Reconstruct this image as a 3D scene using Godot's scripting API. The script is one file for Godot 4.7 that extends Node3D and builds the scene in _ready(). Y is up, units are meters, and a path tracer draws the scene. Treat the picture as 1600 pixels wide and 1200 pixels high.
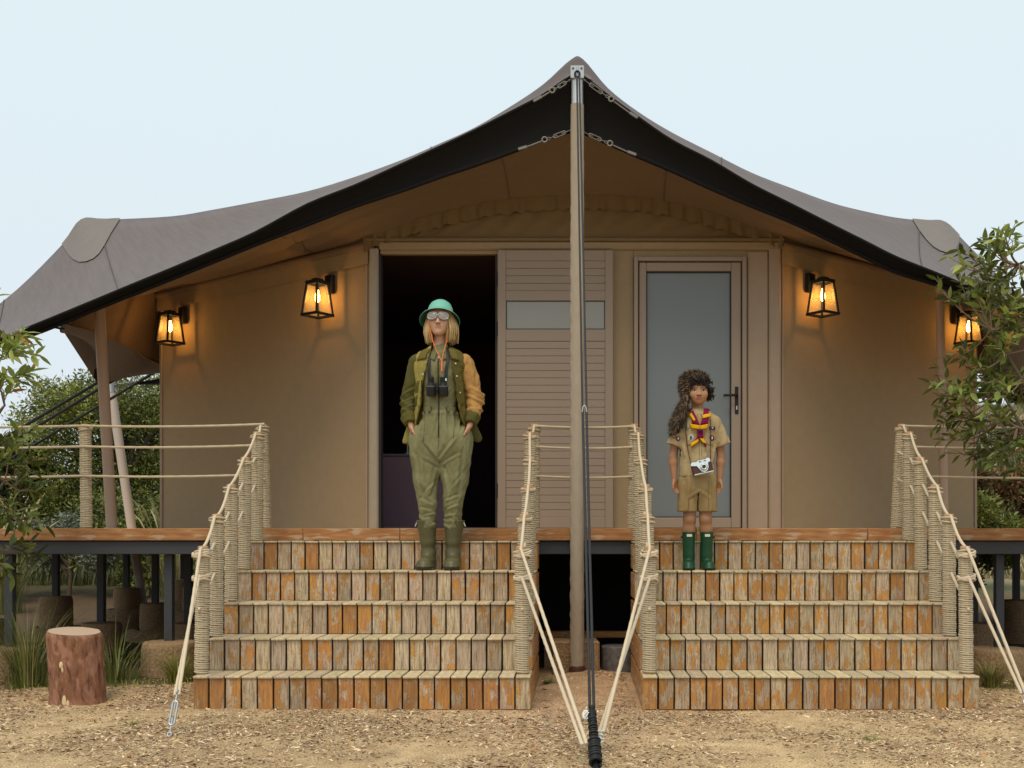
extends Node3D
# A canvas lodge on a timber deck with two flights of steps, a woman and a boy. Units are metres, y is up.

var rng := RandomNumberGenerator.new()
var taken := {}
var M := {}

# ------------------------------------------------------------------ mesh builder
class MB:
	var v := PackedVector3Array()
	var n := PackedVector3Array()
	var uv := PackedVector2Array()
	var c := PackedColorArray()
	var idx := PackedInt32Array()
	var tint := Color.WHITE
	var uvo := Vector2.ZERO

	func tri(a: Vector3, b: Vector3, d: Vector3, ua := Vector2.ZERO, ub := Vector2.ZERO, ud := Vector2.ZERO) -> void:
		var nn := (d - a).cross(b - a).normalized()
		var s := v.size()
		v.append(a); v.append(b); v.append(d)
		for k in 3:
			n.append(nn); c.append(tint); idx.append(s + k)
		uv.append(ua + uvo); uv.append(ub + uvo); uv.append(ud + uvo)

	func quad(a: Vector3, b: Vector3, d: Vector3, e: Vector3, u0 := Vector2(0, 0), u1 := Vector2(1, 0), u2 := Vector2(1, 1), u3 := Vector2(0, 1)) -> void:
		var nn := (d - a).cross(b - a)
		if nn.length_squared() < 1e-16:
			nn = (e - a).cross(d - a)
		nn = nn.normalized()
		var s := v.size()
		v.append(a); v.append(b); v.append(d); v.append(e)
		for k in 4:
			n.append(nn); c.append(tint)
		uv.append(u0 + uvo); uv.append(u1 + uvo); uv.append(u2 + uvo); uv.append(u3 + uvo)
		idx.append_array(PackedInt32Array([s, s + 1, s + 2, s, s + 2, s + 3]))

	# a smooth sheet of rows; quads (j,k) (j,k+1) (j+1,k+1) (j+1,k); wrap closes each row
	func sheet(rows: Array, wrap := false, us := 1.0, vs := 1.0, flip := false, col = null) -> void:
		var nr := rows.size()
		var nk: int = rows[0].size()
		var s := v.size()
		var vv := 0.0
		for j in nr:
			var r: PackedVector3Array = rows[j]
			var ra: PackedVector3Array = rows[maxi(j - 1, 0)]
			var rb: PackedVector3Array = rows[mini(j + 1, nr - 1)]
			if j > 0:
				vv += r[nk / 2].distance_to(ra[nk / 2])
			var uu := 0.0
			var cols := nk + 1 if wrap else nk
			for kk in cols:
				var k := kk % nk
				var kp := (k - 1 + nk) % nk if wrap else maxi(k - 1, 0)
				var kn := (k + 1) % nk if wrap else mini(k + 1, nk - 1)
				var nn := (rb[k] - ra[k]).cross(r[kn] - r[kp])
				if nn.length_squared() < 1e-18:
					nn = (rb[(k + nk / 2) % nk] - ra[k]).cross(r[kn] - r[kp])
					if nn.length_squared() < 1e-18:
						nn = rb[k] - ra[k] + Vector3(0, 1e-6, 0)
				if flip:
					nn = -nn
				if kk > 0:
					uu += r[k].distance_to(r[kp] if wrap or k > 0 else r[k])
				v.append(r[k])
				n.append(nn.normalized())
				uv.append(Vector2(uu * us, vv * vs) + uvo)
				c.append(col.call(r[k]) if col != null else tint)
		var w := nk + 1 if wrap else nk
		for j in nr - 1:
			for k in w - 1:
				var a := s + j * w + k
				var b := a + 1
				var d := a + w + 1
				var e := a + w
				if flip:
					idx.append_array(PackedInt32Array([a, d, b, a, e, d]))
				else:
					idx.append_array(PackedInt32Array([a, b, d, a, d, e]))

	# a chamfered box in the frame t; the grain runs along axis g (0 x, 1 y, 2 z)
	func box(t: Transform3D, size: Vector3, ch := 0.003, g := 1) -> void:
		var h := size * 0.5
		ch = minf(ch, minf(h.x, minf(h.y, h.z)) * 0.8)
		var i := h - Vector3(ch, ch, ch)
		var ax := [Vector3.RIGHT, Vector3.UP, Vector3.BACK]
		for a in 3:
			var b := (a + 1) % 3
			var d := (a + 2) % 3
			for s: float in [-1.0, 1.0]:
				var o: Vector3 = ax[a] * h[a] * s
				var pb: Vector3 = ax[b] * i[b]
				var pd: Vector3 = ax[d] * i[d]
				_face(t, [o - pb - pd, o + pb - pd, o + pb + pd, o - pb + pd], ax[a] * s, g)
		if ch <= 0.0:
			return
		for a in 3:
			var b := (a + 1) % 3
			var d := (a + 2) % 3
			for s1: float in [-1.0, 1.0]:
				for s2: float in [-1.0, 1.0]:
					var al: Vector3 = ax[a] * i[a]
					var p1: Vector3 = ax[b] * h[b] * s1 + ax[d] * i[d] * s2
					var p2: Vector3 = ax[b] * i[b] * s1 + ax[d] * h[d] * s2
					_face(t, [p1 - al, p1 + al, p2 + al, p2 - al], ax[b] * s1 + ax[d] * s2, g)
		for sx: float in [-1.0, 1.0]:
			for sy: float in [-1.0, 1.0]:
				for sz: float in [-1.0, 1.0]:
					var q0 := Vector3(h.x * sx, i.y * sy, i.z * sz)
					var q1 := Vector3(i.x * sx, h.y * sy, i.z * sz)
					var q2 := Vector3(i.x * sx, i.y * sy, h.z * sz)
					if (q2 - q0).cross(q1 - q0).dot(q0) < 0:
						var sw := q1
						q1 = q2
						q2 = sw
					tri(t * q0, t * q1, t * q2, Vector2(q0.x, q0.y), Vector2(q1.x, q1.y), Vector2(q2.x, q2.y))

	func _face(t: Transform3D, p: Array, out: Vector3, g: int) -> void:
		var p0: Vector3 = p[0]
		var p1: Vector3 = p[1]
		var p2: Vector3 = p[2]
		if (p2 - p0).cross(p1 - p0).dot(out) < 0:
			p = [p[3], p[2], p[1], p[0]]
		var us := []
		for q: Vector3 in p:
			var along := q[g]
			var oa := (g + 1) % 3
			var ob := (g + 2) % 3
			var across := q[oa] if absf(out[oa]) < absf(out[ob]) else q[ob]
			if absf(out[g]) > 0.8:
				across = q[oa]
				along = q[ob]
			us.append(Vector2(across, along))
		quad(t * p[0], t * p[1], t * p[2], t * p[3], us[0], us[1], us[2], us[3])

	# a tube along points; lobes > 0 gives a twisted rope
	func tube(pts: PackedVector3Array, radii, sides := 8, lobes := 0, pitch := 0.05, caps := true, squash := 1.0, up := Vector3.ZERO) -> void:
		var rows := []
		var t0 := (pts[1] - pts[0]).normalized()
		var u := up if up != Vector3.ZERO else (Vector3.UP if absf(t0.y) < 0.9 else Vector3.RIGHT)
		u = (u - t0 * u.dot(t0)).normalized()
		var run := 0.0
		for j in pts.size():
			var t := (pts[mini(j + 1, pts.size() - 1)] - pts[maxi(j - 1, 0)]).normalized()
			u = (u - t * u.dot(t)).normalized()
			var w := u.cross(t)
			if j > 0:
				run += pts[j].distance_to(pts[j - 1])
			var r: float = radii if (radii is float) else radii[j]
			var row := PackedVector3Array()
			for k in sides:
				var th := TAU * k / sides
				var rr := r
				if lobes > 0:
					rr = r * (0.88 + 0.16 * absf(cos(lobes * 0.5 * (th + TAU * run / pitch))))
				row.append(pts[j] + (u * cos(th) * squash + w * sin(th)) * rr)
			rows.append(row)
		sheet(rows, true)
		if caps:
			cap(rows[0], true)
			cap(rows[-1], false)

	func cap(r: PackedVector3Array, start: bool) -> void:
		var m := Vector3.ZERO
		for p in r:
			m += p
		m /= r.size()
		for k in r.size():
			var a := r[k]
			var b := r[(k + 1) % r.size()]
			var ua := Vector2(a.x - m.x, a.z - m.z)
			var ub := Vector2(b.x - m.x, b.z - m.z)
			if start:
				tri(m, b, a, Vector2.ZERO, ub, ua)
			else:
				tri(m, a, b, Vector2.ZERO, ua, ub)

	# a turned profile of (radius, height) points about the y axis of t
	func lathe(t: Transform3D, prof: Array, sides := 24) -> void:
		var rows := []
		for p: Vector2 in prof:
			var row := PackedVector3Array()
			for k in sides:
				var th := TAU * k / sides
				row.append(t * Vector3(cos(th) * p.x, p.y, sin(th) * p.x))
			rows.append(row)
		sheet(rows, true)

	func ball(at: Vector3, r: Vector3, sides := 12, basis := Basis()) -> void:
		var prof := []
		for j in range(0, 9):
			var a := -PI / 2 + PI * j / 8.0
			prof.append(Vector2(maxf(cos(a), 0.001), sin(a)))
		lathe(Transform3D(basis * Basis.from_scale(r), at), prof, sides)

	func add(o: Mesh, t: Transform3D) -> void:
		for sf in o.get_surface_count():
			var arr := o.surface_get_arrays(sf)
			var s := v.size()
			for p: Vector3 in arr[Mesh.ARRAY_VERTEX]:
				v.append(t * p)
				c.append(tint)
			for p: Vector3 in arr[Mesh.ARRAY_NORMAL]:
				n.append((t.basis * p).normalized())
			uv.append_array(arr[Mesh.ARRAY_TEX_UV])
			for k: int in arr[Mesh.ARRAY_INDEX]:
				idx.append(s + k)

	func commit() -> ArrayMesh:
		var arr := []
		arr.resize(Mesh.ARRAY_MAX)
		arr[Mesh.ARRAY_VERTEX] = v
		arr[Mesh.ARRAY_NORMAL] = n
		arr[Mesh.ARRAY_TEX_UV] = uv
		arr[Mesh.ARRAY_COLOR] = c
		arr[Mesh.ARRAY_INDEX] = idx
		var m := ArrayMesh.new()
		m.add_surface_from_arrays(Mesh.PRIMITIVE_TRIANGLES, arr)
		return m

# ------------------------------------------------------------------ distance field meshed with surface nets
class Field:
	var o: Vector3
	var s: float
	var nx: int
	var ny: int
	var nz: int
	var g := PackedFloat32Array()

	func _init(lo: Vector3, hi: Vector3, cell: float) -> void:
		o = lo
		s = cell
		nx = int((hi.x - lo.x) / cell) + 2
		ny = int((hi.y - lo.y) / cell) + 2
		nz = int((hi.z - lo.z) / cell) + 2
		g.resize(nx * ny * nz)
		g.fill(1.0)

	func _range(lo: Vector3, hi: Vector3) -> Array:
		var a := ((lo - o) / s).floor()
		var b := ((hi - o) / s).ceil()
		return [maxi(int(a.x), 0), maxi(int(a.y), 0), maxi(int(a.z), 0), mini(int(b.x), nx - 1), mini(int(b.y), ny - 1), mini(int(b.z), nz - 1)]

	# a tapered capsule; sc squeezes space along z about the bone (sc > 1 flattens front to back)
	func cap(a: Vector3, b: Vector3, ra: float, rb: float, k := 0.02, zs := 1.0) -> void:
		var m := maxf(ra, rb) + k + 3.0 * s
		var r := _range(Vector3(minf(a.x, b.x) - m, minf(a.y, b.y) - m, minf(a.z, b.z) - m), Vector3(maxf(a.x, b.x) + m, maxf(a.y, b.y) + m, maxf(a.z, b.z) + m))
		var bax := b.x - a.x
		var bay := b.y - a.y
		var baz := (b.z - a.z) * zs
		var l2 := maxf(bax * bax + bay * bay + baz * baz, 1e-9)
		var dr := rb - ra
		var ik := 1.0 / k
		for z in range(r[2], r[5] + 1):
			var pz := (o.z + z * s - a.z) * zs
			for y in range(r[1], r[4] + 1):
				var py := o.y + y * s - a.y
				var at := (z * ny + y) * nx
				for x in range(r[0], r[3] + 1):
					var px := o.x + x * s - a.x
					var h := clampf((px * bax + py * bay + pz * baz) / l2, 0.0, 1.0)
					var ex := px - bax * h
					var ey := py - bay * h
					var ez := pz - baz * h
					var d := sqrt(ex * ex + ey * ey + ez * ez) - ra - dr * h
					var q := g[at + x]
					var e := k - absf(d - q)
					g[at + x] = minf(d, q) - (e * e * ik * 0.25 if e > 0.0 else 0.0)

	func ell(ce: Vector3, rad: Vector3, k := 0.02, sub := false, tilt := 0.0) -> void:
		var m := maxf(rad.x, maxf(rad.y, rad.z)) + k + 3.0 * s
		var r := _range(ce - Vector3(m, m, m), ce + Vector3(m, m, m))
		var ct := cos(tilt)
		var st := sin(tilt)
		var ik := 1.0 / k
		for z in range(r[2], r[5] + 1):
			for y in range(r[1], r[4] + 1):
				var at := (z * ny + y) * nx
				var wz := o.z + z * s - ce.z
				var wy := o.y + y * s - ce.y
				var pz := wz * ct - wy * st
				var py := wz * st + wy * ct
				for x in range(r[0], r[3] + 1):
					var p := Vector3(o.x + x * s - ce.x, py, pz) / rad
					var k0 := p.length()
					var k1 := (p / rad).length()
					var d := k0 * (k0 - 1.0) / maxf(k1, 1e-6)
					var q := g[at + x]
					if sub:
						var e := k - absf(-d - q)
						g[at + x] = maxf(-d, q) + (e * e * ik * 0.25 if e > 0.0 else 0.0)
					else:
						var e := k - absf(d - q)
						g[at + x] = minf(d, q) - (e * e * ik * 0.25 if e > 0.0 else 0.0)

	func cut_below(y0: float) -> void:
		for z in nz:
			for y in ny:
				var d := y0 - (o.y + y * s)
				if d < -2.0 * s:
					continue
				for x in nx:
					var at := (z * ny + y) * nx + x
					g[at] = maxf(g[at], d)

	func value(p: Vector3) -> float:
		var q := (p - o) / s
		var x := clampi(int(q.x), 0, nx - 2)
		var y := clampi(int(q.y), 0, ny - 2)
		var z := clampi(int(q.z), 0, nz - 2)
		var f := q - Vector3(x, y, z)
		var i := (z * ny + y) * nx + x
		var a := lerpf(lerpf(g[i], g[i + 1], f.x), lerpf(g[i + nx], g[i + nx + 1], f.x), f.y)
		i += nx * ny
		var b := lerpf(lerpf(g[i], g[i + 1], f.x), lerpf(g[i + nx], g[i + nx + 1], f.x), f.y)
		return lerpf(a, b, f.z)

	# the front (+z) of the surface at x, y
	func front(x: float, y: float, off := 0.0) -> Vector3:
		var z := o.z + (nz - 2) * s
		while z > o.z and value(Vector3(x, y, z)) > 0.0:
			z -= s * 0.5
		return Vector3(x, y, z + s * 0.25 + off)

	func mesh(col = null, bend = null) -> ArrayMesh:
		var v := PackedVector3Array()
		var id := PackedInt32Array()
		id.resize(nx * ny * nz)
		id.fill(-1)
		var idx := PackedInt32Array()
		var sy := nx
		var sz := nx * ny
		for z in nz - 1:
			for y in ny - 1:
				var row := (z * ny + y) * nx
				for x in nx - 1:
					var i := row + x
					var a := g[i]
					if a > 2.0 * s or a < -2.0 * s:
						continue
					var ct := 0
					var q := [a, g[i + 1], g[i + sy], g[i + sy + 1], g[i + sz], g[i + sz + 1], g[i + sz + sy], g[i + sz + sy + 1]]
					for w in q:
						if w < 0.0:
							ct += 1
					if ct == 0 or ct == 8:
						continue
					var p := Vector3.ZERO
					var m := 0
					for e in [[0, 1], [2, 3], [4, 5], [6, 7], [0, 2], [1, 3], [4, 6], [5, 7], [0, 4], [1, 5], [2, 6], [3, 7]]:
						var e0: int = e[0]
						var e1: int = e[1]
						var g0: float = q[e0]
						var g1: float = q[e1]
						if (g0 < 0.0) != (g1 < 0.0):
							var t := g0 / (g0 - g1)
							p += Vector3(lerpf(e0 & 1, e1 & 1, t), lerpf((e0 >> 1) & 1, (e1 >> 1) & 1, t), lerpf(e0 >> 2, e1 >> 2, t))
							m += 1
					id[i] = v.size()
					v.append(o + (Vector3(x, y, z) + p / m) * s)
		for z in range(1, nz - 1):
			for y in range(1, ny - 1):
				var row := (z * ny + y) * nx
				for x in range(1, nx - 1):
					var i := row + x
					if id[i] < 0 and id[i - 1] < 0 and id[i - sy] < 0 and id[i - sz] < 0:
						continue
					var a := g[i] < 0.0
					if a != (g[i + 1] < 0.0):
						_q(idx, id[i], id[i - sy], id[i - sy - sz], id[i - sz], a)
					if a != (g[i + sy] < 0.0):
						_q(idx, id[i], id[i - sz], id[i - sz - 1], id[i - 1], a)
					if a != (g[i + sz] < 0.0):
						_q(idx, id[i], id[i - 1], id[i - 1 - sy], id[i - sy], a)
		var n := _normals(v, idx)
		if bend != null:
			for k in v.size():
				v[k] = bend.call(v[k], n[k])
			n = _normals(v, idx)
		var c := PackedColorArray()
		c.resize(v.size())
		var uv := PackedVector2Array()
		uv.resize(v.size())
		for k in v.size():
			c[k] = col.call(v[k], n[k]) if col != null else Color.WHITE
			uv[k] = Vector2(v[k].x, v[k].y)
		var arr := []
		arr.resize(Mesh.ARRAY_MAX)
		arr[Mesh.ARRAY_VERTEX] = v
		arr[Mesh.ARRAY_NORMAL] = n
		arr[Mesh.ARRAY_COLOR] = c
		arr[Mesh.ARRAY_TEX_UV] = uv
		arr[Mesh.ARRAY_INDEX] = idx
		var m := ArrayMesh.new()
		m.add_surface_from_arrays(Mesh.PRIMITIVE_TRIANGLES, arr)
		return m

	func _q(idx: PackedInt32Array, a: int, b: int, d: int, e: int, inside: bool) -> void:
		if a < 0 or b < 0 or d < 0 or e < 0:
			return
		if inside:
			idx.append_array(PackedInt32Array([a, d, b, a, e, d]))
		else:
			idx.append_array(PackedInt32Array([a, b, d, a, d, e]))

	func _normals(v: PackedVector3Array, idx: PackedInt32Array) -> PackedVector3Array:
		var n := PackedVector3Array()
		n.resize(v.size())
		for k in range(0, idx.size(), 3):
			var f := (v[idx[k + 2]] - v[idx[k]]).cross(v[idx[k + 1]] - v[idx[k]])
			n[idx[k]] += f
			n[idx[k + 1]] += f
			n[idx[k + 2]] += f
		for k in n.size():
			n[k] = n[k].normalized()
		return n

# ------------------------------------------------------------------ naming and tagging
func numbered(called: String, parent: Node) -> String:
	var key := "%d/%s" % [parent.get_instance_id(), called]
	var k: int = taken.get(key, 0)
	taken[key] = k + 1
	return called if k == 0 else "%s_%03d" % [called, k]

func tag(o: Node3D, label: String, category: String, group := "", kind := "") -> Node3D:
	if label: o.set_meta("label", label)
	if category: o.set_meta("category", category)
	if group: o.set_meta("group", group)
	if kind: o.set_meta("kind", kind)
	return o

func thing(called: String, label: String, category: String, at := Vector3.ZERO, group := "", turn := 0.0) -> Node3D:
	var o := Node3D.new()
	o.name = numbered(called, self)
	add_child(o)
	o.position = at
	o.rotation.y = turn
	tag(o, label, category, group)
	return o

func mesh_of(m) -> Mesh:
	return m.commit() if m is MB else m

# a part of parent (or a top-level mesh when parent is this node)
func part(parent: Node, called: String, m, mat: Material, at := Vector3.ZERO, turn := Basis()) -> MeshInstance3D:
	var o := MeshInstance3D.new()
	o.name = numbered(called, parent)
	o.mesh = mesh_of(m)
	o.material_override = mat
	o.transform = Transform3D(turn, at)
	parent.add_child(o)
	return o

func single(called: String, label: String, category: String, m, mat: Material, at := Vector3.ZERO, turn := Basis(), group := "") -> MeshInstance3D:
	var o := part(self, called, m, mat, at, turn)
	tag(o, label, category, group)
	return o

func structure(called: String, m, mat: Material, label := "") -> MeshInstance3D:
	var o := part(self, called, m, mat)
	tag(o, label, "", "", "structure")
	return o

func stuff(parent: Node, called: String, m: Mesh, mat: Material, xf: Array, cols: PackedColorArray) -> MultiMeshInstance3D:
	var mm := MultiMesh.new()
	mm.transform_format = MultiMesh.TRANSFORM_3D
	mm.use_colors = true
	mm.mesh = m
	mm.instance_count = xf.size()
	for k in xf.size():
		mm.set_instance_transform(k, xf[k])
		mm.set_instance_color(k, cols[k])
	var o := MultiMeshInstance3D.new()
	o.name = numbered(called, parent)
	o.multimesh = mm
	o.material_override = mat
	parent.add_child(o)
	o.set_meta("kind", "stuff")
	return o

func copy_of(o: Node3D, called: String, label: String, at: Vector3, turn := 0.0) -> Node3D:
	var d: Node3D = o.duplicate()
	d.name = numbered(called, self)
	add_child(d)
	d.position = at
	d.rotation.y = turn
	if label: d.set_meta("label", label)
	return d

# ------------------------------------------------------------------ materials
func lin(r: float, g: float, b: float) -> Color:
	return Color(r, g, b).linear_to_srgb()

func mat(called: String, col: Color, rough := 0.8, metal := 0.0) -> StandardMaterial3D:
	var m := StandardMaterial3D.new()
	m.resource_name = called
	m.albedo_color = col
	m.roughness = rough
	m.metallic = metal
	m.metallic_specular = 0.4
	M[called] = m
	return m

func noise(seed_: int, freq: float, oct := 4, kind := FastNoiseLite.TYPE_SIMPLEX_SMOOTH) -> FastNoiseLite:
	var f := FastNoiseLite.new()
	f.seed = seed_
	f.frequency = freq
	f.noise_type = kind
	f.fractal_octaves = oct
	return f

func grey(n: int, f: FastNoiseLite, sx := 1.0, sy := 1.0) -> PackedByteArray:
	# a seamless noise picture, squeezed by whole factors along each side
	var im := f.get_seamless_image(int(n * sx), int(n * sy))
	im.convert(Image.FORMAT_L8)
	if sx != 1.0 or sy != 1.0:
		im.resize(n, n, Image.INTERPOLATE_BILINEAR)
	return im.get_data()

func tex_rgb(n: int, fn: Callable) -> ImageTexture:
	var d := PackedByteArray()
	d.resize(n * n * 3)
	for i in n * n:
		var c: Color = fn.call(i)
		d[i * 3] = c.r8
		d[i * 3 + 1] = c.g8
		d[i * 3 + 2] = c.b8
	return ImageTexture.create_from_image(Image.create_from_data(n, n, false, Image.FORMAT_RGB8, d))

func tex_grey(n: int, d: PackedByteArray) -> ImageTexture:
	return ImageTexture.create_from_image(Image.create_from_data(n, n, false, Image.FORMAT_L8, d))

func srgb(r: int, g: int, b: int) -> Color:
	return Color8(r, g, b)

func make_materials() -> void:
	var n := 512
	# weathered decking: an orange stain that peels off grey bare timber (texture is half a metre a side, grain along v)
	var grain := grey(n, noise(3, 0.035, 4), 1.0, 0.125)
	var fine := grey(n, noise(5, 0.16, 3), 1.0, 0.125)
	var streak := grey(n, noise(7, 0.09, 3), 1.0, 0.0625)
	for k in 4:
		var zone := grey(n, noise(51 + k, 0.0065, 3), 1.0, 0.5)
		var flake := grey(n, noise(11 + k, 0.020, 6), 1.0, 0.5)
		var speck := grey(n, noise(31 + k, 0.09, 3), 1.0, 0.5)
		var cut: float = [0.68, 0.575, 0.495, 0.37][k]
		var stain: Color = [srgb(198, 136, 58), srgb(190, 126, 54), srgb(182, 116, 50), srgb(162, 102, 52)][k]
		var tx := tex_rgb(n, func(i: int) -> Color:
			var gr := grain[i] / 255.0
			var fi := fine[i] / 255.0
			var a := zone[i] / 255.0 * 0.42 + flake[i] / 255.0 * 0.36 + speck[i] / 255.0 * 0.22 + (gr - 0.5) * 0.16 + (fi - 0.5) * 0.14
			var t := smoothstep(cut - 0.022, cut + 0.028, a) * (0.62 + 0.30 * gr)
			var bare := srgb(160, 139, 114).lerp(srgb(220, 200, 170), clampf(gr * 0.9 + fi * 0.5 - 0.2, 0, 1))
			bare = bare.lerp(srgb(122, 108, 94), clampf((fi - 0.62) * 3.0, 0, 0.6))
			bare = bare.lerp(srgb(96, 82, 68), smoothstep(0.60, 0.78, streak[i] / 255.0) * 0.45)
			var rim := 1.0 - absf(a - cut) * 22.0
			var st := stain.lerp(srgb(204, 152, 72), clampf(gr * 1.2 - 0.3, 0, 1)).lerp(srgb(122, 74, 44), clampf((0.42 - fi) * 2.2, 0, 0.7))
			var cc := bare.lerp(st, t)
			if rim > 0.0:
				cc = cc.lerp(srgb(120, 66, 36), rim * 0.3)
			return cc)
		var m := mat("decking%d" % k, Color.WHITE, 0.72)
		m.albedo_texture = tx
		m.uv1_scale = Vector3(2, 2, 2)
		m.vertex_color_use_as_albedo = true
		m.heightmap_enabled = true
		m.heightmap_texture = tex_grey(n, grain)
		m.heightmap_scale = 0.12
	var m0 := mat("tread", srgb(230, 220, 200), 0.8)
	m0.vertex_color_use_as_albedo = true
	m0.albedo_texture = tex_rgb(n, func(i: int) -> Color:
		var gr := grain[i] / 255.0
		var fi := fine[i] / 255.0
		return srgb(196, 186, 164).lerp(srgb(250, 242, 222), clampf(gr * 0.8 + fi * 0.5 - 0.15, 0, 1)))
	m0.uv1_scale = Vector3(2, 2, 2)
	var m1 := mat("fascia", Color.WHITE, 0.55)
	var wear := grey(n, noise(71, 0.014, 5), 1.0, 0.25)
	m1.albedo_texture = tex_rgb(n, func(i: int) -> Color:
		var gr := grain[i] / 255.0
		var t := smoothstep(0.62, 0.82, wear[i] / 255.0 + (gr - 0.5) * 0.5)
		return srgb(142, 94, 56).lerp(srgb(184, 134, 86), gr).lerp(srgb(180, 160, 138), t * 0.8))
	m1.uv1_scale = Vector3(2, 2, 2)
	# canvas
	var mott := grey(n, noise(81, 0.012, 4))
	var weave := grey(n, noise(83, 0.45, 1, FastNoiseLite.TYPE_VALUE))
	var slub := grey(n, noise(84, 0.3, 2), 1.0, 0.125)
	var canvas_tx := tex_rgb(n, func(i: int) -> Color:
		var t := 0.92 + 0.03 * mott[i] / 255.0 + 0.05 * weave[i] / 255.0
		return Color(t, t, t * 0.99))
	var net_tx := tex_rgb(n, func(i: int) -> Color:
		var t := 0.80 + 0.06 * mott[i] / 255.0 + 0.16 * slub[i] / 255.0
		return Color(minf(t, 1), minf(t, 1), minf(t, 1)))
	for q in [["canvas", lin(0.365, 0.265, 0.16), 0.9], ["liner", lin(0.225, 0.152, 0.098), 0.9], ["sleeve", lin(0.40, 0.332, 0.262), 0.85], ["trim", lin(0.40, 0.295, 0.22), 0.6], ["gather", lin(0.22, 0.145, 0.07), 0.9]]:
		var m := mat(q[0], q[1], q[2])
		m.albedo_texture = canvas_tx
		m.uv1_scale = Vector3(1.3, 1.3, 1.3)
	var m2 := mat("roof", lin(0.20, 0.176, 0.183), 0.85)
	m2.albedo_texture = net_tx
	m2.uv1_scale = Vector3(3.0, 3.0, 3.0)
	var m3 := mat("net", lin(0.016, 0.015, 0.015), 0.9)
	m3.metallic_specular = 0.15
	mat("seam", lin(0.10, 0.088, 0.092), 0.85)
	mat("cap", lin(0.222, 0.20, 0.197), 0.8).albedo_texture = canvas_tx
	mat("door", lin(0.31, 0.237, 0.182), 0.55)
	mat("door_dark", lin(0.05, 0.045, 0.045), 0.6)
	mat("steel", lin(0.055, 0.058, 0.066), 0.55)
	mat("black", lin(0.012, 0.012, 0.013), 0.45)
	mat("shade_black", lin(0.014, 0.013, 0.013), 0.8)  # for the black pieces added to keep gaps dark
	mat("webbing", lin(0.018, 0.02, 0.024), 0.6)
	mat("zinc", lin(0.48, 0.49, 0.50), 0.38, 0.85)
	mat("alloy", lin(0.60, 0.60, 0.61), 0.42, 0.7)
	mat("dull_zinc", lin(0.20, 0.19, 0.175), 0.5, 0.7)
	mat("cream_rope", lin(0.63, 0.525, 0.385), 0.9)
	mat("wrap_rope", lin(0.52, 0.435, 0.305), 0.95)
	mat("post_wood", lin(0.50, 0.30, 0.16), 0.8)
	mat("white_cord", lin(0.75, 0.74, 0.70), 0.9)
	mat("pole_tan", lin(0.40, 0.275, 0.20), 0.5)
	mat("pole_pale", lin(0.55, 0.47, 0.42), 0.6)
	mat("frosted", lin(0.185, 0.205, 0.215), 0.28)
	mat("frosted_small", lin(0.30, 0.30, 0.28), 0.3)
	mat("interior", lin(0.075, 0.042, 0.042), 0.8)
	mat("counter", lin(0.30, 0.19, 0.235), 0.6)
	mat("counter_top", lin(0.22, 0.18, 0.19), 0.4)
	var gl := mat("lantern_glass", Color(1.0, 0.92, 0.74, 0.16), 0.05)
	gl.transparency = BaseMaterial3D.TRANSPARENCY_ALPHA
	var bu := mat("bulb", Color(1, 0.8, 0.5), 0.4)
	bu.emission_enabled = true
	bu.emission = Color(1.0, 0.80, 0.45)
	bu.emission_energy_multiplier = 12.0
	var fi2 := mat("filament_sleeve", Color(1.0, 0.85, 0.6, 0.3), 0.1)
	fi2.transparency = BaseMaterial3D.TRANSPARENCY_ALPHA
	# round footings of rough earth-coloured concrete
	var lump := grey(n, noise(91, 0.03, 5))
	var conc := tex_rgb(n, func(i: int) -> Color:
		var t := 0.66 + 0.4 * lump[i] / 255.0
		return Color(minf(t, 1), minf(t, 1), minf(t, 1)))
	var m4 := mat("footing", lin(0.46, 0.30, 0.165), 0.95)
	m4.albedo_texture = conc
	m4.uv1_triplanar = true
	m4.uv1_scale = Vector3(2.5, 2.5, 2.5)
	m4.heightmap_enabled = true
	m4.heightmap_texture = tex_grey(n, lump)
	m4.heightmap_scale = 0.6
	var m5 := mat("grey_drum", lin(0.22, 0.205, 0.20), 0.7)
	m5.albedo_texture = conc
	# bark
	var bk := grey(n, noise(101, 0.026, 6), 1.0, 0.25)
	var bf := grey(n, noise(102, 0.012, 3), 1.0, 0.5)
	var bark_tx := tex_rgb(n, func(i: int) -> Color:
		var a := bk[i] / 255.0
		var b := bf[i] / 255.0
		var c := srgb(114, 76, 56).lerp(srgb(150, 106, 80), a)
		c = c.lerp(srgb(160, 116, 96), smoothstep(0.52, 0.70, b) * 0.8)
		return c.lerp(srgb(84, 50, 42), smoothstep(0.36, 0.24, a) * 0.5).lerp(srgb(170, 122, 96), smoothstep(0.70, 0.86, a) * 0.5))
	var m6 := mat("stump_bark", Color.WHITE, 0.9)
	m6.albedo_texture = bark_tx
	m6.uv1_scale = Vector3(1.6, 1.6, 1)
	m6.heightmap_enabled = true
	m6.heightmap_texture = tex_grey(n, bk)
	m6.heightmap_scale = 0.8
	mat("cut_wood", lin(0.50, 0.36, 0.26), 0.85)
	mat("pale_scar", lin(0.68, 0.52, 0.30), 0.85)
	mat("bark", lin(0.14, 0.10, 0.075), 0.95)
	mat("twig", lin(0.22, 0.15, 0.10), 0.9)
	# ground
	var gn := 1024
	var ga := grey(gn, noise(111, 0.01, 5))
	var gb := grey(gn, noise(112, 0.11, 4))
	var gc := grey(gn, noise(113, 0.30, 2))
	var m7 := mat("ground", Color.WHITE, 0.95)
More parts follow.
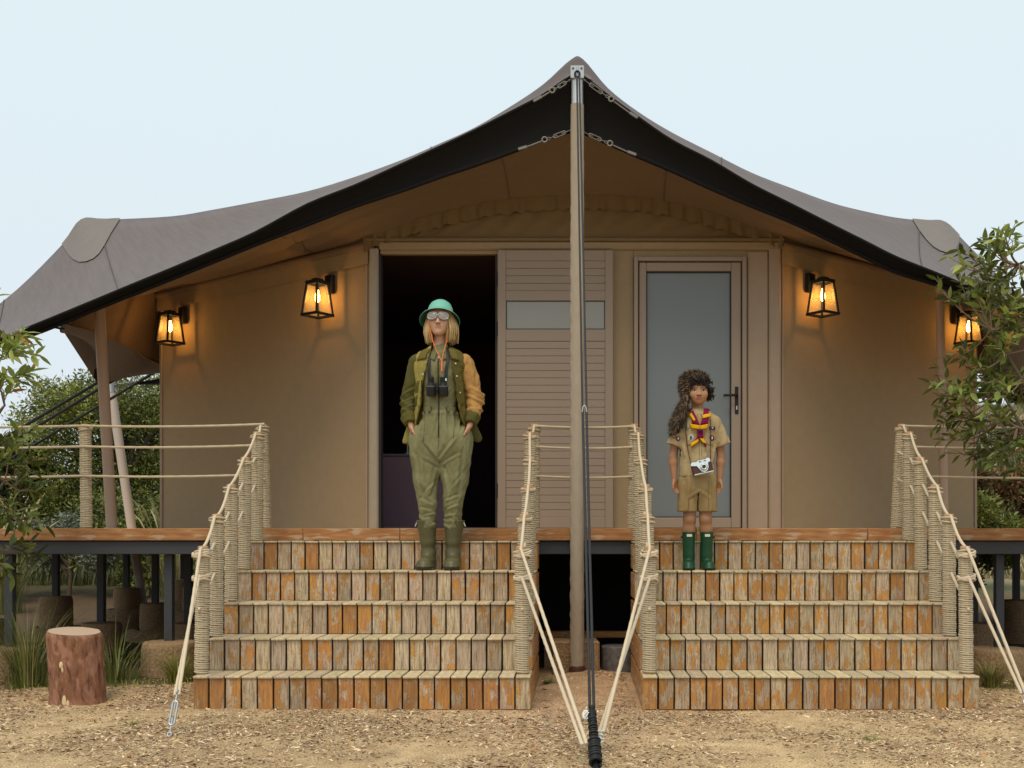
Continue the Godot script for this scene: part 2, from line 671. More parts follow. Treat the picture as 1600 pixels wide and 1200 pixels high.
	m7.albedo_texture = tex_rgb(gn, func(i: int) -> Color:
		var a := ga[i] / 255.0
		var b := gb[i] / 255.0
		var f := gc[i] / 255.0
		var c := Color(0.80, 0.78, 0.76).lerp(Color(1, 1, 1), a)
		c = c.lerp(Color(0.56, 0.52, 0.48), smoothstep(0.55, 0.72, b) * 0.7)
		return c.lerp(Color(0.42, 0.36, 0.32), smoothstep(0.62, 0.78, f) * 0.6))
	m7.vertex_color_use_as_albedo = true
	m7.uv1_triplanar = true
	m7.uv1_world_triplanar = true
	m7.uv1_scale = Vector3(0.55, 0.55, 0.55)
	m7.heightmap_enabled = true
	m7.heightmap_texture = tex_grey(gn, gb)
	m7.heightmap_scale = 1.0
	var m8 := mat("chips", Color.WHITE, 0.9)
	m8.vertex_color_use_as_albedo = true
	# leaves, grass
	var lf := mat("leaf", Color.WHITE, 0.45)
	lf.vertex_color_use_as_albedo = true
	lf.backlight_enabled = true
	lf.backlight = Color(0.45, 0.5, 0.3)
	for k in 5:
		var l2 := mat("leaf%d" % k, [lin(0.15, 0.20, 0.035), lin(0.20, 0.25, 0.05), lin(0.30, 0.335, 0.085), lin(0.105, 0.145, 0.035), lin(0.33, 0.32, 0.085)][k], 0.42)
		l2.backlight_enabled = true
		l2.backlight = Color(0.45, 0.5, 0.25)
	mat("leaf_amber", lin(0.42, 0.20, 0.03), 0.5)
	# cloth and skin, tinted by vertex colour
	for q in [["cloth", 0.9], ["skin", 0.5], ["rubber", 0.38], ["hair", 0.45], ["fur", 0.6], ["paint", 0.5]]:
		var mm := mat(q[0], Color.WHITE, q[1])
		mm.vertex_color_use_as_albedo = true
	M.skin.subsurf_scatter_enabled = true
	M.skin.subsurf_scatter_strength = 0.06
	M.cloth.metallic_specular = 0.2
	var cl: StandardMaterial3D = M.cloth
	cl.albedo_texture = canvas_tx
	cl.uv1_scale = Vector3(3, 3, 3)
	mat("lens", lin(0.30, 0.265, 0.265), 0.2, 0.2)
	mat("goggle_rim", lin(0.33, 0.31, 0.29), 0.35, 0.4)
	mat("hat_green", lin(0.17, 0.47, 0.37), 0.5)
	mat("hat_under", lin(0.03, 0.105, 0.065), 0.7)
	mat("orange_cord", lin(0.80, 0.20, 0.06), 0.7)
	mat("leather", lin(0.075, 0.03, 0.022), 0.55)
	mat("chrome", lin(0.78, 0.82, 0.84), 0.25, 0.6)
	mat("dark_glass", lin(0.02, 0.018, 0.02), 0.1)

# ------------------------------------------------------------------ ground
var gnoise: FastNoiseLite

func ground_at(x: float, z: float) -> float:
	var h := 0.018 * gnoise.get_noise_2d(x * 60.0, z * 60.0) + 0.05 * gnoise.get_noise_2d(x * 12.0 + 50.0, z * 12.0)
	var near := clampf(1.0 - absf(z + 0.4) / 1.2, 0.0, 1.0)
	if (x > -2.5 and x < -0.15) or (x > 0.25 and x < 2.6):
		h = lerpf(h, 0.0, near)
	h += 0.085 * exp(-(pow((x - 0.05) / 0.34, 2.0) + pow((z + 1.25) / 0.65, 2.0)))
	# the slope that climbs behind the right of the lodge, and gentle ground to the left
	var back := smoothstep(11.0, 48.0, -z)
	var side := smoothstep(3.0, 12.0, x)
	h += 7.2 * back * side + 2.0 * smoothstep(48.0, 120.0, -z) * side
	h += 0.35 * smoothstep(9.0, 16.0, -z) * (1.0 - side)
	return h

func axis(lo: float, hi: float, step: float, far: float) -> PackedFloat32Array:
	var a := PackedFloat32Array()
	var x := lo
	while x < hi + 0.001:
		a.append(x)
		x += step
	var d := step
	while x < far:
		a.append(x)
		d *= 1.18
		x += d
	a.append(far)
	d = step
	x = lo - step
	while x > -far:
		a.insert(0, x)
		d *= 1.18
		x -= d
	a.insert(0, -far)
	return a

func ground_colour(p: Vector3) -> Color:
	var t := gnoise.get_noise_2d(p.x * 40.0 + 300.0, p.z * 40.0)
	var u := gnoise.get_noise_2d(p.x * 9.0 - 80.0, p.z * 9.0)
	var sand := Color(0.86, 0.64, 0.37)
	var mulch := Color(0.64, 0.47, 0.275)
	var c := mulch.lerp(sand, clampf(0.45 + 1.1 * t + 0.6 * u, 0, 1))
	var mid := exp(-(pow((p.x - 0.05) / 0.7, 2.0) + pow((p.z + 0.6) / 1.2, 2.0)))
	c = c.lerp(Color(0.78, 0.54, 0.34), clampf(mid * 1.3, 0, 1))
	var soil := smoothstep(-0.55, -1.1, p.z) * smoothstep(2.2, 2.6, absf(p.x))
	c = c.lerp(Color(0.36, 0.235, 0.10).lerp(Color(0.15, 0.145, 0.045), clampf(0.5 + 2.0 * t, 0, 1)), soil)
	c = c.lerp(Color(0.16, 0.10, 0.055), smoothstep(-1.5, -2.2, p.z))  # shade under the deck painted into the ground colour
	var hill := smoothstep(-10.0, -14.0, p.z)
	var dry := Color(0.46, 0.39, 0.26).lerp(Color(0.17, 0.18, 0.06), clampf(0.42 + 1.6 * u, 0, 1)).lerp(Color(0.10, 0.10, 0.04), smoothstep(1.0, -1.5, p.x))
	return c.lerp(dry, hill)

func make_ground() -> void:
	var xs := axis(-5.0, 5.0, 0.07, 300.0)
	var zs := axis(-3.4, 2.6, 0.07, 300.0)
	var rows := []
	for z in zs:
		var r := PackedVector3Array()
		for x in xs:
			r.append(Vector3(x, ground_at(x, z), z))
		rows.append(r)
	var b := MB.new()
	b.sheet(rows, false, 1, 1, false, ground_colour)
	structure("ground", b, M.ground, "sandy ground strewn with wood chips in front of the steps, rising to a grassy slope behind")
	# wood chips and bark shreds
	var chip := MB.new()
	var l := 0.5
	var r2 := []
	for j in 4:
		var x := -l + 2.0 * l * j / 3.0
		var w: float = [0.10, 0.19, 0.16, 0.05][j]
		r2.append(PackedVector3Array([Vector3(x, [0.0, 0.06, 0.07, 0.0][j], -w), Vector3(x, [0.03, 0.12, 0.12, 0.04][j], 0), Vector3(x, [0.0, 0.06, 0.05, 0.0][j], w)]))
	chip.sheet(r2)
	var cm := chip.commit()
	var xf := []
	var cs := PackedColorArray()
	var tones := [Color(0.70, 0.52, 0.31), Color(0.46, 0.31, 0.175), Color(0.80, 0.63, 0.41), Color(0.28, 0.18, 0.105), Color(0.46, 0.25, 0.12), Color(0.60, 0.47, 0.33), Color(0.22, 0.14, 0.09), Color(0.30, 0.19, 0.11)]
	var tries := 0
	while xf.size() < 64000 and tries < 300000:
		tries += 1
		var z := rng.randf_range(-1.6, 2.5)
		var x := rng.randf_range(-5.2, 4.2)
		if z < -1.5 and absf(x) < 2.6: continue
		if z < 0.005 and ((x > -2.31 and x < -0.24) or (x > 0.35 and x < 2.42)): continue
		if Vector2(x + 3.09, z + 0.28).length() < 0.17: continue
		var keep := 0.42 + 0.9 * gnoise.get_noise_2d(x * 40.0 + 300.0, z * 40.0) * -1.0
		if z < -0.8 and absf(x) > 2.3: keep *= 0.3
		keep *= 1.0 - 0.9 * exp(-(pow((x - 0.05) / 0.42, 2.0) + pow((z + 0.8) / 0.9, 2.0)))
		if rng.randf() > keep: continue
		var s := rng.randf_range(0.009, 0.033) * (1.6 if rng.randf() < 0.06 else 1.0)
		var bs := Basis(Vector3.UP, rng.randf() * TAU) * Basis(Vector3.RIGHT, rng.randf_range(-0.7, 0.7)) * Basis(Vector3.BACK, rng.randf_range(-0.5, 0.5))
		bs = bs * Basis.from_scale(Vector3(s, s * rng.randf_range(0.4, 1.0), s * rng.randf_range(0.35, 1.0)))
		xf.append(Transform3D(bs, Vector3(x, ground_at(x, z) + 0.002, z)))
		var c: Color = tones[rng.randi() % tones.size()]
		cs.append(c * rng.randf_range(0.75, 1.2))
	var o := stuff(self, "wood_chips", cm, M.chips, xf, cs)
	tag(o, "loose wood chips and bark shreds scattered over the sandy ground before the steps", "wood chips", "", "stuff")

# ------------------------------------------------------------------ deck, footings, steps
const DECK := 1.09
const FRONT := -1.45

func make_deck() -> void:
	var t := thing("timber_deck", "raised timber deck with orange edge boards on black steel legs", "deck")
	# edge boards, butted end to end
	var xs := [-6.2, -4.0, -1.98, -1.28, 0.0, 0.86, 2.1, 3.9, 6.2]
	for i in xs.size() - 1:
		var w: float = xs[i + 1] - xs[i] - 0.003
		var b := MB.new()
		b.uvo = Vector2(rng.randf(), rng.randf())
		b.box(Transform3D(Basis(), Vector3(xs[i] + w / 2, DECK - 0.044, FRONT - 0.016)), Vector3(w, 0.088, 0.032), 0.004, 0)
		part(t, "edge_board", b, M.fascia)
	var z := FRONT - 0.036
	while z > -7.9:
		var b := MB.new()
		b.uvo = Vector2(rng.randf(), rng.randf())
		b.box(Transform3D(Basis(), Vector3(0, DECK - 0.013, z - 0.069)), Vector3(12.4, 0.026, 0.134), 0.003, 0)
		part(t, "deck_board", b, M["decking%d" % (rng.randi() % 4)])
		z -= 0.14
	var fb := MB.new()
	fb.box(Transform3D(Basis(), Vector3(0, 0.950, FRONT - 0.075)), Vector3(12.4, 0.095, 0.09), 0.004)
	part(t, "front_beam", fb, M.steel)
	for zz in [-3.0, -4.55, -6.1, -7.7]:
		var b := MB.new()
		b.box(Transform3D(Basis(), Vector3(0, 0.96, zz)), Vector3(12.4, 0.15, 0.07), 0.003)
		part(t, "cross_beam", b, M.steel)
	for k in 14:
		var b := MB.new()
		b.box(Transform3D(Basis(), Vector3(-6.0 + 0.92 * k, 1.0, -4.7)), Vector3(0.05, 0.07, 6.2), 0.0)
		part(t, "joist", b, M.steel)
	var leg := MB.new()
	leg.box(Transform3D(Basis(), Vector3(0, 0.45, 0)), Vector3(0.06, 0.9, 0.06), 0.003)
	var lm := leg.commit()
	# legs and their round footings
	var f1 := MB.new()
	f1.lathe(Transform3D(), [Vector2(0.205, -0.06), Vector2(0.215, 0.02), Vector2(0.21, 0.16), Vector2(0.20, 0.185), Vector2(0.19, 0.195), Vector2(0.001, 0.2)], 28)
	var fm := f1.commit()
	var proto: Node3D = null
	var rows := [[-1.60, 0.0], [-3.0, 0.06], [-4.55, 0.16], [-6.1, 0.24], [-7.7, 0.30]]
	var names := ["front", "second", "third", "fourth", "fifth"]
	var n := 0
	for ri in rows.size():
		var legx := [-4.17, -3.0, 3.10] if ri == 0 else [-5.1, -4.2, -3.25, -2.2, -1.1, 1.1, 2.2, 3.3, 4.4]
		for xi in legx.size():
			var x: float = legx[xi]
			if ri > 0:
				x += rng.randf_range(-0.12, 0.12)
			var zz: float = rows[ri][0]
			var up: float = rows[ri][1]
			part(t, "leg", lm, M.steel, Vector3(x, 0.0, zz))
			var lb := ""
			if ri == 0:
				lb = ["earth-coloured round footing hidden in grass under the leftmost front deck leg", "large sand-brown round footing under the deck leg just left of the left steps", "round tan footing of the deck leg to the right of the right steps"][xi]
			else:
				lb = "round footing under the %s deck leg from the left in the %s row of legs" % [["first", "second", "third", "fourth", "fifth", "sixth", "seventh", "eighth", "ninth"][xi], names[ri]]
			var sc := rng.randf_range(0.85, 1.15) * (1.0 if ri == 0 else 0.78)
			var f := thing("round_footing", lb, "footing", Vector3(x, up + ground_at(x, zz), zz), "round footings under the deck", rng.randf() * TAU)
			part(f, "drum", fm, M.footing, Vector3(0, 0, 0), Basis.from_scale(Vector3(sc, 1.0 + 0.4 * rng.randf(), sc)))
			if up > 0.1:
				var f2 := MB.new()
				f2.lathe(Transform3D(), [Vector2(0.27, -up - 0.1), Vector2(0.28, -0.1), Vector2(0.265, -0.04), Vector2(0.19, -0.035)], 28)
				part(f, "lower_drum", f2, M.footing)
			n += 1
	# a black panel added under the deck to keep the gap dark
	var s := MB.new()
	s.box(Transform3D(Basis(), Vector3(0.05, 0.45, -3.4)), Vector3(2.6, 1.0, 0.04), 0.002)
	single("added_dark_panel", "added black panel darkening the space under the deck between the two steps", "panel", s, M.shade_black)

func make_stairs(x0: float, x1: float, which: String) -> void:
	var t := thing("staircase", "%s flight of five weathered wooden steps with peeling orange stain" % which, "stairs", Vector3.ZERO, "wooden steps up to the deck")
	var count := 21
	var pitch := (x1 - x0) / count
	var variants := []
	for k in 24:
		var b := MB.new()
		b.uvo = Vector2(rng.randf(), rng.randf())
		var tv := rng.randf_range(0.72, 1.08)
		b.tint = Color(tv, tv * rng.randf_range(0.95, 1.02), tv * rng.randf_range(0.92, 1.04))
		b.box(Transform3D(), Vector3(pitch - 0.0105, 0.184, 0.022), 0.0025, 1)
		variants.append(b.commit())
	var treads := []
	for k in 10:
		var b := MB.new()
		b.uvo = Vector2(rng.randf(), rng.randf())
		var tv := rng.randf_range(0.72, 1.08)
		b.tint = Color(tv, tv * rng.randf_range(0.95, 1.02), tv * rng.randf_range(0.92, 1.04))
		b.box(Transform3D(), Vector3(pitch - 0.009, 0.014, 0.302), 0.003, 2)
		treads.append(b.commit())
	for i in 5:
		var zf := -0.29 * i
		var h := 0.2 * (i + 1)
		for k in count:
			var x := x0 + pitch * (k + 0.5)
			var o := part(t, "riser_board", variants[rng.randi() % 24], null, Vector3(x + rng.randf_range(-0.0012, 0.0012), h - 0.014 - 0.092 - 0.001, zf - 0.011 + rng.randf_range(-0.0015, 0.0015)), Basis(Vector3.UP, PI if rng.randf() < 0.5 else 0.0) * Basis(Vector3.BACK, rng.randf_range(-0.006, 0.006)))
			var roll := rng.randf()
			var m := 0
			if i == 0:
				m = 3 if roll < 0.45 else (2 if roll < 0.75 else 1)
			elif which == "left":
				m = 0 if roll < 0.42 else (1 if roll < 0.78 else (2 if roll < 0.93 else 3))
			else:
				m = 0 if roll < 0.30 else (1 if roll < 0.65 else (2 if roll < 0.9 else 3))
			o.material_override = M["decking%d" % m]
			part(t, "tread_board", treads[rng.randi() % 10], M.tread, Vector3(x + rng.randf_range(-0.0012, 0.0012), h - 0.007 + rng.randf_range(-0.0012, 0.0012), zf - 0.145 + 0.007 + rng.randf_range(-0.002, 0.002)), Basis(Vector3.UP, PI if rng.randf() < 0.5 else 0.0))
		part(t, "added_gap_backing", slab(x0 + 0.04, x1 - 0.04, h - 0.198, h - 0.018, zf - 0.045, zf - 0.027, 0.0), M.shade_black)  # black strip added behind the risers so the gaps between boards look dark
	# planked sides that step up with the treads
	for s in [0, 1]:
		var x := x0 + 0.016 if s == 0 else x1 - 0.016
		for i in 5:
			var zf := -0.29 * i - 0.024
			for q in 2:
				var y := 0.2 * i + 0.0 + 0.089 * q + 0.045
				var b := MB.new()
				b.uvo = Vector2(rng.randf(), rng.randf())
				var len := (FRONT - 0.0) - zf
				b.box(Transform3D(Basis(), Vector3(x, y, zf + len / 2)), Vector3(0.026, 0.086, absf(len)), 0.003, 2)
				part(t, "side_board", b, M["decking%d" % (3 if rng.randf() < 0.7 else 2)])

# ------------------------------------------------------------------ rope-wrapped posts and ropes
var post_wraps := []

func make_wraps() -> void:
	for k in 3:
		var pts := PackedVector3Array()
		var rad := PackedFloat32Array()
		var y := 0.006
		var nn := noise(200 + k, 1.0, 2)
		var seg := 18
		var a := 0.0
		var j := 0
		while y < 0.735:
			var turn := int(a / TAU)
			var loose := 0.0022 * nn.get_noise_1d(turn * 3.1) + 0.0012 * nn.get_noise_2d(turn * 2.3, a)
			var fat := 0.003 if (k == 0 and turn in [16, 17, 38]) or (k == 1 and turn in [12, 34, 35]) or (k == 2 and turn in [22, 44]) else 0.0
			var r := 0.0365 + loose + fat
			pts.append(Vector3(cos(a) * r, y + 0.0025 * nn.get_noise_2d(turn * 1.7 + 40.0, a * 0.6), sin(a) * r))
			rad.append(0.0066 * (1.0 + 0.10 * (1 if j % 2 == 0 else -1)))
			a += TAU / seg
			y += (0.0131 + 0.0018 * nn.get_noise_1d(turn * 7.7)) / seg
			j += 1
		var b := MB.new()
		b.tube(pts, rad, 6)
		post_wraps.append(b.commit())

func rope_post(at: Vector3, label: String, lean := Vector2.ZERO) -> void:
	var t := thing("rope_wrapped_post", label, "railing post", at, "rope-wrapped railing posts")
	t.basis = Basis(Vector3.BACK, lean.x) * Basis(Vector3.RIGHT, lean.y) * Basis(Vector3.UP, rng.randf() * TAU)
	var b := MB.new()
	b.lathe(Transform3D(), [Vector2(0.031, 0.0), Vector2(0.031, 0.762), Vector2(0.027, 0.768), Vector2(0.001, 0.77)], 14)
	part(t, "post", b, M.post_wood)
	part(t, "rope_wrapping", post_wraps[rng.randi() % 3], M.wrap_rope)
	# the knot that ties the hand rope near the top
	var k := MB.new()
	for q in 2:
		var pts := PackedVector3Array()
		for j in 19:
			var a := TAU * j / 18.0
			pts.append(Vector3(cos(a) * 0.046, 0.722 + 0.017 * q + 0.007 * sin(a + q * 2.0 + at.x * 9.0), sin(a) * 0.046))
		k.tube(pts, 0.0068, 6, 3, 0.04)
	part(t, "rope_knot", k, M.wrap_rope)

func sagged(a: Vector3, b: Vector3, sag: float, n := 14) -> PackedVector3Array:
	var p := PackedVector3Array()
	for j in n + 1:
		var t := j / float(n)
		p.append(a.lerp(b, t) - Vector3(0, sag * 4.0 * t * (1.0 - t), 0))
	return p

func rope(label: String, pts: PackedVector3Array, group: String, m: Material, r := 0.0085) -> void:
	var fine := PackedVector3Array()
	for j in pts.size() - 1:
		var n := maxi(1, int(pts[j].distance_to(pts[j + 1]) / 0.018))
		for q in n:
			fine.append(pts[j].lerp(pts[j + 1], q / float(n)))
	fine.append(pts[-1])
	var b := MB.new()
	b.tube(fine, r, 9, 3, 0.07)
	single("rope", label, "rope", b, m, Vector3.ZERO, Basis(), group)

func make_railings() -> void:
	make_wraps()
	var ords := ["lowest", "second", "third", "fourth", "fifth"]
	# side: x, deck post x, deck lean, where the ropes are anchored, words
	var sides := [
		[-2.262, -2.29, 0.035, Vector3(-2.075, 0.20, 0.82), "left edge of the left steps"],
		[-0.33, -0.315, 0.0, Vector3(0.035, 0.09, 1.62), "right edge of the left steps"],
		[0.435, 0.41, -0.01, Vector3(0.115, 0.09, 1.30), "left edge of the right steps"],
		[2.338, 2.345, -0.055, Vector3(2.46, 0.16, 0.46), "right edge of the right steps"]]
	for sd in sides:
		var x: float = sd[0]
		var tops := []
		var bases := []
		for i in 5:
			var p := Vector3(x + rng.randf_range(-0.004, 0.004), 0.2 * (i + 1), -0.105 - 0.29 * i)
			var lean := Vector2(rng.randf_range(-0.012, 0.012), rng.randf_range(-0.012, 0.012))
			rope_post(p, "%s rope-wrapped post on the %s" % [ords[i], sd[4]], lean)
			bases.append(p)
			tops.append(p + Vector3(-lean.x * 0.75, 0.752, lean.y * 0.75))
		var dp := Vector3(sd[1], DECK, -1.60)
		rope_post(dp, "rope-wrapped post standing on the deck at the %s" % sd[4], Vector2(sd[2], 0))
		bases.append(dp)
		tops.append(dp + Vector3(-float(sd[2]) * 0.75, 0.752, 0))
		var an: Vector3 = sd[3]
		var f := Vector3(0, 0, 0.046)
		var path := PackedVector3Array()
		path.append(tops[5] + f)
		for i in range(5, 0, -1):
			var sg := sagged(tops[i] + f, tops[i - 1] + f, rng.randf_range(0.02, 0.05), 8)
			for q in range(1, sg.size()):
				path.append(sg[q])
		path.append(an + Vector3(0.008, 0, 0))
		rope("cream hand rope over the post tops at the %s" % sd[4], path, "cream hand ropes of the steps", M.cream_rope, 0.0095)
		var mid := PackedVector3Array()
		mid.append(bases[5] + Vector3(0, 0.56, 0.046))
		for i in range(4, -1, -1):
			mid.append(bases[i] + Vector3(0, 0.575, 0.05))
		mid.append(an - Vector3(0.012, 0.004, 0))
		rope("cream middle rope at the %s, down to the ground" % sd[4], mid, "cream middle ropes of the steps", M.cream_rope, 0.0095)
		var low := PackedVector3Array()
		low.append(bases[5] + Vector3(0, 0.36, 0.046))
		for i in range(4, -1, -1):
			low.append(bases[i] + Vector3(0, 0.385, 0.05))
		rope("cream lower rope at the %s, ending at the lowest post" % sd[4], low, "cream lower ropes of the steps", M.cream_rope, 0.0085)
		# the knots on the lowest post
		var kn := MB.new()
		for hh in [0.575, 0.715]:
			for q in 3:
				var pts := PackedVector3Array()
				for j in 15:
					var a := TAU * j / 14.0
					pts.append(bases[0] + Vector3(cos(a) * 0.05, hh + 0.012 * (q - 1) + 0.012 * sin(a * (1 + q % 2) + q), sin(a) * 0.05))
				kn.tube(pts, 0.008, 6, 3, 0.04)
		single("tie_knot", "cream knots on the lowest rope post at the %s" % sd[4], "knot", kn, M.cream_rope, Vector3.ZERO, Basis(), "knots on the lowest posts")
	# deck railing ropes
	rope_post(Vector3(-3.61, DECK, -1.60), "rope-wrapped deck post by itself to the left of the left steps", Vector2(0.012, 0))
	rope_post(Vector3(-5.3, DECK, -1.60), "rope-wrapped deck post at the far left end of the deck railing")
	rope_post(Vector3(4.6, DECK, -1.60), "rope-wrapped deck post at the far right end of the deck railing, behind the leafy tree")
	var lev := [0.752, 0.60, 0.385]
	var lw := ["top", "middle", "bottom"]
	for k in 3:
		var y: float = DECK + lev[k]
		rope("%s rope of the deck railing left of the left steps" % lw[k], sagged(Vector3(-5.3, y, -1.56), Vector3(-3.61, y, -1.56), 0.012) + sagged(Vector3(-3.61, y, -1.56), Vector3(-2.29, y + 0.012, -1.56), 0.012), "deck railing ropes on the left", M.wrap_rope, 0.0095)
		rope("%s rope of the short deck railing between the two flights of steps" % lw[k], sagged(Vector3(-0.315, y, -1.56), Vector3(0.41, y - 0.004, -1.56), 0.012), "deck railing ropes in the middle", M.wrap_rope, 0.009)
		rope("%s rope of the deck railing right of the right steps" % lw[k], sagged(Vector3(2.37, y, -1.56), Vector3(4.6, y - 0.004, -1.56), 0.015), "deck railing ropes on the right", M.wrap_rope, 0.0085)

# a turnbuckle from a to b: two rods, a frame of two bars, and end rings
func turnbuckle(called: String, label: String, a: Vector3, b: Vector3, group: String, m: Material, w := 0.018, r := 0.0045) -> void:
	var t := thing(called, label, "turnbuckle", a, group)
	var d := b - a
	var L := d.length()
	var y := d / L
	var x := y.cross(Vector3.BACK).normalized()
	var zz := x.cross(y)
	var fr := Transform3D(Basis(x, y, zz), Vector3.ZERO)
	var body := MB.new()
	var c0 := 0.22 * L
	var c1 := 0.78 * L
	var loop := PackedVector3Array()
	for j in 25:
		var an := TAU * j / 24.0
		var yy := (c1 - w) if sin(an) > 0 else (c0 + w)
		loop.append(fr * Vector3(cos(an) * w, yy + sin(an) * w, 0))
	body.tube(loop, r, 8)
	part(t, "frame", body, m)
	for e in 2:
		var rod := MB.new()
		rod.tube(PackedVector3Array([fr * Vector3(0, [0.05 * L, 0.60 * L][e], 0), fr * Vector3(0, [0.40 * L, 0.95 * L][e], 0)]), r * 0.85, 8)
		part(t, "rod", rod, m)
		var ring := MB.new()
		var rp := PackedVector3Array()
		for j in 17:
			var an := TAU * j / 16.0
			rp.append(fr * Vector3(0 if e == 0 else cos(an) * w * 0.7, [0.0, L][e] + sin(an) * w * 0.8, cos(an) * w * 0.7 if e == 0 else 0.0))
		ring.tube(rp, r * 0.8, 6)
		part(t, "eye", ring, m)

func make_rigging() -> void:
	# the tall front mast
	var t := thing("centre_mast", "tall tent mast in a tan canvas sleeve between the two flights of steps", "tent pole", Vector3(0, 0.07, -1.385))
	var p := MB.new()
	p.lathe(Transform3D(), [Vector2(0.042, 0.0), Vector2(0.042, 4.30), Vector2(0.001, 4.301)], 20)
	part(t, "pole", p, M.alloy)
	var s := MB.new()
	var rows := []
	var nn := noise(260, 1.0, 3)
	for j in 200:
		var y := 0.03 + 4.02 * j / 199.0
		var row := PackedVector3Array()
		var loose := smoothstep(1.9, 0.3, y)
		for k in 28:
			var th := TAU * k / 28.0
			var r := 0.0475 + 0.003 * nn.get_noise_3d(cos(th) * 2.0, y * 6.0, sin(th) * 2.0) + loose * (0.002 + 0.004 * nn.get_noise_3d(cos(th) * 1.4 + 9.0, y * 16.0 + th, sin(th) * 1.4))
			# the laced seam on its left, puckered
			var seam := exp(-pow((fposmod(th - PI + PI, TAU) - PI + 0.35) / 0.22, 2.0))
			r += seam * (0.005 + 0.003 * sin(y * 52.0 + 3.0 * nn.get_noise_1d(y * 4.0))) * smoothstep(4.2, 2.5, y)
			row.append(Vector3(cos(th) * r, y, sin(th) * r))
		rows.append(row)
	s.sheet(rows, true)
	var rim := PackedVector3Array()
	for k in 28: rim.append(Vector3(cos(TAU * k / 28.0) * 0.043, 4.05, sin(TAU * k / 28.0) * 0.043))
	s.sheet([rows[-1], rim], true)
	part(t, "canvas_sleeve", s, M.sleeve)
	var hd := MB.new()
	hd.box(Transform3D(Basis(), Vector3(0, 4.27, 0.0)), Vector3(0.096, 0.092, 0.096), 0.004)
	hd.box(Transform3D(Basis(), Vector3(0, 4.27, 0.052)), Vector3(0.014, 0.08, 0.01), 0.003)
	part(t, "head_bracket", hd, M.zinc)
	var sh := MB.new()
	var rp := PackedVector3Array()
	for j in 17:
		var an := TAU * j / 16.0
		rp.append(Vector3(cos(an) * 0.017, 4.245 + sin(an) * 0.022, 0.066))
	sh.tube(rp, 0.007, 8)
	part(t, "shackle", sh, M.black)
	for dx: float in [-0.03, 0.03]:
		var bo := MB.new()
		bo.lathe(Transform3D(Basis(Vector3.RIGHT, PI / 2), Vector3(dx, 4.295, 0.048)), [Vector2(0.008, 0.0), Vector2(0.008, 0.006), Vector2(0.001, 0.007)], 8)
		part(t, "bolt", bo, M.dull_zinc)
	var ft := MB.new()
	ft.lathe(Transform3D(), [Vector2(0.064, -0.06), Vector2(0.06, 0.02), Vector2(0.052, 0.035), Vector2(0.045, 0.04)], 20)
	part(t, "pole_foot", ft, M.leather)
	# the block the mast stands in and the drum beside it
	var bl := MB.new()
	bl.box(Transform3D(Basis(Vector3.UP, 0.06), Vector3(-0.015, 0.12, -1.66)), Vector3(0.34, 0.30, 0.32), 0.012)
	single("footing_block", "square earth-brown block directly behind the foot of the tall mast", "block", bl, M.footing)
	var dr := MB.new()
	dr.lathe(Transform3D(Basis(), Vector3(0.30, -0.03, -1.78)), [Vector2(0.115, 0.0), Vector2(0.12, 0.03), Vector2(0.117, 0.22), Vector2(0.122, 0.235), Vector2(0.112, 0.245), Vector2(0.001, 0.245)], 24)
	single("grey_drum", "grey drum under the deck to the right of the mast foot", "drum", dr, M.grey_drum)
	var lg := MB.new()
	lg.box(Transform3D(Basis(), Vector3(0.1, 0.275, -2.05)), Vector3(0.75, 0.05, 0.10), 0.006, 0)
	single("timber_bearer", "short horizontal timber bearer under the deck behind the mast foot", "timber", lg, M.decking3)
	for k in [-0.22, 0.42]:
		var lp := MB.new()
		lp.box(Transform3D(Basis(), Vector3(k, 0.12, -2.05)), Vector3(0.07, 0.26, 0.08), 0.004)
		single("bearer_stub", "%s short dark stub that carries the timber bearer behind the mast" % ("left" if k < 0 else "right"), "post", lp, M.footing)
	# the main guy strap: double from the mast head to the carabiner, single below, whipped with black rope at the anchor
	var top := Vector3(0.005, 4.30, -1.31)
	var car := Vector3(0.042, 1.75, 0.02)
	var foot := Vector3(0.068, 0.20, 1.40)
	var g := thing("guy_strap", "long dark double guy strap from the mast head down to the ground anchor", "strap", Vector3.ZERO)
	for dx: float in [-0.010, 0.012]:
		var b := MB.new()
		b.tube(PackedVector3Array([top + Vector3(dx * 0.8, 0, 0), top.lerp(car, 0.5) + Vector3(dx, 0, 0), car + Vector3(dx * 1.15, 0, 0)]), 0.006, 8, 0, 0.05, true, 0.4)
		part(g, "webbing", b, M.webbing)
	for dx: float in [-0.009, 0.010]:
		var b := MB.new()
		b.tube(PackedVector3Array([car + Vector3(dx * 1.2, 0.03, 0), car.lerp(foot, 0.5) + Vector3(dx, 0, 0), foot + Vector3(dx, 0, 0)]), 0.0072, 8, 0, 0.05, true, 0.4)
		part(g, "webbing", b, M.webbing)
	var cb := MB.new()
	var cp := PackedVector3Array()
	for j in 25:
		var an := TAU * j / 24.0
		cp.append(car + Vector3(cos(an) * 0.013, sin(an) * 0.045, 0.018))
	cb.tube(cp, 0.0048, 8)
	part(g, "carabiner", cb, M.zinc)
	var wr := MB.new()
	var dirn := (Vector3(0.082, 0.0, 1.72) - foot).normalized()
	var side := dirn.cross(Vector3.RIGHT).normalized()
	var hp := PackedVector3Array()
	var hr := PackedFloat32Array()
	for j in 420:
		var s2 := j / 419.0
		var a := j * TAU / 20.0
		var cpt := foot.lerp(Vector3(0.082, 0.02, 1.78), s2 * 0.93)
		var rr := 0.0155 + (0.006 if s2 > 0.55 else 0.0) + 0.002 * sin(j * 0.11)
		hp.append(cpt + (Vector3.RIGHT * cos(a) + side * sin(a)) * rr)
		hr.append(0.0062 if s2 < 0.55 else 0.0085)
	wr.tube(hp, hr, 6)
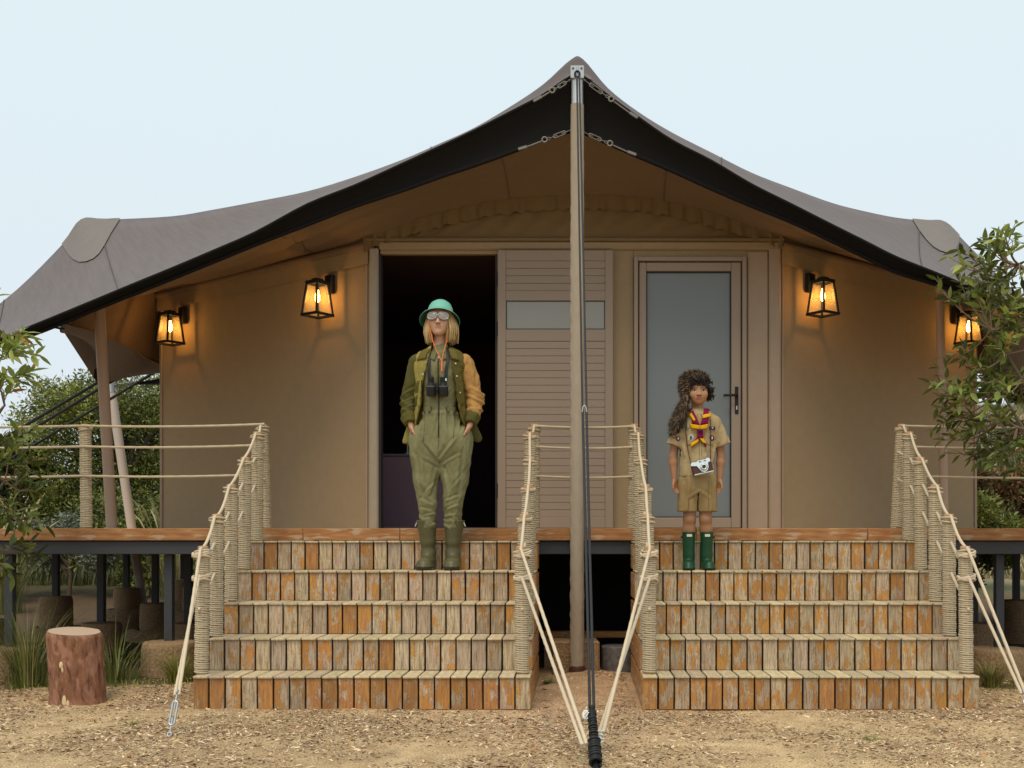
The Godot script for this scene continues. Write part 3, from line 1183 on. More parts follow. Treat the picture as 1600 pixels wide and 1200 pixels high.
	wr.tube(PackedVector3Array([foot + Vector3(0, 0.02, -0.02), Vector3(0.082, 0.0, 1.78)]), 0.014, 8)
	for q in 9:
		var a := q * 0.7
		wr.tube(PackedVector3Array([foot, foot + Vector3(cos(a) * 0.018, 0.03 + 0.01 * sin(q * 2.0), sin(a) * 0.018)]), PackedFloat32Array([0.003, 0.0008]), 4)
	part(g, "rope_whipping", wr, M.black)
	var wk := MB.new()
	for q in 3:
		var pts := PackedVector3Array()
		for j in 13:
			var an := TAU * j / 12.0
			pts.append(foot + Vector3(-0.027 + cos(an) * 0.014, -0.01 + sin(an + q) * 0.017, 0.01 + sin(an) * 0.012 * (q - 1)))
		wk.tube(pts, 0.005, 6, 3, 0.03)
	single("white_cord_knot", "small white cord knot tied beside the top of the black rope whipping", "knot", wk, M.white_cord)
	var wk2 := MB.new()
	for q in 4:
		var pts := PackedVector3Array()
		for j in 13:
			var an := TAU * j / 12.0
			pts.append(Vector3(0.112, 0.075, 1.31) + Vector3(cos(an + q) * 0.013, -0.014 * q + 0.02 + sin(an) * 0.006, sin(an + q) * 0.013))
		wk2.tube(pts, 0.0045, 6, 3, 0.03)
	wk2.tube(PackedVector3Array([Vector3(0.112, 0.075, 1.31), Vector3(0.10, 0.0, 1.36)]), 0.006, 6)
	single("white_lashing", "white lashing where the ropes from the right steps meet the ground", "lashing", wk2, M.white_cord)
	turnbuckle("turnbuckle", "silver turnbuckle in the ground at the end of the ropes left of the left steps", Vector3(-2.075, 0.215, 0.815), Vector3(-2.085, 0.01, 0.90), "ground turnbuckles", M.zinc, 0.013, 0.006)
	turnbuckle("turnbuckle", "silver turnbuckle at the end of the ropes right of the right steps", Vector3(2.455, 0.165, 0.46), Vector3(2.475, 0.0, 0.55), "ground turnbuckles", M.zinc, 0.013, 0.006)
	# chains that stretch the two canopy layers to the mast
	var ch := [[Vector3(-0.058, 4.276, -1.335), Vector3(-0.30, 4.140, -1.36), "upper left", M.dull_zinc], [Vector3(0.055, 4.276, -1.335), Vector3(0.43, 4.03, -1.40), "upper right", M.dull_zinc], [Vector3(-0.05, 3.945, -1.40), Vector3(-0.42, 3.83, -1.47), "lower left", M.dull_zinc], [Vector3(0.05, 3.93, -1.40), Vector3(0.42, 3.79, -1.47), "lower right", M.dull_zinc]]
	for c in ch:
		var a: Vector3 = c[0]
		var b: Vector3 = c[1]
		turnbuckle("tensioner", "%s metal tensioner between the mast and the canopy hem" % c[2], a, a.lerp(b, 0.42), "canopy tensioners at the mast", c[3], 0.012, 0.0045)
		var sh2 := thing("shackle_chain", "%s shackle and cable running on along the canopy hem from its tensioner" % c[2], "chain", Vector3.ZERO, "canopy tensioners at the mast")
		var r1 := MB.new()
		var pts := PackedVector3Array()
		var o := a.lerp(b, 0.50)
		for j in 17:
			var an := TAU * j / 16.0
			pts.append(o + Vector3(cos(an) * 0.018, sin(an) * 0.018, 0.01))
		r1.tube(pts, 0.007, 8)
		part(sh2, "shackle", r1, c[3])
		var r2 := MB.new()
		r2.tube(PackedVector3Array([a.lerp(b, 0.53), b]), 0.0065, 8)
		part(sh2, "cable", r2, c[3])
		var r3 := MB.new()
		r3.box(Transform3D(Basis(Vector3.BACK, atan2(b.y - a.y, b.x - a.x)), a.lerp(b, 0.93) + Vector3(0, 0, 0.012)), Vector3(0.07, 0.022, 0.012), 0.004)
		part(sh2, "clamp", r3, c[3])

# ------------------------------------------------------------------ canopy
func smooth_curve(p: Array, n := 4) -> PackedVector3Array:
	var out := PackedVector3Array()
	for j in p.size() - 1:
		var a: Vector3 = p[maxi(j - 1, 0)]
		var b: Vector3 = p[j]
		var c: Vector3 = p[j + 1]
		var d: Vector3 = p[mini(j + 2, p.size() - 1)]
		for q in n:
			out.append(b.cubic_interpolate(c, a, d, q / float(n)))
	out.append(p[-1])
	return out

func make_canopy() -> void:
	var t := thing("canopy", "large dark grey stretched canopy peaked over the lodge, with a tan lining", "canopy")
	var hem_left := [Vector3(-0.046, 4.320, -1.378), Vector3(-0.239, 4.206, -1.413), Vector3(-0.458, 4.106, -1.451), Vector3(-0.744, 3.979, -1.496), Vector3(-1.004, 3.871, -1.531), Vector3(-1.274, 3.760, -1.562), Vector3(-1.631, 3.609, -1.589), Vector3(-1.987, 3.472, -1.602), Vector3(-2.363, 3.268, -1.599), Vector3(-2.687, 3.119, -1.582), Vector3(-2.974, 2.988, -1.558), Vector3(-3.274, 2.852, -1.525), Vector3(-3.540, 2.728, -1.492), Vector3(-3.868, 2.584, -1.470), Vector3(-4.179, 2.459, -1.470), Vector3(-4.549, 2.311, -1.470)]
	var low_left := [Vector3(-0.046, 3.968, -1.478), Vector3(-0.242, 3.924, -1.513), Vector3(-0.463, 3.849, -1.551), Vector3(-0.753, 3.761, -1.596), Vector3(-1.016, 3.686, -1.631), Vector3(-1.290, 3.599, -1.662), Vector3(-1.651, 3.489, -1.689), Vector3(-2.011, 3.354, -1.702), Vector3(-2.391, 3.206, -1.699), Vector3(-2.719, 3.065, -1.682), Vector3(-3.010, 2.938, -1.658), Vector3(-3.315, 2.804, -1.625), Vector3(-3.583, 2.683, -1.592), Vector3(-3.916, 2.539, -1.570), Vector3(-4.230, 2.430, -1.570), Vector3(-4.606, 2.285, -1.570)]
	var ridge_left := [Vector3(-0.046, 4.456, -1.406), Vector3(-0.241, 4.310, -1.472), Vector3(-0.463, 4.189, -1.545), Vector3(-0.757, 4.056, -1.641), Vector3(-1.028, 3.968, -1.727), Vector3(-1.314, 3.880, -1.816), Vector3(-1.700, 3.787, -1.934), Vector3(-2.096, 3.712, -2.051), Vector3(-2.529, 3.670, -2.177), Vector3(-2.918, 3.637, -2.287), Vector3(-3.275, 3.615, -2.385), Vector3(-3.857, 3.634, -2.542), Vector3(-4.093, 3.646, -2.600), Vector3(-4.251, 3.445, -2.600), Vector3(-4.621, 3.076, -2.600), Vector3(-5.028, 2.759, -2.600)]
	var hem_right := [Vector3(0.041, 4.320, -1.377), Vector3(0.221, 4.196, -1.410), Vector3(0.439, 4.054, -1.447), Vector3(0.687, 3.902, -1.487), Vector3(0.980, 3.767, -1.528), Vector3(1.279, 3.605, -1.562), Vector3(1.574, 3.467, -1.586), Vector3(1.873, 3.321, -1.600), Vector3(2.110, 3.204, -1.603), Vector3(2.344, 3.085, -1.599), Vector3(2.599, 2.979, -1.588), Vector3(2.851, 2.868, -1.569), Vector3(3.122, 2.745, -1.543), Vector3(3.434, 2.615, -1.506), Vector3(3.697, 2.506, -1.471)]
	var low_right := [Vector3(0.042, 3.958, -1.477), Vector3(0.223, 3.892, -1.510), Vector3(0.444, 3.809, -1.547), Vector3(0.696, 3.717, -1.587), Vector3(0.992, 3.598, -1.628), Vector3(1.295, 3.481, -1.662), Vector3(1.593, 3.369, -1.686), Vector3(1.896, 3.230, -1.700), Vector3(2.135, 3.116, -1.703), Vector3(2.373, 3.001, -1.699), Vector3(2.631, 2.917, -1.688), Vector3(2.886, 2.824, -1.669), Vector3(3.161, 2.709, -1.643), Vector3(3.476, 2.578, -1.606), Vector3(3.743, 2.473, -1.571)]
	var ridge_right := [Vector3(0.041, 4.460, -1.409), Vector3(0.223, 4.286, -1.493), Vector3(0.447, 4.154, -1.594), Vector3(0.706, 4.043, -1.708), Vector3(1.018, 3.939, -1.841), Vector3(1.344, 3.831, -1.977), Vector3(1.675, 3.755, -2.110), Vector3(2.021, 3.681, -2.245), Vector3(2.302, 3.648, -2.353), Vector3(2.590, 3.627, -2.460), Vector3(2.866, 3.630, -2.561), Vector3(3.037, 3.625, -2.600), Vector3(3.211, 3.456, -2.600), Vector3(3.581, 3.086, -2.600), Vector3(3.950, 2.759, -2.600)]
	hem_left.reverse(); low_left.reverse(); ridge_left.reverse()
	var hem := smooth_curve(hem_left + hem_right)
	var low := smooth_curve(low_left + low_right)
	var ridge := smooth_curve(ridge_left + ridge_right)
	var nk := hem.size()
	var wob := noise(300, 0.5, 3)
	# the outer roof: hem up to the ridge, then back over the lodge and down to the rear
	var rows := []
	for j in 9:
		var f := j / 8.0
		var row := PackedVector3Array()
		for k in nk:
			var p := hem[k].lerp(ridge[k], f)
			p.y -= 0.10 * sin(f * PI) * (ridge[k].y - hem[k].y) * 0.8
			p.z -= 0.06 * sin(f * PI) * clampf(ridge[k].y - hem[k].y, 0, 0.6)
			row.append(p)
		rows.append(row)
	var xl := ridge[0].x
	var xr := ridge[nk - 1].x
	for q in [[-3.4, 0.97], [-4.17, 0.93], [-4.8, 0.94], [-5.7, 0.95], [-7.2, 0.96], [-9.0, 0.7]]:
		var row := PackedVector3Array()
		var zz: float = q[0]
		for k in nk:
			var r := ridge[k]
			var x := r.x
			var y := 2.9 + (minf(r.y, 4.2) - 2.9) * float(q[1])
			if x < -4.0:
				x = -4.0 - (-4.0 - x) * 0.62
				var e := clampf((-x - 4.0) / 0.62, 0.0, 1.0)
				y = lerpf(3.55, 2.92 if zz > -3.6 else (2.52 if zz > -4.3 else (2.70 if zz > -5.0 else (2.9 if zz > -6 else 2.6))), e)
			elif x > 3.0:
				var e := clampf((x - 3.0) / 0.95, 0.0, 1.0)
				x = 3.0 + e * 1.25
				y = lerpf(3.55, 2.8, e)
			row.append(Vector3(x, y, zz))
		rows.append(row)
	# smooth the columns so that the back rows follow on from the ridge
	var b := MB.new()
	b.sheet(rows, false, 1, 1, true)
	part(t, "outer_roof", b, M.roof)
	# the rolled hem and the dark net valance under it
	var h := MB.new()
	h.tube(hem, 0.012, 8)
	part(t, "hem_cord", h, M.net)
	var v := MB.new()
	var vr := []
	for j in 5:
		var f := j / 4.0
		var row := PackedVector3Array()
		for k in nk:
			var p := hem[k].lerp(low[k], f)
			p.z -= 0.04 * sin(f * PI)
			row.append(p)
		vr.append(row)
	v.sheet(vr)
	part(t, "net_valance", v, M.net)
	var h2 := MB.new()
	h2.tube(low, 0.016, 8)
	part(t, "lower_hem", h2, M.net)
	# seams that run from hem to ridge
	for xs in [-4.25, -3.35, -1.05, 1.02, 2.55]:
		var s := MB.new()
		var best := 0
		for k in nk:
			if absf(hem[k].x - xs) < absf(hem[best].x - xs):
				best = k
		var pts := PackedVector3Array()
		for j in 9:
			pts.append(rows[j][best] + Vector3(0, 0.004, 0.004))
		s.tube(pts, 0.0032, 5)
		part(t, "roof_seam", s, M.seam)
	# pale caps where the poles push the roof up
	for q in [[Vector3(0, 4.33, -1.47), 0.09, 0.165]]:
		var cb := MB.new()
		var r: float = q[1]
		var hh: float = q[2]
		var prof := []
		if r < 0.1:
			prof = [Vector2(0.135, -0.02), Vector2(0.10, 0.03), Vector2(0.078, 0.07), Vector2(0.062, 0.105), Vector2(0.045, 0.122), Vector2(0.022, 0.132), Vector2(0.001, 0.134)]
		else:
			prof = [Vector2(r * 1.0, -0.17), Vector2(r * 0.86, -0.09), Vector2(r * 0.66, 0.0), Vector2(r * 0.45, 0.055), Vector2(r * 0.2, 0.075), Vector2(0.001, 0.078)]
		cb.lathe(Transform3D(Basis.from_scale(Vector3(1, 1, 0.8)), q[0]), prof, 28)
		part(t, "pole_cap", cb, M.cap)
	for cx in [-4.06, 2.98]:
		var near := 0
		for k in nk:
			if absf(ridge[k].x - cx) < absf(ridge[near].x - cx):
				near = k
		var cr := []
		for j in range(3, 11):
			var row := PackedVector3Array()
			for k in range(near - 5, near + 5):
				var w := absf(k - near + 0.5) / 4.5
				var jj := clampf(lerpf(4.6, 8.0, w * w) + (j - 3.0) / 7.0 * (8.0 - lerpf(4.6, 7.9, w * w)), 0.0, 8.0)
				var j0 := int(jj)
				var pa: Vector3 = rows[j0][k]
				var pb: Vector3 = rows[mini(j0 + 1, rows.size() - 1)][k]
				row.append(pa.lerp(pb, jj - j0) + Vector3(0, 0.006, 0.008))
			cr.append(row)
		var cpb := MB.new()
		cpb.sheet(cr, false, 1, 1, true)
		part(t, "pole_cap", cpb, M.cap)
	# the tan lining from the lower hem back to the head of the walls
	var wall_l := [Vector3(-3.99, 3.37, -4.02), Vector3(-3.3, 3.38, -3.55), Vector3(-2.5, 3.40, -3.0), Vector3(-1.72, 3.44, -2.42), Vector3(-1.25, 3.60, -2.38), Vector3(-0.65, 3.735, -2.37), Vector3(0.0, 3.78, -2.37), Vector3(0.6, 3.75, -2.37), Vector3(1.15, 3.62, -2.38), Vector3(1.66, 3.45, -2.42), Vector3(2.4, 3.41, -2.98), Vector3(3.1, 3.38, -3.5), Vector3(3.82, 3.37, -4.02)]
	var wall := smooth_curve(wall_l, 6)
	var front := PackedVector3Array()
	var nw := wall.size()
	var lowcut := PackedVector3Array()
	for p in low:
		if p.x > -3.80 and p.x < 3.62:
			lowcut.append(p)
	for k in nw:
		var f := k / float(nw - 1)
		# matched by distance across, so that the lining runs straight back
		var x := lerpf(-3.78, 3.6, f)
		if k > 0 and k < nw - 1:
			x = lerpf(x, clampf(wall[k].x * 0.98, -3.78, 3.6), 0.6)
		var q := 0
		while q < lowcut.size() - 2 and lowcut[q + 1].x < x:
			q += 1
		var w := clampf((x - lowcut[q].x) / maxf(lowcut[q + 1].x - lowcut[q].x, 0.001), 0, 1)
		front.append(lowcut[q].lerp(lowcut[q + 1], w) + Vector3(0, 0.008, -0.006))
	var lr := []
	for j in 17:
		var f := j / 16.0
		var row := PackedVector3Array()
		for k in nw:
			var p := front[k].lerp(wall[k], f)
			p.y += 0.05 * sin(f * PI) + 0.02 * sin(f * PI) * wob.get_noise_3d(p.x * 5.0, 0, p.z * 2.0)
			# drag folds that gather towards the facet tops
			var side := smoothstep(1.2, 2.2, absf(p.x))
			p.y += side * 0.028 * sin(f * PI) * sin(22.0 * f + p.x * 3.0)
			row.append(p)
		lr.append(row)
	var lb := MB.new()
	lb.sheet(lr, false, 1, 1, false)
	part(t, "lining", lb, M.liner)
	for xs in [-0.60, 0.62, -2.2, 2.3]:
		var s := MB.new()
		var best := 0
		for k in nw:
			if absf(front[k].x - xs) < absf(front[best].x - xs):
				best = k
		var pts := PackedVector3Array()
		for j in 17:
			pts.append(lr[j][best] + Vector3(0, -0.004, 0))
		s.tube(pts, 0.003, 4)
		part(t, "lining_seam", s, M.gather)
	# lining of the side overhangs
	for sd: float in [-1.0, 1.0]:
		var e := []
		var w := []
		if sd < 0:
			e = [Vector3(-3.78, 2.60, -1.575), Vector3(-4.2, 2.80, -2.64), Vector3(-4.2, 2.815, -3.13), Vector3(-4.2, 2.82, -3.97), Vector3(-4.2, 2.78, -4.6), Vector3(-4.2, 2.9, -8.0)]
			w = [Vector3(-3.99, 3.37, -4.02), Vector3(-3.99, 3.37, -4.03), Vector3(-3.99, 3.365, -4.04), Vector3(-3.99, 3.36, -4.3), Vector3(-3.99, 3.35, -4.9), Vector3(-3.99, 3.3, -8.0)]
		else:
			e = [Vector3(3.6, 2.53, -1.575), Vector3(4.0, 2.80, -2.64), Vector3(4.0, 2.815, -3.13), Vector3(4.0, 2.82, -3.97), Vector3(4.0, 2.78, -4.6), Vector3(4.0, 2.9, -8.0)]
			w = [Vector3(3.82, 3.37, -4.02), Vector3(3.82, 3.37, -4.03), Vector3(3.82, 3.365, -4.04), Vector3(3.82, 3.36, -4.3), Vector3(3.82, 3.35, -4.9), Vector3(3.82, 3.3, -8.0)]
		var es := smooth_curve(e, 4)
		var ws := smooth_curve(w, 4)
		var sr := []
		for j in 7:
			var row := PackedVector3Array()
			for k in es.size():
				var p := es[k].lerp(ws[k], j / 6.0)
				p.y += 0.04 * sin(PI * j / 6.0)
				row.append(p)
			sr.append(row)
		var sb := MB.new()
		sb.sheet(sr, false, 1, 1, sd > 0)
		part(t, "side_lining", sb, M.liner)
		var eh := MB.new()
		eh.tube(es, 0.012, 6)
		part(t, "side_hem", eh, M.gather)
		# the dark skirt between the lining's edge and the outer edge, drawn down to a tie
		var oe := [Vector3(-3.80, 2.56, -1.58), Vector3(-4.52, 2.86, -3.3), Vector3(-4.6, 2.83, -3.87), Vector3(-4.6, 2.53, -4.17), Vector3(-4.6, 2.71, -4.8), Vector3(-4.6, 2.90, -5.7), Vector3(-4.6, 2.7, -8.0)]
		var ie := [Vector3(-3.79, 2.60, -1.60), Vector3(-4.22, 2.82, -3.1), Vector3(-4.21, 2.815, -3.7), Vector3(-4.21, 2.81, -4.2), Vector3(-4.21, 2.79, -4.8), Vector3(-4.21, 2.83, -5.7), Vector3(-4.21, 2.9, -8.0)]
		if sd > 0:
			for k in oe.size():
				oe[k].x = -oe[k].x - 0.2
				ie[k].x = -ie[k].x - 0.2
		var os := smooth_curve(oe, 5)
		var iss := smooth_curve(ie, 5)
		var kr := []
		for j in 6:
			var row := PackedVector3Array()
			for k in os.size():
				var p := iss[k].lerp(os[k], j / 5.0)
				p.y -= 0.05 * sin(PI * j / 5.0)
				row.append(p)
			kr.append(row)
		var kb := MB.new()
		kb.sheet(kr, false, 1, 1, sd < 0)
		part(t, "side_skirt", kb, M.roof)
		var oh := MB.new()
		oh.tube(os, 0.035, 6, 0, 0.05, true, 0.25)
		part(t, "side_skirt_hem", oh, M.net)

# ------------------------------------------------------------------ lodge
func prism(b: MB, poly: PackedVector2Array, z0: float, z1: float) -> void:
	# an outline in x, y given thickness along z
	var tri := Geometry2D.triangulate_polygon(poly)
	for k in range(0, tri.size(), 3):
		var a := poly[tri[k]]
		var c := poly[tri[k + 1]]
		var d := poly[tri[k + 2]]
		if (c - a).cross(d - a) > 0:
			var sw := c
			c = d
			d = sw
		b.tri(Vector3(a.x, a.y, z1), Vector3(c.x, c.y, z1), Vector3(d.x, d.y, z1), a, c, d)
		b.tri(Vector3(a.x, a.y, z0), Vector3(d.x, d.y, z0), Vector3(c.x, c.y, z0), a, d, c)
	for k in poly.size():
		var a := poly[k]
		var c := poly[(k + 1) % poly.size()]
		b.quad(Vector3(a.x, a.y, z0), Vector3(c.x, c.y, z0), Vector3(c.x, c.y, z1), Vector3(a.x, a.y, z1))

func slab(x0: float, x1: float, y0: float, y1: float, z0: float, z1: float, ch := 0.004, g := 1) -> MB:
	var b := MB.new()
	b.box(Transform3D(Basis(), Vector3((x0 + x1) / 2, (y0 + y1) / 2, (z0 + z1) / 2)), Vector3(absf(x1 - x0), absf(y1 - y0), absf(z1 - z0)), ch, g)
	return b

func make_lodge() -> void:
	var t := thing("tent_lodge", "tan canvas lodge with an open doorway, a slatted door leaf and a frosted glass door", "tent lodge")
	var Z := -2.40
	# front wall pieces around the two doors
	part(t, "front_wall", slab(-0.646, 0.452, DECK, 3.45, Z - 0.05, Z, 0.002), M.canvas)
	part(t, "front_wall", slab(1.362, 1.63, DECK, 3.45, Z - 0.05, Z, 0.002), M.canvas)
	part(t, "front_wall", slab(-1.59, -0.648, 3.315, 3.45, Z - 0.05, Z, 0.002), M.canvas)
	part(t, "front_wall", slab(0.454, 1.36, 3.285, 3.45, Z - 0.05, Z, 0.002), M.canvas)
	# angled walls, slightly slack canvas
	var wn := noise(340, 0.6, 3)
	for sd: float in [-1.0, 1.0]:
		var a := Vector3(-1.67, 0, Z) if sd < 0 else Vector3(1.63, 0, Z)
		var e := Vector3(-3.97, 0, -4.0) if sd < 0 else Vector3(3.80, 0, -4.0)
		var nrm := (e - a).cross(Vector3.UP).normalized() * (1.0 if sd > 0 else -1.0)
		if nrm.z < 0: nrm = -nrm
		var rows := []
		for j in 25:
			var y := lerpf(DECK, 3.45, j / 24.0)
			var row := PackedVector3Array()
			for k in 41:
				var f := k / 40.0
				var p := a.lerp(e, f) + Vector3(0, y, 0)
				var soft := sin(f * PI) * sin(clampf((y - DECK) / 2.36, 0, 1) * PI)
				p += nrm * (0.012 * soft * wn.get_noise_3d(f * 6.0, y * 0.7, 3.0 * sd) + 0.004 * wn.get_noise_3d(f * 30.0, y * 2.0, 9.0))
				row.append(p)
			rows.append(row)
		var b := MB.new()
		b.sheet(rows, false, 1, 1, sd < 0)
		part(t, "angled_wall", b, M.canvas)
		# hem piping and head roll of the wall
		var hr := MB.new()
		hr.tube(PackedVector3Array([a + nrm * 0.02 + Vector3(0, 3.385, 0), e + nrm * 0.02 + Vector3(0, 3.33, 0)]), 0.035, 10)
		part(t, "head_roll", hr, M.liner)
		var hv := MB.new()
		var hrow := []
		for j in 4:
			var row := PackedVector3Array()
			for k in 61:
				var f := k / 60.0
				var y := 3.38 - 0.055 * f - 0.05 * j
				row.append(a.lerp(e, f) + nrm * (0.028 + 0.004 * sin(f * 90.0) * j / 3.0) + Vector3(0, y, 0))
			hrow.append(row)
		hv.sheet(hrow, false, 1, 1, sd > 0)
		part(t, "head_flap", hv, M.canvas)
		# welts where the canvas meets the frame at each end
		for wf in [0.012, 0.985]:
			var seam := MB.new()
			seam.tube(PackedVector3Array([a.lerp(e, wf) + nrm * 0.006 + Vector3(0, DECK, 0), a.lerp(e, wf) + nrm * 0.006 + Vector3(0, 3.36, 0)]), 0.010, 6)
			part(t, "welt", seam, M.trim)
		# side and rear walls
		var sw := MB.new()
		sw.box(Transform3D(Basis(), Vector3(e.x + 0.02 * -sd, 2.25, -6.0)), Vector3(0.05, 2.3, 3.98), 0.002)
		part(t, "side_wall", sw, M.canvas)
	part(t, "rear_wall", slab(-3.97, 3.80, DECK, 3.4, -8.05, -8.0, 0.002), M.canvas)
	# corner posts of the frame in front
	part(t, "corner_post", slab(-1.675, -1.602, DECK, 3.36, Z - 0.04, Z + 0.035, 0.012), M.sleeve)
	part(t, "corner_post", slab(1.545, 1.64, DECK, 3.36, Z + 0.002, Z + 0.03, 0.012), M.trim)
	part(t, "cover_strip", slab(1.375, 1.535, DECK, 3.33, Z + 0.002, Z + 0.018, 0.004), M.trim)
	part(t, "door_head", slab(-1.60, 1.66, 3.345, 3.41, Z + 0.002, Z + 0.03, 0.012), M.canvas)
	var pipe := MB.new()
	pipe.tube(PackedVector3Array([Vector3(-1.70, 3.425, Z + 0.03), Vector3(1.66, 3.425, Z + 0.03)]), 0.017, 10)
	part(t, "head_rail", pipe, M.gather)
	# the gable above, with diagonal drag wrinkles, and the gathered frill along its top
	var top := smooth_curve([Vector3(-1.72, 3.44, Z), Vector3(-1.25, 3.60, Z), Vector3(-0.65, 3.735, Z), Vector3(0.0, 3.78, Z), Vector3(0.6, 3.75, Z), Vector3(1.15, 3.62, Z), Vector3(1.66, 3.45, Z)], 14)
	var rows := []
	for j in 11:
		var f := j / 10.0
		var row := PackedVector3Array()
		for p in top:
			var q := Vector3(p.x, lerpf(3.42, p.y + 0.02, f), Z + 0.004)
			q.z += 0.010 * sin(f * PI) * sin(26.0 * p.x - 9.0 * f + 2.0 * wn.get_noise_2d(p.x * 3.0, f)) + 0.012 * sin(f * PI) * wn.get_noise_2d(p.x * 2.0, f * 2.0)
			row.append(q)
		rows.append(row)
	var gb := MB.new()
	gb.sheet(rows, false)
	part(t, "gable", gb, M.gather)
	var fr := []
	for j in 7:
		var f := j / 6.0
		var row := PackedVector3Array()
		for k in 241:
			var g := k / 240.0 * (top.size() - 1)
			var i := mini(int(g), top.size() - 2)
			var p := top[i].lerp(top[i + 1], g - i)
			var amp := 0.008 + 0.010 * f
			var q := Vector3(p.x + 0.01 * f * sin(k * 0.31), p.y + 0.0 - 0.115 * f - 0.008 * f * sin(k * 0.9), Z + 0.035 + amp * sin(k * 0.72 + 1.6 * wn.get_noise_1d(k * 0.4)))
			row.append(q)
		fr.append(row)
	var fb := MB.new()
	fb.sheet(fr, false, 1, 1, true)
	part(t, "gathered_frill", fb, M.gather)
	# room inside
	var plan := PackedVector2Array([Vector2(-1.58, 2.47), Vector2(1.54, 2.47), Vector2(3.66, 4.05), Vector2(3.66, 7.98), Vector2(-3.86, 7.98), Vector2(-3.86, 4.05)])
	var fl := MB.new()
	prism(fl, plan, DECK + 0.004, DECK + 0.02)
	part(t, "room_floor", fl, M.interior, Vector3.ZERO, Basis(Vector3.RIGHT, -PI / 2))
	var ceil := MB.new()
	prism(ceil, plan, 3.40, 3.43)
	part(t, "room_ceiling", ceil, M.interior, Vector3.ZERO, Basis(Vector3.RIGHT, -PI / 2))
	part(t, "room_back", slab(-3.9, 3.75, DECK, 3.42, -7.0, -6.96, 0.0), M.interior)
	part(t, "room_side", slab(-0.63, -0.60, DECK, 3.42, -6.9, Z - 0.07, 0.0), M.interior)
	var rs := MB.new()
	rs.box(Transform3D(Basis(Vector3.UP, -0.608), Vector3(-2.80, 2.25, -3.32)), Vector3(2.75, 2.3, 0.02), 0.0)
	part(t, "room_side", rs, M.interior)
	part(t, "jamb", slab(-0.662, -0.648, DECK, 3.315, Z - 0.12, Z - 0.004, 0.002), M.door_dark)
	part(t, "jamb", slab(-1.60, -1.588, DECK, 3.315, Z - 0.12, Z - 0.004, 0.002), M.door_dark)
	# the open slatted leaf, folded back on the wall
	var d := part(t, "slatted_door", slab(-0.636, 0.287, DECK + 0.012, 3.33, Z + 0.03, Z + 0.05, 0.003), M.door)
	var zf := Z + 0.05
	for q in [[-0.636, -0.572], [0.223, 0.287]]:
		part(d, "stile", slab(q[0], q[1], DECK + 0.012, 3.33, zf, zf + 0.018, 0.003), M.door)
	for q in [[3.245, 3.33], [2.925, 3.005], [2.60, 2.695], [DECK + 0.012, DECK + 0.10]]:
		part(d, "rail", slab(-0.572, 0.223, q[0], q[1], zf, zf + 0.016, 0.003), M.door)
	var sp := [[3.005, 3.245, 4], [DECK + 0.10, 2.60, 24]]
	for q in sp:
		var n: int = q[2]
		var y0: float = q[0]
		var hgt: float = (float(q[1]) - y0) / n
		for k in n:
			var b := MB.new()
			b.box(Transform3D(Basis(Vector3.RIGHT, -0.016), Vector3(-0.1745, y0 + hgt * (k + 0.5), zf + 0.006)), Vector3(0.793, hgt - 0.0025, 0.010), 0.0015, 0)
			part(d, "slat", b, M.door)
	part(d, "pane", slab(-0.566, 0.217, 2.70, 2.92, zf - 0.002, zf + 0.006, 0.001), M.frosted_small)
	var bead := MB.new()
	for q in [[-0.572, 0.223, 2.919, 2.926], [-0.572, 0.223, 2.694, 2.701]]:
		bead.box(Transform3D(Basis(), Vector3(-0.1745, (q[2] + q[3]) / 2, zf + 0.0075)), Vector3(0.795, 0.008, 0.012), 0.001)
	for x in [-0.569, 0.220]:
		bead.box(Transform3D(Basis(), Vector3(x, 2.81, zf + 0.0075)), Vector3(0.008, 0.216, 0.011), 0.001)
	part(d, "glazing_bead", bead, M.door_dark)
	for y in [1.4, 2.70, 3.1]:
		var hg := MB.new()
		hg.tube(PackedVector3Array([Vector3(-0.643, y - 0.06, zf + 0.004), Vector3(-0.643, y + 0.06, zf + 0.004)]), 0.008, 8)
		part(d, "hinge", hg, M.black)
	# the closed glass door
	var g := part(t, "glass_door", slab(0.56, 1.236, 1.19, 3.17, Z - 0.02, Z - 0.008, 0.001), M.frosted)
	for q in [[0.455, 0.489, DECK + 0.004, 3.283, 0.05], [1.326, 1.36, DECK + 0.004, 3.283, 0.05], [0.489, 1.326, 3.25, 3.283, 0.048]]:
		part(g, "outer_frame", slab(q[0], q[1], q[2], q[3], Z - 0.04, Z + q[4], 0.004), M.door)
	for q in [[0.497, 0.556, DECK + 0.012, 3.242], [1.24, 1.318, DECK + 0.012, 3.242]]:
		part(g, "stile", slab(q[0], q[1], q[2], q[3], Z - 0.03, Z + 0.028, 0.006), M.door)
	for q in [[3.172, 3.242], [DECK + 0.012, 1.187]]:
		part(g, "rail", slab(0.556, 1.24, q[0], q[1], Z - 0.03, Z + 0.026, 0.006), M.door)
	var gk := MB.new()
	for q in [[0.556, 1.24, 3.164, 3.172], [0.556, 1.24, 1.187, 1.195]]:
		gk.box(Transform3D(Basis(), Vector3(0.898, (q[2] + q[3]) / 2, Z + 0.002)), Vector3(0.684, 0.008, 0.024), 0.001)
	for x in [0.560, 1.236]:
		gk.box(Transform3D(Basis(), Vector3(x, 2.18, Z + 0.002)), Vector3(0.008, 1.97, 0.022), 0.001)
	part(g, "gasket", gk, M.black)
	var hp := part(g, "handle_plate", slab(1.268, 1.296, 2.02, 2.24, Z + 0.028, Z + 0.036, 0.003), M.black)
	hp.name = "handle"
	var lv := MB.new()
	lv.tube(PackedVector3Array([Vector3(1.282, 2.165, Z + 0.036), Vector3(1.282, 2.165, Z + 0.075), Vector3(1.25, 2.166, Z + 0.082), Vector3(1.17, 2.164, Z + 0.08)]), 0.0105, 10)
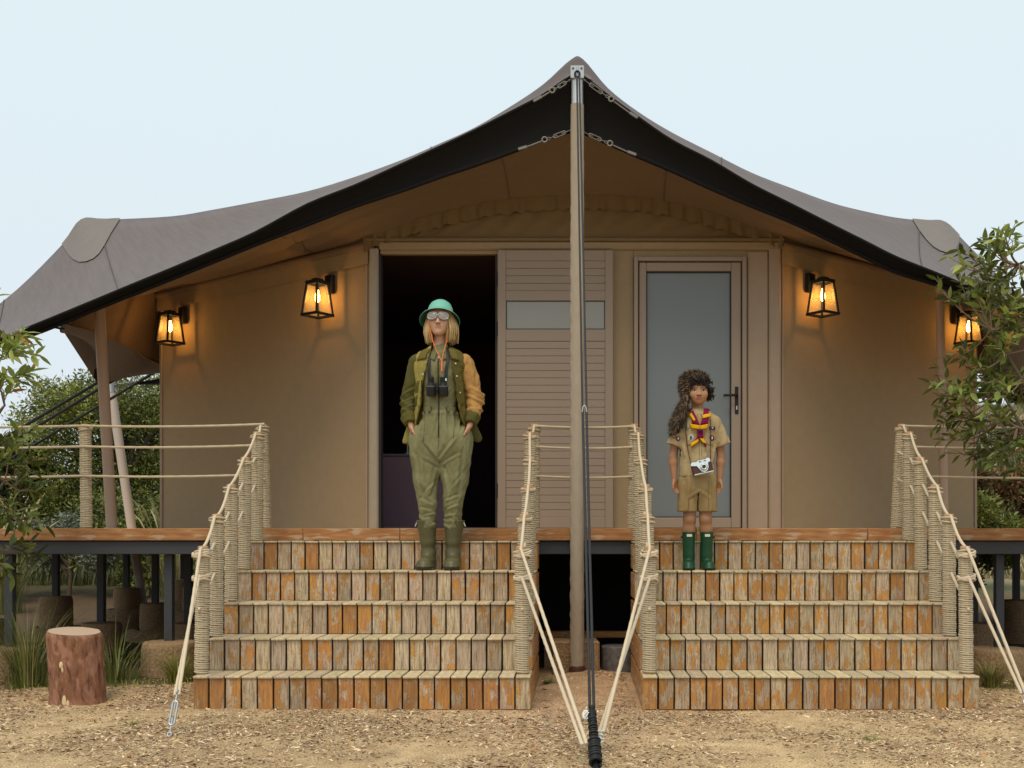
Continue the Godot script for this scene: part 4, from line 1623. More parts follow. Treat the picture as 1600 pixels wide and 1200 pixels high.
	part(g, "lever", lv, M.black)
	part(g, "keyhole", slab(1.277, 1.287, 2.055, 2.085, Z + 0.036, Z + 0.0375, 0.0), M.zinc)
	# kitchen counter seen in the dark room
	var k := thing("kitchen_counter", "dark plum kitchen counter inside the open doorway", "counter", Vector3(-2.0, DECK + 0.02, -3.6))
	part(k, "cabinet", slab(-0.1, 0.80, 0.0, 0.665, -0.5, 0.0, 0.003), M.counter)
	part(k, "worktop", slab(-0.1, 0.82, 0.665, 0.685, -0.52, 0.02, 0.003), M.counter_top)
	var tp := thing("tap", "slim steel tap standing on the counter in the dark room", "tap", Vector3(-1.58, DECK + 0.705, -3.78))
	var tb := MB.new()
	tb.tube(PackedVector3Array([Vector3(0, 0, 0), Vector3(0, 0.22, 0), Vector3(0.02, 0.26, 0.01), Vector3(0.06, 0.27, 0.03), Vector3(0.09, 0.25, 0.05)]), 0.011, 8)
	part(tp, "spout", tb, M.zinc)
	var tbase := MB.new()
	tbase.lathe(Transform3D(), [Vector2(0.026, 0), Vector2(0.024, 0.03), Vector2(0.012, 0.035)], 12)
	part(tp, "tap_base", tbase, M.zinc)

func lantern(at: Vector3, nrm: Vector3, label: String) -> void:
	var turn := atan2(nrm.x, nrm.z)
	var t := thing("wall_lantern", label, "wall lantern", at, "lit wall lanterns on the lodge", turn)
	# local frame: +z away from the wall
	var bp := MB.new()
	bp.box(Transform3D(Basis(), Vector3(0, 0.13, 0.030)), Vector3(0.085, 0.155, 0.045), 0.006)
	part(t, "backplate", bp, M.black)
	var arm := MB.new()
	arm.box(Transform3D(Basis(), Vector3(0, 0.12, 0.085)), Vector3(0.035, 0.04, 0.08), 0.004)
	part(t, "arm", arm, M.black)
	var c := Vector3(0, 0, 0.165)
	var ht := 0.115
	var hb := -0.145
	var wt := 0.060
	var wb := 0.088
	var fr := MB.new()
	fr.box(Transform3D(Basis(), c + Vector3(0, ht + 0.008, 0)), Vector3(wt * 2 + 0.022, 0.018, wt * 2 + 0.022), 0.003)
	fr.box(Transform3D(Basis(), c + Vector3(0, ht + 0.026, 0)), Vector3(0.07, 0.022, 0.07), 0.003)
	part(t, "lantern_cap", fr, M.black)
	var cage := MB.new()
	for sx: float in [-1.0, 1.0]:
		for sz: float in [-1.0, 1.0]:
			cage.tube(PackedVector3Array([c + Vector3(sx * wt, ht, sz * wt), c + Vector3(sx * wb, hb, sz * wb)]), 0.0125, 4, 0, 0.05, true, 1.0, Vector3(sx, 0, 0))
	for k in 4:
		var d := Basis(Vector3.UP, PI / 2 * k)
		cage.box(Transform3D(d, c + d * Vector3(0, hb, wb)), Vector3(wb * 2 + 0.02, 0.02, 0.018), 0.002)
		cage.box(Transform3D(d, c + d * Vector3(0, ht - 0.005, wt)), Vector3(wt * 2 + 0.016, 0.016, 0.016), 0.002)
	part(t, "cage", cage, M.black)
	for k in 4:
		var d := Basis(Vector3.UP, PI / 2 * k)
		var p := MB.new()
		p.quad(c + d * Vector3(-wt + 0.004, ht - 0.008, wt), c + d * Vector3(wt - 0.004, ht - 0.008, wt), c + d * Vector3(wb - 0.004, hb + 0.006, wb), c + d * Vector3(-wb + 0.004, hb + 0.006, wb))
		part(t, "pane", p, M.lantern_glass)
	var sock := MB.new()
	sock.lathe(Transform3D(Basis(), c + Vector3(0, 0.062, 0)), [Vector2(0.016, 0.0), Vector2(0.018, 0.04), Vector2(0.001, 0.05)], 12)
	part(t, "socket", sock, M.black)
	var bulb := MB.new()
	bulb.lathe(Transform3D(Basis(), c + Vector3(0, -0.045, 0)), [Vector2(0.001, 0.0), Vector2(0.016, 0.012), Vector2(0.022, 0.035), Vector2(0.019, 0.065), Vector2(0.012, 0.09), Vector2(0.011, 0.105)], 14)
	part(t, "bulb", bulb, M.bulb)
	var l := OmniLight3D.new()
	l.name = "lamp_glow"
	l.light_color = Color(1.0, 0.66, 0.28)
	l.light_energy = LAMP_ENERGY
	l.light_size = 0.015
	l.omni_range = 12.0
	l.omni_attenuation = 2.0
	l.shadow_enabled = true
	t.add_child(l)
	l.position = c + Vector3(0, -0.005, 0)

const LAMP_ENERGY := 0.032

func make_lanterns() -> void:
	var nl := Vector3(-0.571, 0, 0.821)
	var nr := Vector3(0.593, 0, 0.805)
	lantern(Vector3(-2.03, 2.99, -2.65), nl, "lit black lantern on the left wall next to the open doorway")
	lantern(Vector3(-3.645, 2.96, -3.77), nl, "lit black lantern at the outer left corner of the lodge wall")
	lantern(Vector3(1.90, 2.99, -2.60), nr, "lit black lantern on the right wall next to the glass door")
	lantern(Vector3(3.50, 2.96, -3.78), nr, "lit black lantern half hidden by the leafy tree at the right corner")

func make_poles() -> void:
	# the left pole leans a little; its head carries the pale cap of the roof
	var t := thing("side_pole", "tan side pole of the canopy standing on the deck at the left, leaning slightly", "tent pole", Vector3(-3.84, DECK, -2.6), "side poles of the canopy")
	var b := MB.new()
	b.tube(PackedVector3Array([Vector3(0, 0, 0), Vector3(-0.14, 2.44, 0)]), 0.044, 16)
	part(t, "pole", b, M.pole_tan)
	var f := MB.new()
	f.lathe(Transform3D(), [Vector2(0.065, 0.0), Vector2(0.062, 0.015), Vector2(0.05, 0.02)], 16)
	part(t, "pole_foot", f, M.pole_tan)
	var r := thing("side_pole", "tan side pole of the canopy standing in front of the right wall", "tent pole", Vector3(3.03, DECK, -2.6), "side poles of the canopy")
	var b2 := MB.new()
	b2.tube(PackedVector3Array([Vector3(0, 0, 0), Vector3(-0.05, 2.44, 0)]), 0.034, 16)
	part(r, "pole", b2, M.pole_tan)
	part(r, "pole_foot", f, M.pole_tan)
	# the pale raking pole behind, with its chain and the corner of a second awning
	var w := thing("raking_pole", "pale raking pole behind the deck on the left, with a metal head", "tent pole", Vector3(-5.3, 0.0, -6.2))
	var wb := MB.new()
	wb.tube(PackedVector3Array([Vector3(0.34, 0.1, 0), Vector3(-0.05, 2.72, 0)]), 0.05, 16)
	part(w, "pole", wb, M.pole_pale)
	var wh := MB.new()
	wh.tube(PackedVector3Array([Vector3(-0.045, 2.70, 0), Vector3(-0.065, 2.82, 0)]), 0.054, 14)
	part(w, "pole_head", wh, M.zinc)
	var aw := thing("far_awning", "dark corner of a second awning chained to the pale raking pole", "awning", Vector3.ZERO)
	var p0 := Vector3(-5.36, 2.78, -6.2)
	var ab := MB.new()
	var rows := []
	for j in 9:
		var f2 := j / 8.0
		var hi := Vector3(-5.16, 2.82, -6.25).lerp(Vector3(-3.9, 3.35, -6.6), f2) - Vector3(0, 0.10 * sin(f2 * PI), 0)
		var lo := Vector3(-5.16, 2.80, -6.25).lerp(Vector3(-3.9, 2.78, -6.6), f2) + Vector3(0, 0.02 * sin(f2 * PI), 0)
		rows.append(PackedVector3Array([hi, hi.lerp(lo, 0.5) + Vector3(0, 0, -0.03), lo]))
	ab.sheet(rows)
	part(aw, "awning_cloth", ab, M.net)
	var cc := MB.new()
	for k in 7:
		var o := p0.lerp(Vector3(-5.14, 2.82, -6.25), k / 6.0)
		var pts := PackedVector3Array()
		for j in 13:
			var an := TAU * j / 12.0
			pts.append(o + (Vector3(cos(an) * 0.038, sin(an) * 0.018, 0) if k % 2 == 0 else Vector3(cos(an) * 0.038, 0, sin(an) * 0.018)))
		cc.tube(pts, 0.008, 6)
	part(aw, "chain", cc, M.dull_zinc)
	# black guy ropes from the dipped roof edge
	var gs := [[Vector3(-4.6, 2.55, -4.17), Vector3(-8.2, 0.5, -4.4), "lower"], [Vector3(-4.6, 2.73, -4.8), Vector3(-8.6, 0.5, -5.3), "middle"], [Vector3(-4.60, 2.86, -5.6), Vector3(-8.8, 0.7, -6.6), "upper"]]
	for g in gs:
		rope("%s black guy rope slanting down to the left from the roof edge" % g[2], PackedVector3Array([g[0], g[1]]), "black guy ropes on the left", M.black, 0.016)

# ------------------------------------------------------------------ stump, plants
func make_stump() -> void:
	var t := thing("tree_stump", "short upright section of red-brown tree trunk standing on the ground at the left", "stump", Vector3(-3.09, 0, -0.28))
	var nn := noise(400, 1.0, 3)
	var rows := []
	var rim := PackedVector3Array()
	for j in 40:
		var f := j / 39.0
		var row := PackedVector3Array()
		for k in 48:
			var th := TAU * k / 48.0
			var r := 0.158 + 0.006 * nn.get_noise_3d(cos(th) * 1.3, f * 1.2, sin(th) * 1.3) + 0.010 * nn.get_noise_3d(cos(th) * 0.7 + 5.0, f * 0.3, sin(th) * 0.7)
			r += 0.0045 * signf(nn.get_noise_3d(cos(th) * 2.2, f * 2.0 + 9.0, sin(th) * 2.2)) * absf(nn.get_noise_3d(cos(th) * 2.2, f * 2.0 + 9.0, sin(th) * 2.2)) * 2.0
			r += 0.012 * smoothstep(0.15, 0.0, f) - 0.008 * smoothstep(0.97, 1.0, f)
			var x := cos(th) * r + 0.018 * (1.0 - f) - 0.012 * f
			row.append(Vector3(x, -0.02 + f * (0.462 - 0.012 * cos(th) - 0.012 * sin(th)), sin(th) * r))
		rows.append(row)
		rim = row
	var b := MB.new()
	b.sheet(rows, true)
	part(t, "bark", b, M.stump_bark)
	var top := MB.new()
	var tr := []
	for q in 5:
		var f := 1.0 - q / 4.0
		var row := PackedVector3Array()
		var mid := Vector3(-0.012, 0.444, 0)
		for p in rim:
			row.append(mid.lerp(p, maxf(f, 0.01)) + Vector3(0, 0.001, 0))
		tr.append(row)
	top.sheet(tr, true)
	part(t, "cut_top", top, M.cut_wood)
	var kn := MB.new()
	kn.ball(Vector3(-0.02, 0.25, 0.160), Vector3(0.014, 0.022, 0.008), 10)
	kn.ball(Vector3(-0.012, 0.222, 0.160), Vector3(0.008, 0.018, 0.006), 10)
	part(t, "branch_scar", kn, M.pale_scar)
	var kn2 := MB.new()
	kn2.ball(Vector3(0.0, 0.02, 0.166), Vector3(0.014, 0.05, 0.005), 10)
	kn2.ball(Vector3(0.022, 0.01, 0.166), Vector3(0.010, 0.03, 0.005), 10)
	part(t, "bare_patch", kn2, M.pale_scar)

func leaf_mesh(w := 0.24, fold := 0.10, droop := 0.12) -> ArrayMesh:
	# a lance-shaped leaf one unit long, along +z
	var b := MB.new()
	var rows := []
	for j in 5:
		var f := j / 4.0
		var ww: float = [0.03, 0.85, 1.0, 0.62, 0.02][j] * w * 0.5
		var y := -droop * f * f
		rows.append(PackedVector3Array([Vector3(-ww, y + fold * ww * 2.0, f), Vector3(0, y, f), Vector3(ww, y + fold * ww * 2.0, f)]))
	b.sheet(rows, false, 1, 1, true)
	return b.commit()

func leafy_tree(called: String, label: String, base: Vector3, limbs: Array, clusters: Array, per: int, size: float, tone: Array) -> void:
	# limbs: end points of main limbs from the trunk; clusters: centres of leaf tufts
	var t := thing(called, label, "tree", base)
	var tr := MB.new()
	var crotch := Vector3(0, 0.75, 0)
	tr.tube(PackedVector3Array([Vector3(0, -0.1, 0), Vector3(0.02, 0.4, 0.01), crotch]), PackedFloat32Array([0.06, 0.05, 0.042]), 10)
	part(t, "trunk", tr, M.bark)
	var nodes := []
	for l: Vector3 in limbs:
		var lb := MB.new()
		var e := l - base
		var pts := PackedVector3Array()
		var rad := PackedFloat32Array()
		var bow := Vector3(rng.randf_range(-0.1, 0.1), 0.12, rng.randf_range(-0.1, 0.1))
		for j in 9:
			var f := j / 8.0
			var p := crotch.lerp(e, f) + bow * sin(f * PI)
			pts.append(p)
			rad.append(lerpf(0.03, 0.006, f))
			if j > 1:
				nodes.append(p)
		lb.tube(pts, rad, 8)
		part(t, "limb", lb, M.bark)
	var leaves := [leaf_mesh(0.33, 0.12, 0.10), leaf_mesh(0.28, 0.2, 0.22), leaf_mesh(0.36, 0.05, 0.05)]
	var made := 0
	var xf := []
	var cs := PackedColorArray()
	var tones := [Color(0.085, 0.115, 0.022), Color(0.115, 0.145, 0.030), Color(0.165, 0.19, 0.042), Color(0.06, 0.085, 0.026)]
	for c: Vector3 in clusters:
		var e := c - base
		var near: Vector3 = nodes[0]
		for p: Vector3 in nodes:
			if p.distance_to(e) < near.distance_to(e):
				near = p
		# one sprig with two or three twiglets
		var ax := (e - near)
		if ax.length() < 0.05:
			ax = Vector3(0, 0.1, 0)
		var out := (ax.normalized() + Vector3(0, 0.35, 0)).normalized()
		var twigs := MB.new()
		var tw0 := PackedVector3Array()
		for j in 6:
			var f := j / 5.0
			tw0.append(near.lerp(e, f) + Vector3(0, -0.03 * sin(f * PI), 0))
		twigs.tube(tw0, PackedFloat32Array([0.007, 0.006, 0.005, 0.0045, 0.004, 0.0035]), 6)
		var n := 0
		for s in 4:
			var d := (out + Vector3(rng.randf_range(-0.8, 0.8), rng.randf_range(-0.5, 0.8), rng.randf_range(-0.8, 0.8))).normalized()
			var ln := rng.randf_range(0.10, 0.20)
			var st := tw0[3 + s % 3]
			var en := st + d * ln
			twigs.tube(PackedVector3Array([st, st.lerp(en, 0.5) + Vector3(0, 0.01, 0), en]), PackedFloat32Array([0.0032, 0.0025, 0.0015]), 5)
			var cnt := per / 4
			for k in cnt:
				var f := 0.2 + 0.8 * (k + 0.5) / cnt
				var at := st.lerp(en, f)
				var az := k * 2.4 + s
				var sidev := d.cross(Vector3.UP).normalized()
				var upv := sidev.cross(d)
				var ld := (d * rng.randf_range(0.35, 1.0) + (sidev * cos(az) + upv * sin(az)) * rng.randf_range(0.5, 1.0)).normalized()
				ld.y -= 0.1
				var b := Basis.looking_at(-ld, Vector3.UP if absf(ld.y) < 0.95 else Vector3.RIGHT) * Basis(Vector3.BACK, rng.randf_range(-0.9, 0.9))
				var sz := size * rng.randf_range(0.6, 1.15)
				var tf := Transform3D(b.scaled_local(Vector3.ONE * sz), at)
				var m: int = tone[rng.randi() % tone.size()]
				var seen := (c.x > -4.35 and c.x < 3.35)
				if made < 290 and seen and c.z > base.z - 0.2:
					var o := part(t, "leaf", leaves[rng.randi() % 3], M["leaf%d" % m] if rng.randf() > 0.012 else M.leaf_amber)
					o.transform = tf
					made += 1
				else:
					xf.append(tf)
					cs.append(tones[mini(m, 3)] * rng.randf_range(0.8, 1.2))
		part(t, "twig", twigs, M.twig)
	if xf.size():
		stuff(t, "foliage", leaves[0], M.leaf, xf, cs)

func spray_mesh(seed_: int, leaf := 0.12, n := 7) -> ArrayMesh:
	var r := RandomNumberGenerator.new()
	r.seed = seed_
	var b := MB.new()
	for k in n:
		var d := Vector3(r.randf_range(-1, 1), r.randf_range(-0.5, 1), r.randf_range(-1, 1)).normalized()
		var o := d * r.randf_range(0.02, 0.10)
		var s := d.cross(Vector3(r.randf_range(-1, 1), r.randf_range(-1, 1), r.randf_range(-1, 1))).normalized()
		var l := leaf * r.randf_range(0.7, 1.3)
		var w := l * 0.22
		b.tri(o, o + d * l * 0.5 + s * w, o + d * l * 0.55 - s * w)
		b.tri(o + d * l * 0.5 + s * w, o + d * l, o + d * l * 0.55 - s * w)
	return b.commit()

# a rounded or ragged crown of leaf sprays grouped in lumps, with a trunk and limbs
func bushy(called: String, label: String, category: String, at: Vector3, rad: Vector3, mid: float, lumps: int, count: int, leaf: float, cols: Array, group: String, trunk := 0.08) -> void:
	at.y = ground_at(at.x, at.z)
	var t := thing(called, label, category, at, group)
	var tb := MB.new()
	tb.tube(PackedVector3Array([Vector3(0, -0.1, 0), Vector3(0.04, mid * 0.5, 0.02), Vector3(0, mid, 0)]), PackedFloat32Array([trunk, trunk * 0.8, trunk * 0.5]), 8)
	var cen := []
	for k in lumps:
		var d := Vector3(rng.randf_range(-1, 1), rng.randf_range(-0.75, 1), rng.randf_range(-1, 1))
		if d.length() > 1.0: d = d.normalized()
		var c := Vector3(0, mid, 0) + d * rad * 0.78
		cen.append([c, rng.randf_range(0.22, 0.42) * (rad.x + rad.y + rad.z) / 3.0, rng.randf_range(0.7, 1.3)])
		tb.tube(PackedVector3Array([Vector3(0, mid * rng.randf_range(0.4, 0.8), 0), Vector3(0, mid, 0).lerp(c, 0.6) - Vector3(0, 0.1, 0), c]), PackedFloat32Array([trunk * 0.45, trunk * 0.3, trunk * 0.1]), 5)
	part(t, "trunk", tb, M.bark)
	var sp := spray_mesh(called.hash() & 0xffff, leaf, 8)
	var xf := []
	var cs := PackedColorArray()
	for k in count:
		var q: Array = cen[rng.randi() % lumps]
		var d := Vector3(rng.randf_range(-1, 1), rng.randf_range(-1, 1), rng.randf_range(-1, 1)).normalized()
		var rr := pow(rng.randf(), 0.45)
		var p: Vector3 = q[0] + d * float(q[1]) * rr * Vector3(1.15, 0.85, 1.15)
		if p.y < 0.05: p.y = rng.randf_range(0.05, 0.25)
		var b := Basis(Vector3(rng.randf_range(-1, 1), 1, rng.randf_range(-1, 1)).normalized(), rng.randf() * TAU)
		xf.append(Transform3D(b.scaled_local(Vector3.ONE * rng.randf_range(0.7, 1.3)), p))
		var c: Color = cols[rng.randi() % cols.size()]
		cs.append(c * float(q[2]) * rng.randf_range(0.75, 1.25))
	stuff(t, "crown", sp, M.leaf, xf, cs)

func blade_strip(b: MB, o: Vector3, d: Vector3, l: float, w: float, bend: float, col: Color) -> void:
	b.tint = col
	var side := d.cross(Vector3.UP).normalized() * w
	var rows := []
	for j in 5:
		var f := j / 4.0
		var p := o + Vector3(0, l * f * (1.0 - 0.25 * bend * f), 0) + d * l * bend * f * f
		var ww := side * (1.0 - f * 0.92)
		rows.append(PackedVector3Array([p - ww, p + ww]))
	b.sheet(rows)

func tussock(label: String, at: Vector3, h: float, spread: float, n: int, cols: Array, plume := false, group := "grass tussocks", w := 0.0035) -> void:
	at.y = ground_at(at.x, at.z)
	var t := thing("grass_tussock", label, "grass", at, group, rng.randf() * TAU)
	var b := MB.new()
	for k in n:
		var a := rng.randf() * TAU
		var d := Vector3(cos(a), 0, sin(a))
		var o := d * rng.randf() * spread * 0.35 + Vector3(0, -0.01, 0)
		var c: Color = cols[rng.randi() % cols.size()]
		blade_strip(b, o, d, h * rng.randf_range(0.5, 1.1), w * rng.randf_range(0.7, 1.4), rng.randf_range(0.15, 1.0) * spread / h * 1.3, c * rng.randf_range(0.75, 1.25))
	var o := part(t, "blades", b, M.leaf)
	o.set_meta("kind", "stuff")
	if plume:
		var p := MB.new()
		for k in n / 8:
			var a := rng.randf() * TAU
			var d := Vector3(cos(a), 0, sin(a)) * spread * rng.randf_range(0.2, 0.9)
			var hh := h * rng.randf_range(0.95, 1.3)
			p.tint = Color(0.42, 0.36, 0.20) * rng.randf_range(0.8, 1.2)
			p.tube(PackedVector3Array([Vector3(d.x * 0.1, 0, d.z * 0.1), Vector3(d.x * 0.5, hh * 0.6, d.z * 0.5), Vector3(d.x * 0.8, hh * 0.8, d.z * 0.8)]), 0.003, 4)
			p.tube(PackedVector3Array([Vector3(d.x * 0.8, hh * 0.8, d.z * 0.8), Vector3(d.x * 1.0, hh * 0.93, d.z * 1.0), Vector3(d.x * 1.2, hh, d.z * 1.2)]), PackedFloat32Array([0.006, 0.014, 0.003]), 6)
		var q := part(t, "seed_heads", p, M.leaf)
		q.set_meta("kind", "stuff")

func make_plants() -> void:
	# right tree, rooted beyond the frame, reaching in front of the deck
	var rc := []
	var rcen := [
		[2.72, 2.96], [2.80, 2.88], [2.90, 2.95], [2.62, 2.86], [2.70, 2.78], [2.85, 2.76], [2.56, 2.72], [2.66, 2.64], [2.78, 2.66], [2.94, 2.68], [3.02, 2.80],
		[2.50, 2.58], [2.62, 2.52], [2.74, 2.54], [2.88, 2.54], [2.98, 2.50], [2.66, 2.40], [2.80, 2.42], [2.92, 2.38], [3.04, 2.36],
		[2.56, 2.28], [2.68, 2.27], [2.80, 2.28], [2.93, 2.22], [2.50, 2.05], [2.60, 2.10], [2.58, 1.95], [2.70, 2.0], [2.52, 1.88], [2.62, 1.80], [2.74, 1.86],
		[2.66, 1.68], [2.78, 1.72], [2.90, 1.68], [2.98, 1.80], [2.72, 1.58], [2.84, 1.60], [2.96, 1.56], [2.88, 1.98], [3.02, 2.04],
		[3.2, 2.9], [3.3, 2.6], [3.25, 2.2], [3.35, 1.9], [3.2, 1.6], [3.5, 2.4], [3.6, 2.8], [3.7, 2.1], [3.45, 3.05]]
	for q in rcen + rcen:
		if Vector2(q[0] - 2.56, q[1] - 2.42).length() < 0.19:
			continue
		rc.append(Vector3(q[0] + rng.randf_range(-0.05, 0.09), q[1] + rng.randf_range(-0.07, 0.05), -0.85 + rng.randf_range(-0.30, 0.28)))
	leafy_tree("leafy_tree", "green leafy tree reaching in from the right in front of the roof corner and lantern", Vector3(3.42, 0, -0.85),
		[Vector3(2.95, 2.85, -0.85), Vector3(2.75, 2.4, -0.8), Vector3(2.85, 2.0, -0.9), Vector3(2.9, 1.75, -0.75), Vector3(3.5, 3.0, -1.0), Vector3(3.7, 2.4, -0.8)], rc, 20, 0.10, [0, 0, 1, 1, 2, 3, 2])
	var lc := []
	var lcen := [[-3.77, 2.52], [-3.72, 2.42], [-3.78, 2.30], [-3.70, 2.24], [-3.62, 2.22], [-3.74, 2.12], [-3.66, 2.08], [-3.76, 2.0], [-3.80, 1.85], [-3.76, 1.72], [-3.68, 1.62], [-3.74, 1.52], [-3.64, 1.50], [-3.70, 1.40], [-3.62, 1.34], [-3.74, 1.28], [-3.60, 1.20], [-3.68, 1.16], [-3.76, 1.06], [-3.74, 0.92], [-3.80, 0.8],
		[-3.95, 2.6], [-4.05, 2.3], [-3.95, 2.05], [-4.1, 1.8], [-3.95, 1.55], [-4.05, 1.3], [-4.0, 1.0]]
	for q in lcen:
		lc.append(Vector3(q[0] - 0.08, q[1], -0.85 + rng.randf_range(-0.2, 0.25)))
	leafy_tree("leafy_shrub", "leafy shrub at the left edge reaching in front of the deck railing", Vector3(-4.25, 0, -0.85),
		[Vector3(-3.85, 2.4, -0.85), Vector3(-3.8, 1.9, -0.8), Vector3(-3.8, 1.4, -0.8), Vector3(-3.85, 1.0, -0.75), Vector3(-4.2, 2.6, -0.9)], lc, 30, 0.105, [0, 1, 3, 2, 0, 2])
	# grass in front of the deck
	var g := [Color(0.17, 0.20, 0.035), Color(0.24, 0.25, 0.05), Color(0.33, 0.31, 0.085), Color(0.11, 0.14, 0.025)]
	var gd := [Color(0.13, 0.16, 0.035), Color(0.19, 0.20, 0.055), Color(0.30, 0.26, 0.11), Color(0.08, 0.11, 0.025)]
	tussock("tall dark grass tussock at the far left beside the tree stump", Vector3(-3.72, 0, -0.95), 0.62, 0.38, 260, gd)
	tussock("wide dark grass tussock at the left edge under the shrub", Vector3(-4.15, 0, -0.75), 0.7, 0.42, 260, gd)
	tussock("thin arching grass behind the tree stump", Vector3(-3.25, 0, -1.25), 0.5, 0.5, 120, gd)
	tussock("bright green grass tuft between the stump and the left steps", Vector3(-2.72, 0, -0.98), 0.27, 0.22, 230, g)
	tussock("yellow-green grass tuft against the round footing right of the right steps", Vector3(2.80, 0, -0.95), 0.25, 0.22, 200, [Color(0.16, 0.17, 0.04), Color(0.24, 0.21, 0.07), Color(0.12, 0.13, 0.03)])
	tussock("green grass tuft at the right edge beside the round footing", Vector3(3.16, 0, -0.9), 0.24, 0.25, 180, g)
	tussock("tiny green weed at the foot of the mast mound", Vector3(-0.20, 0, -0.95), 0.07, 0.10, 60, [Color(0.08, 0.14, 0.02), Color(0.12, 0.18, 0.03)])
	tussock("low green weed in the wood chips before the left steps", Vector3(-2.42, 0, 0.55), 0.05, 0.10, 30, g)
	tussock("low green weed in the wood chips before the right steps", Vector3(1.48, 0, 1.0), 0.06, 0.10, 26, g)
	# low ground cover beside the footings
	var cv := MB.new()
	for k in 1500:
		var x := rng.randf_range(-4.4, -2.36) if k % 4 != 0 else rng.randf_range(2.45, 3.9)
		var z := rng.randf_range(-1.7, -0.72)
		if gnoise.get_noise_2d(x * 60.0, z * 60.0) < -0.05: continue
		var a := rng.randf() * TAU
		blade_strip(cv, Vector3(x, ground_at(x, z) - 0.004, z), Vector3(cos(a), 0, sin(a)), rng.randf_range(0.02, 0.07), 0.004, 0.6, g[rng.randi() % 4] * rng.randf_range(0.6, 1.2))
	var co := part(self, "ground_cover", cv, M.leaf)
	tag(co, "sparse low grass growing on the soil along the edge of the deck", "grass", "", "stuff")
	# beyond the deck on the left
	var green := [Color(0.15, 0.18, 0.035), Color(0.21, 0.23, 0.05), Color(0.29, 0.28, 0.075), Color(0.10, 0.13, 0.03)]
	bushy("round_tree", "large rounded dense green tree behind the left end of the lodge", "tree", Vector3(-8.9, 0, -15.2), Vector3(2.3, 2.1, 1.6), 2.2, 34, 11000, 0.075, green, "trees behind the lodge", 0.16)
	bushy("pine_tree", "feathery darker tree left of the large rounded tree", "tree", Vector3(-10.9, 0, -14.5), Vector3(0.9, 1.0, 0.8), 1.6, 12, 1500, 0.2, [Color(0.07, 0.09, 0.03), Color(0.10, 0.12, 0.04)], "trees behind the lodge", 0.1)
	bushy("silver_shrub", "silver-grey shrub seen through the deck legs", "shrub", Vector3(-8.3, 0, -11.6), Vector3(1.1, 0.7, 0.7), 0.7, 14, 1500, 0.07, [Color(0.22, 0.24, 0.20), Color(0.15, 0.17, 0.12), Color(0.30, 0.31, 0.27)], "shrubs behind the deck", 0.04)
	bushy("green_shrub", "low green shrub behind the left end of the deck", "shrub", Vector3(-9.6, 0, -10.6), Vector3(1.3, 0.95, 0.8), 0.95, 16, 2200, 0.08, green, "shrubs behind the deck", 0.04)
	bushy("green_shrub", "tall green shrub filling the gap under the rounded tree, behind the raking pole", "shrub", Vector3(-6.9, 0, -11.4), Vector3(1.5, 0.9, 0.8), 0.95, 16, 2200, 0.075, green, "shrubs behind the deck", 0.04)
	bushy("green_shrub", "dark green shrub seen far under the deck", "shrub", Vector3(-6.4, 0, -12.2), Vector3(1.0, 0.75, 0.7), 0.7, 14, 1500, 0.08, green, "shrubs behind the deck", 0.04)
	bushy("green_shrub", "olive shrub seen between the deck legs nearest the left steps", "shrub", Vector3(-4.4, 0, -12.6), Vector3(1.0, 0.7, 0.7), 0.7, 14, 1400, 0.08, [Color(0.16, 0.16, 0.06), Color(0.11, 0.12, 0.04), Color(0.22, 0.20, 0.10)], "shrubs behind the deck", 0.04)
	bushy("bare_shrub", "thin half-bare shrub against the sky on the far left", "shrub", Vector3(-11.4, 0, -13.2), Vector3(0.35, 1.0, 0.3), 1.7, 10, 160, 0.12, [Color(0.22, 0.17, 0.10), Color(0.16, 0.14, 0.07)], "shrubs behind the deck", 0.03)
	tussock("tall seeding grass behind the deck left of the lone rope post", Vector3(-7.9, 0, -8.8), 1.3, 0.7, 240, [Color(0.20, 0.19, 0.07), Color(0.28, 0.25, 0.11), Color(0.14, 0.15, 0.05)], true, "seeding grasses behind the deck", 0.007)
	tussock("tall seeding grass behind the deck between the two leaning poles", Vector3(-5.6, 0, -8.9), 1.3, 0.6, 220, [Color(0.20, 0.19, 0.07), Color(0.28, 0.25, 0.11), Color(0.14, 0.15, 0.05)], true, "seeding grasses behind the deck", 0.007)
	tussock("tall seeding grass behind the deck next to the lodge corner", Vector3(-4.75, 0, -9.3), 1.3, 0.6, 220, [Color(0.20, 0.19, 0.07), Color(0.26, 0.25, 0.11), Color(0.14, 0.15, 0.05)], true, "seeding grasses behind the deck", 0.007)
	# beyond the deck on the right
	bushy("green_shrub", "soft green shrub behind the deck at the right edge", "shrub", Vector3(5.1, 0, -8.2), Vector3(0.75, 0.85, 0.6), 0.9, 16, 2200, 0.07, [Color(0.15, 0.18, 0.045), Color(0.20, 0.22, 0.065), Color(0.11, 0.14, 0.035)], "shrubs behind the deck", 0.04)
	bushy("brown_shrub", "reddish-brown dry shrub above the soft green one at the right edge", "shrub", Vector3(7.2, 0, -12.5), Vector3(1.2, 0.75, 0.7), 1.55, 14, 1800, 0.08, [Color(0.26, 0.13, 0.07), Color(0.20, 0.13, 0.06), Color(0.14, 0.14, 0.05)], "shrubs on the right slope", 0.05)
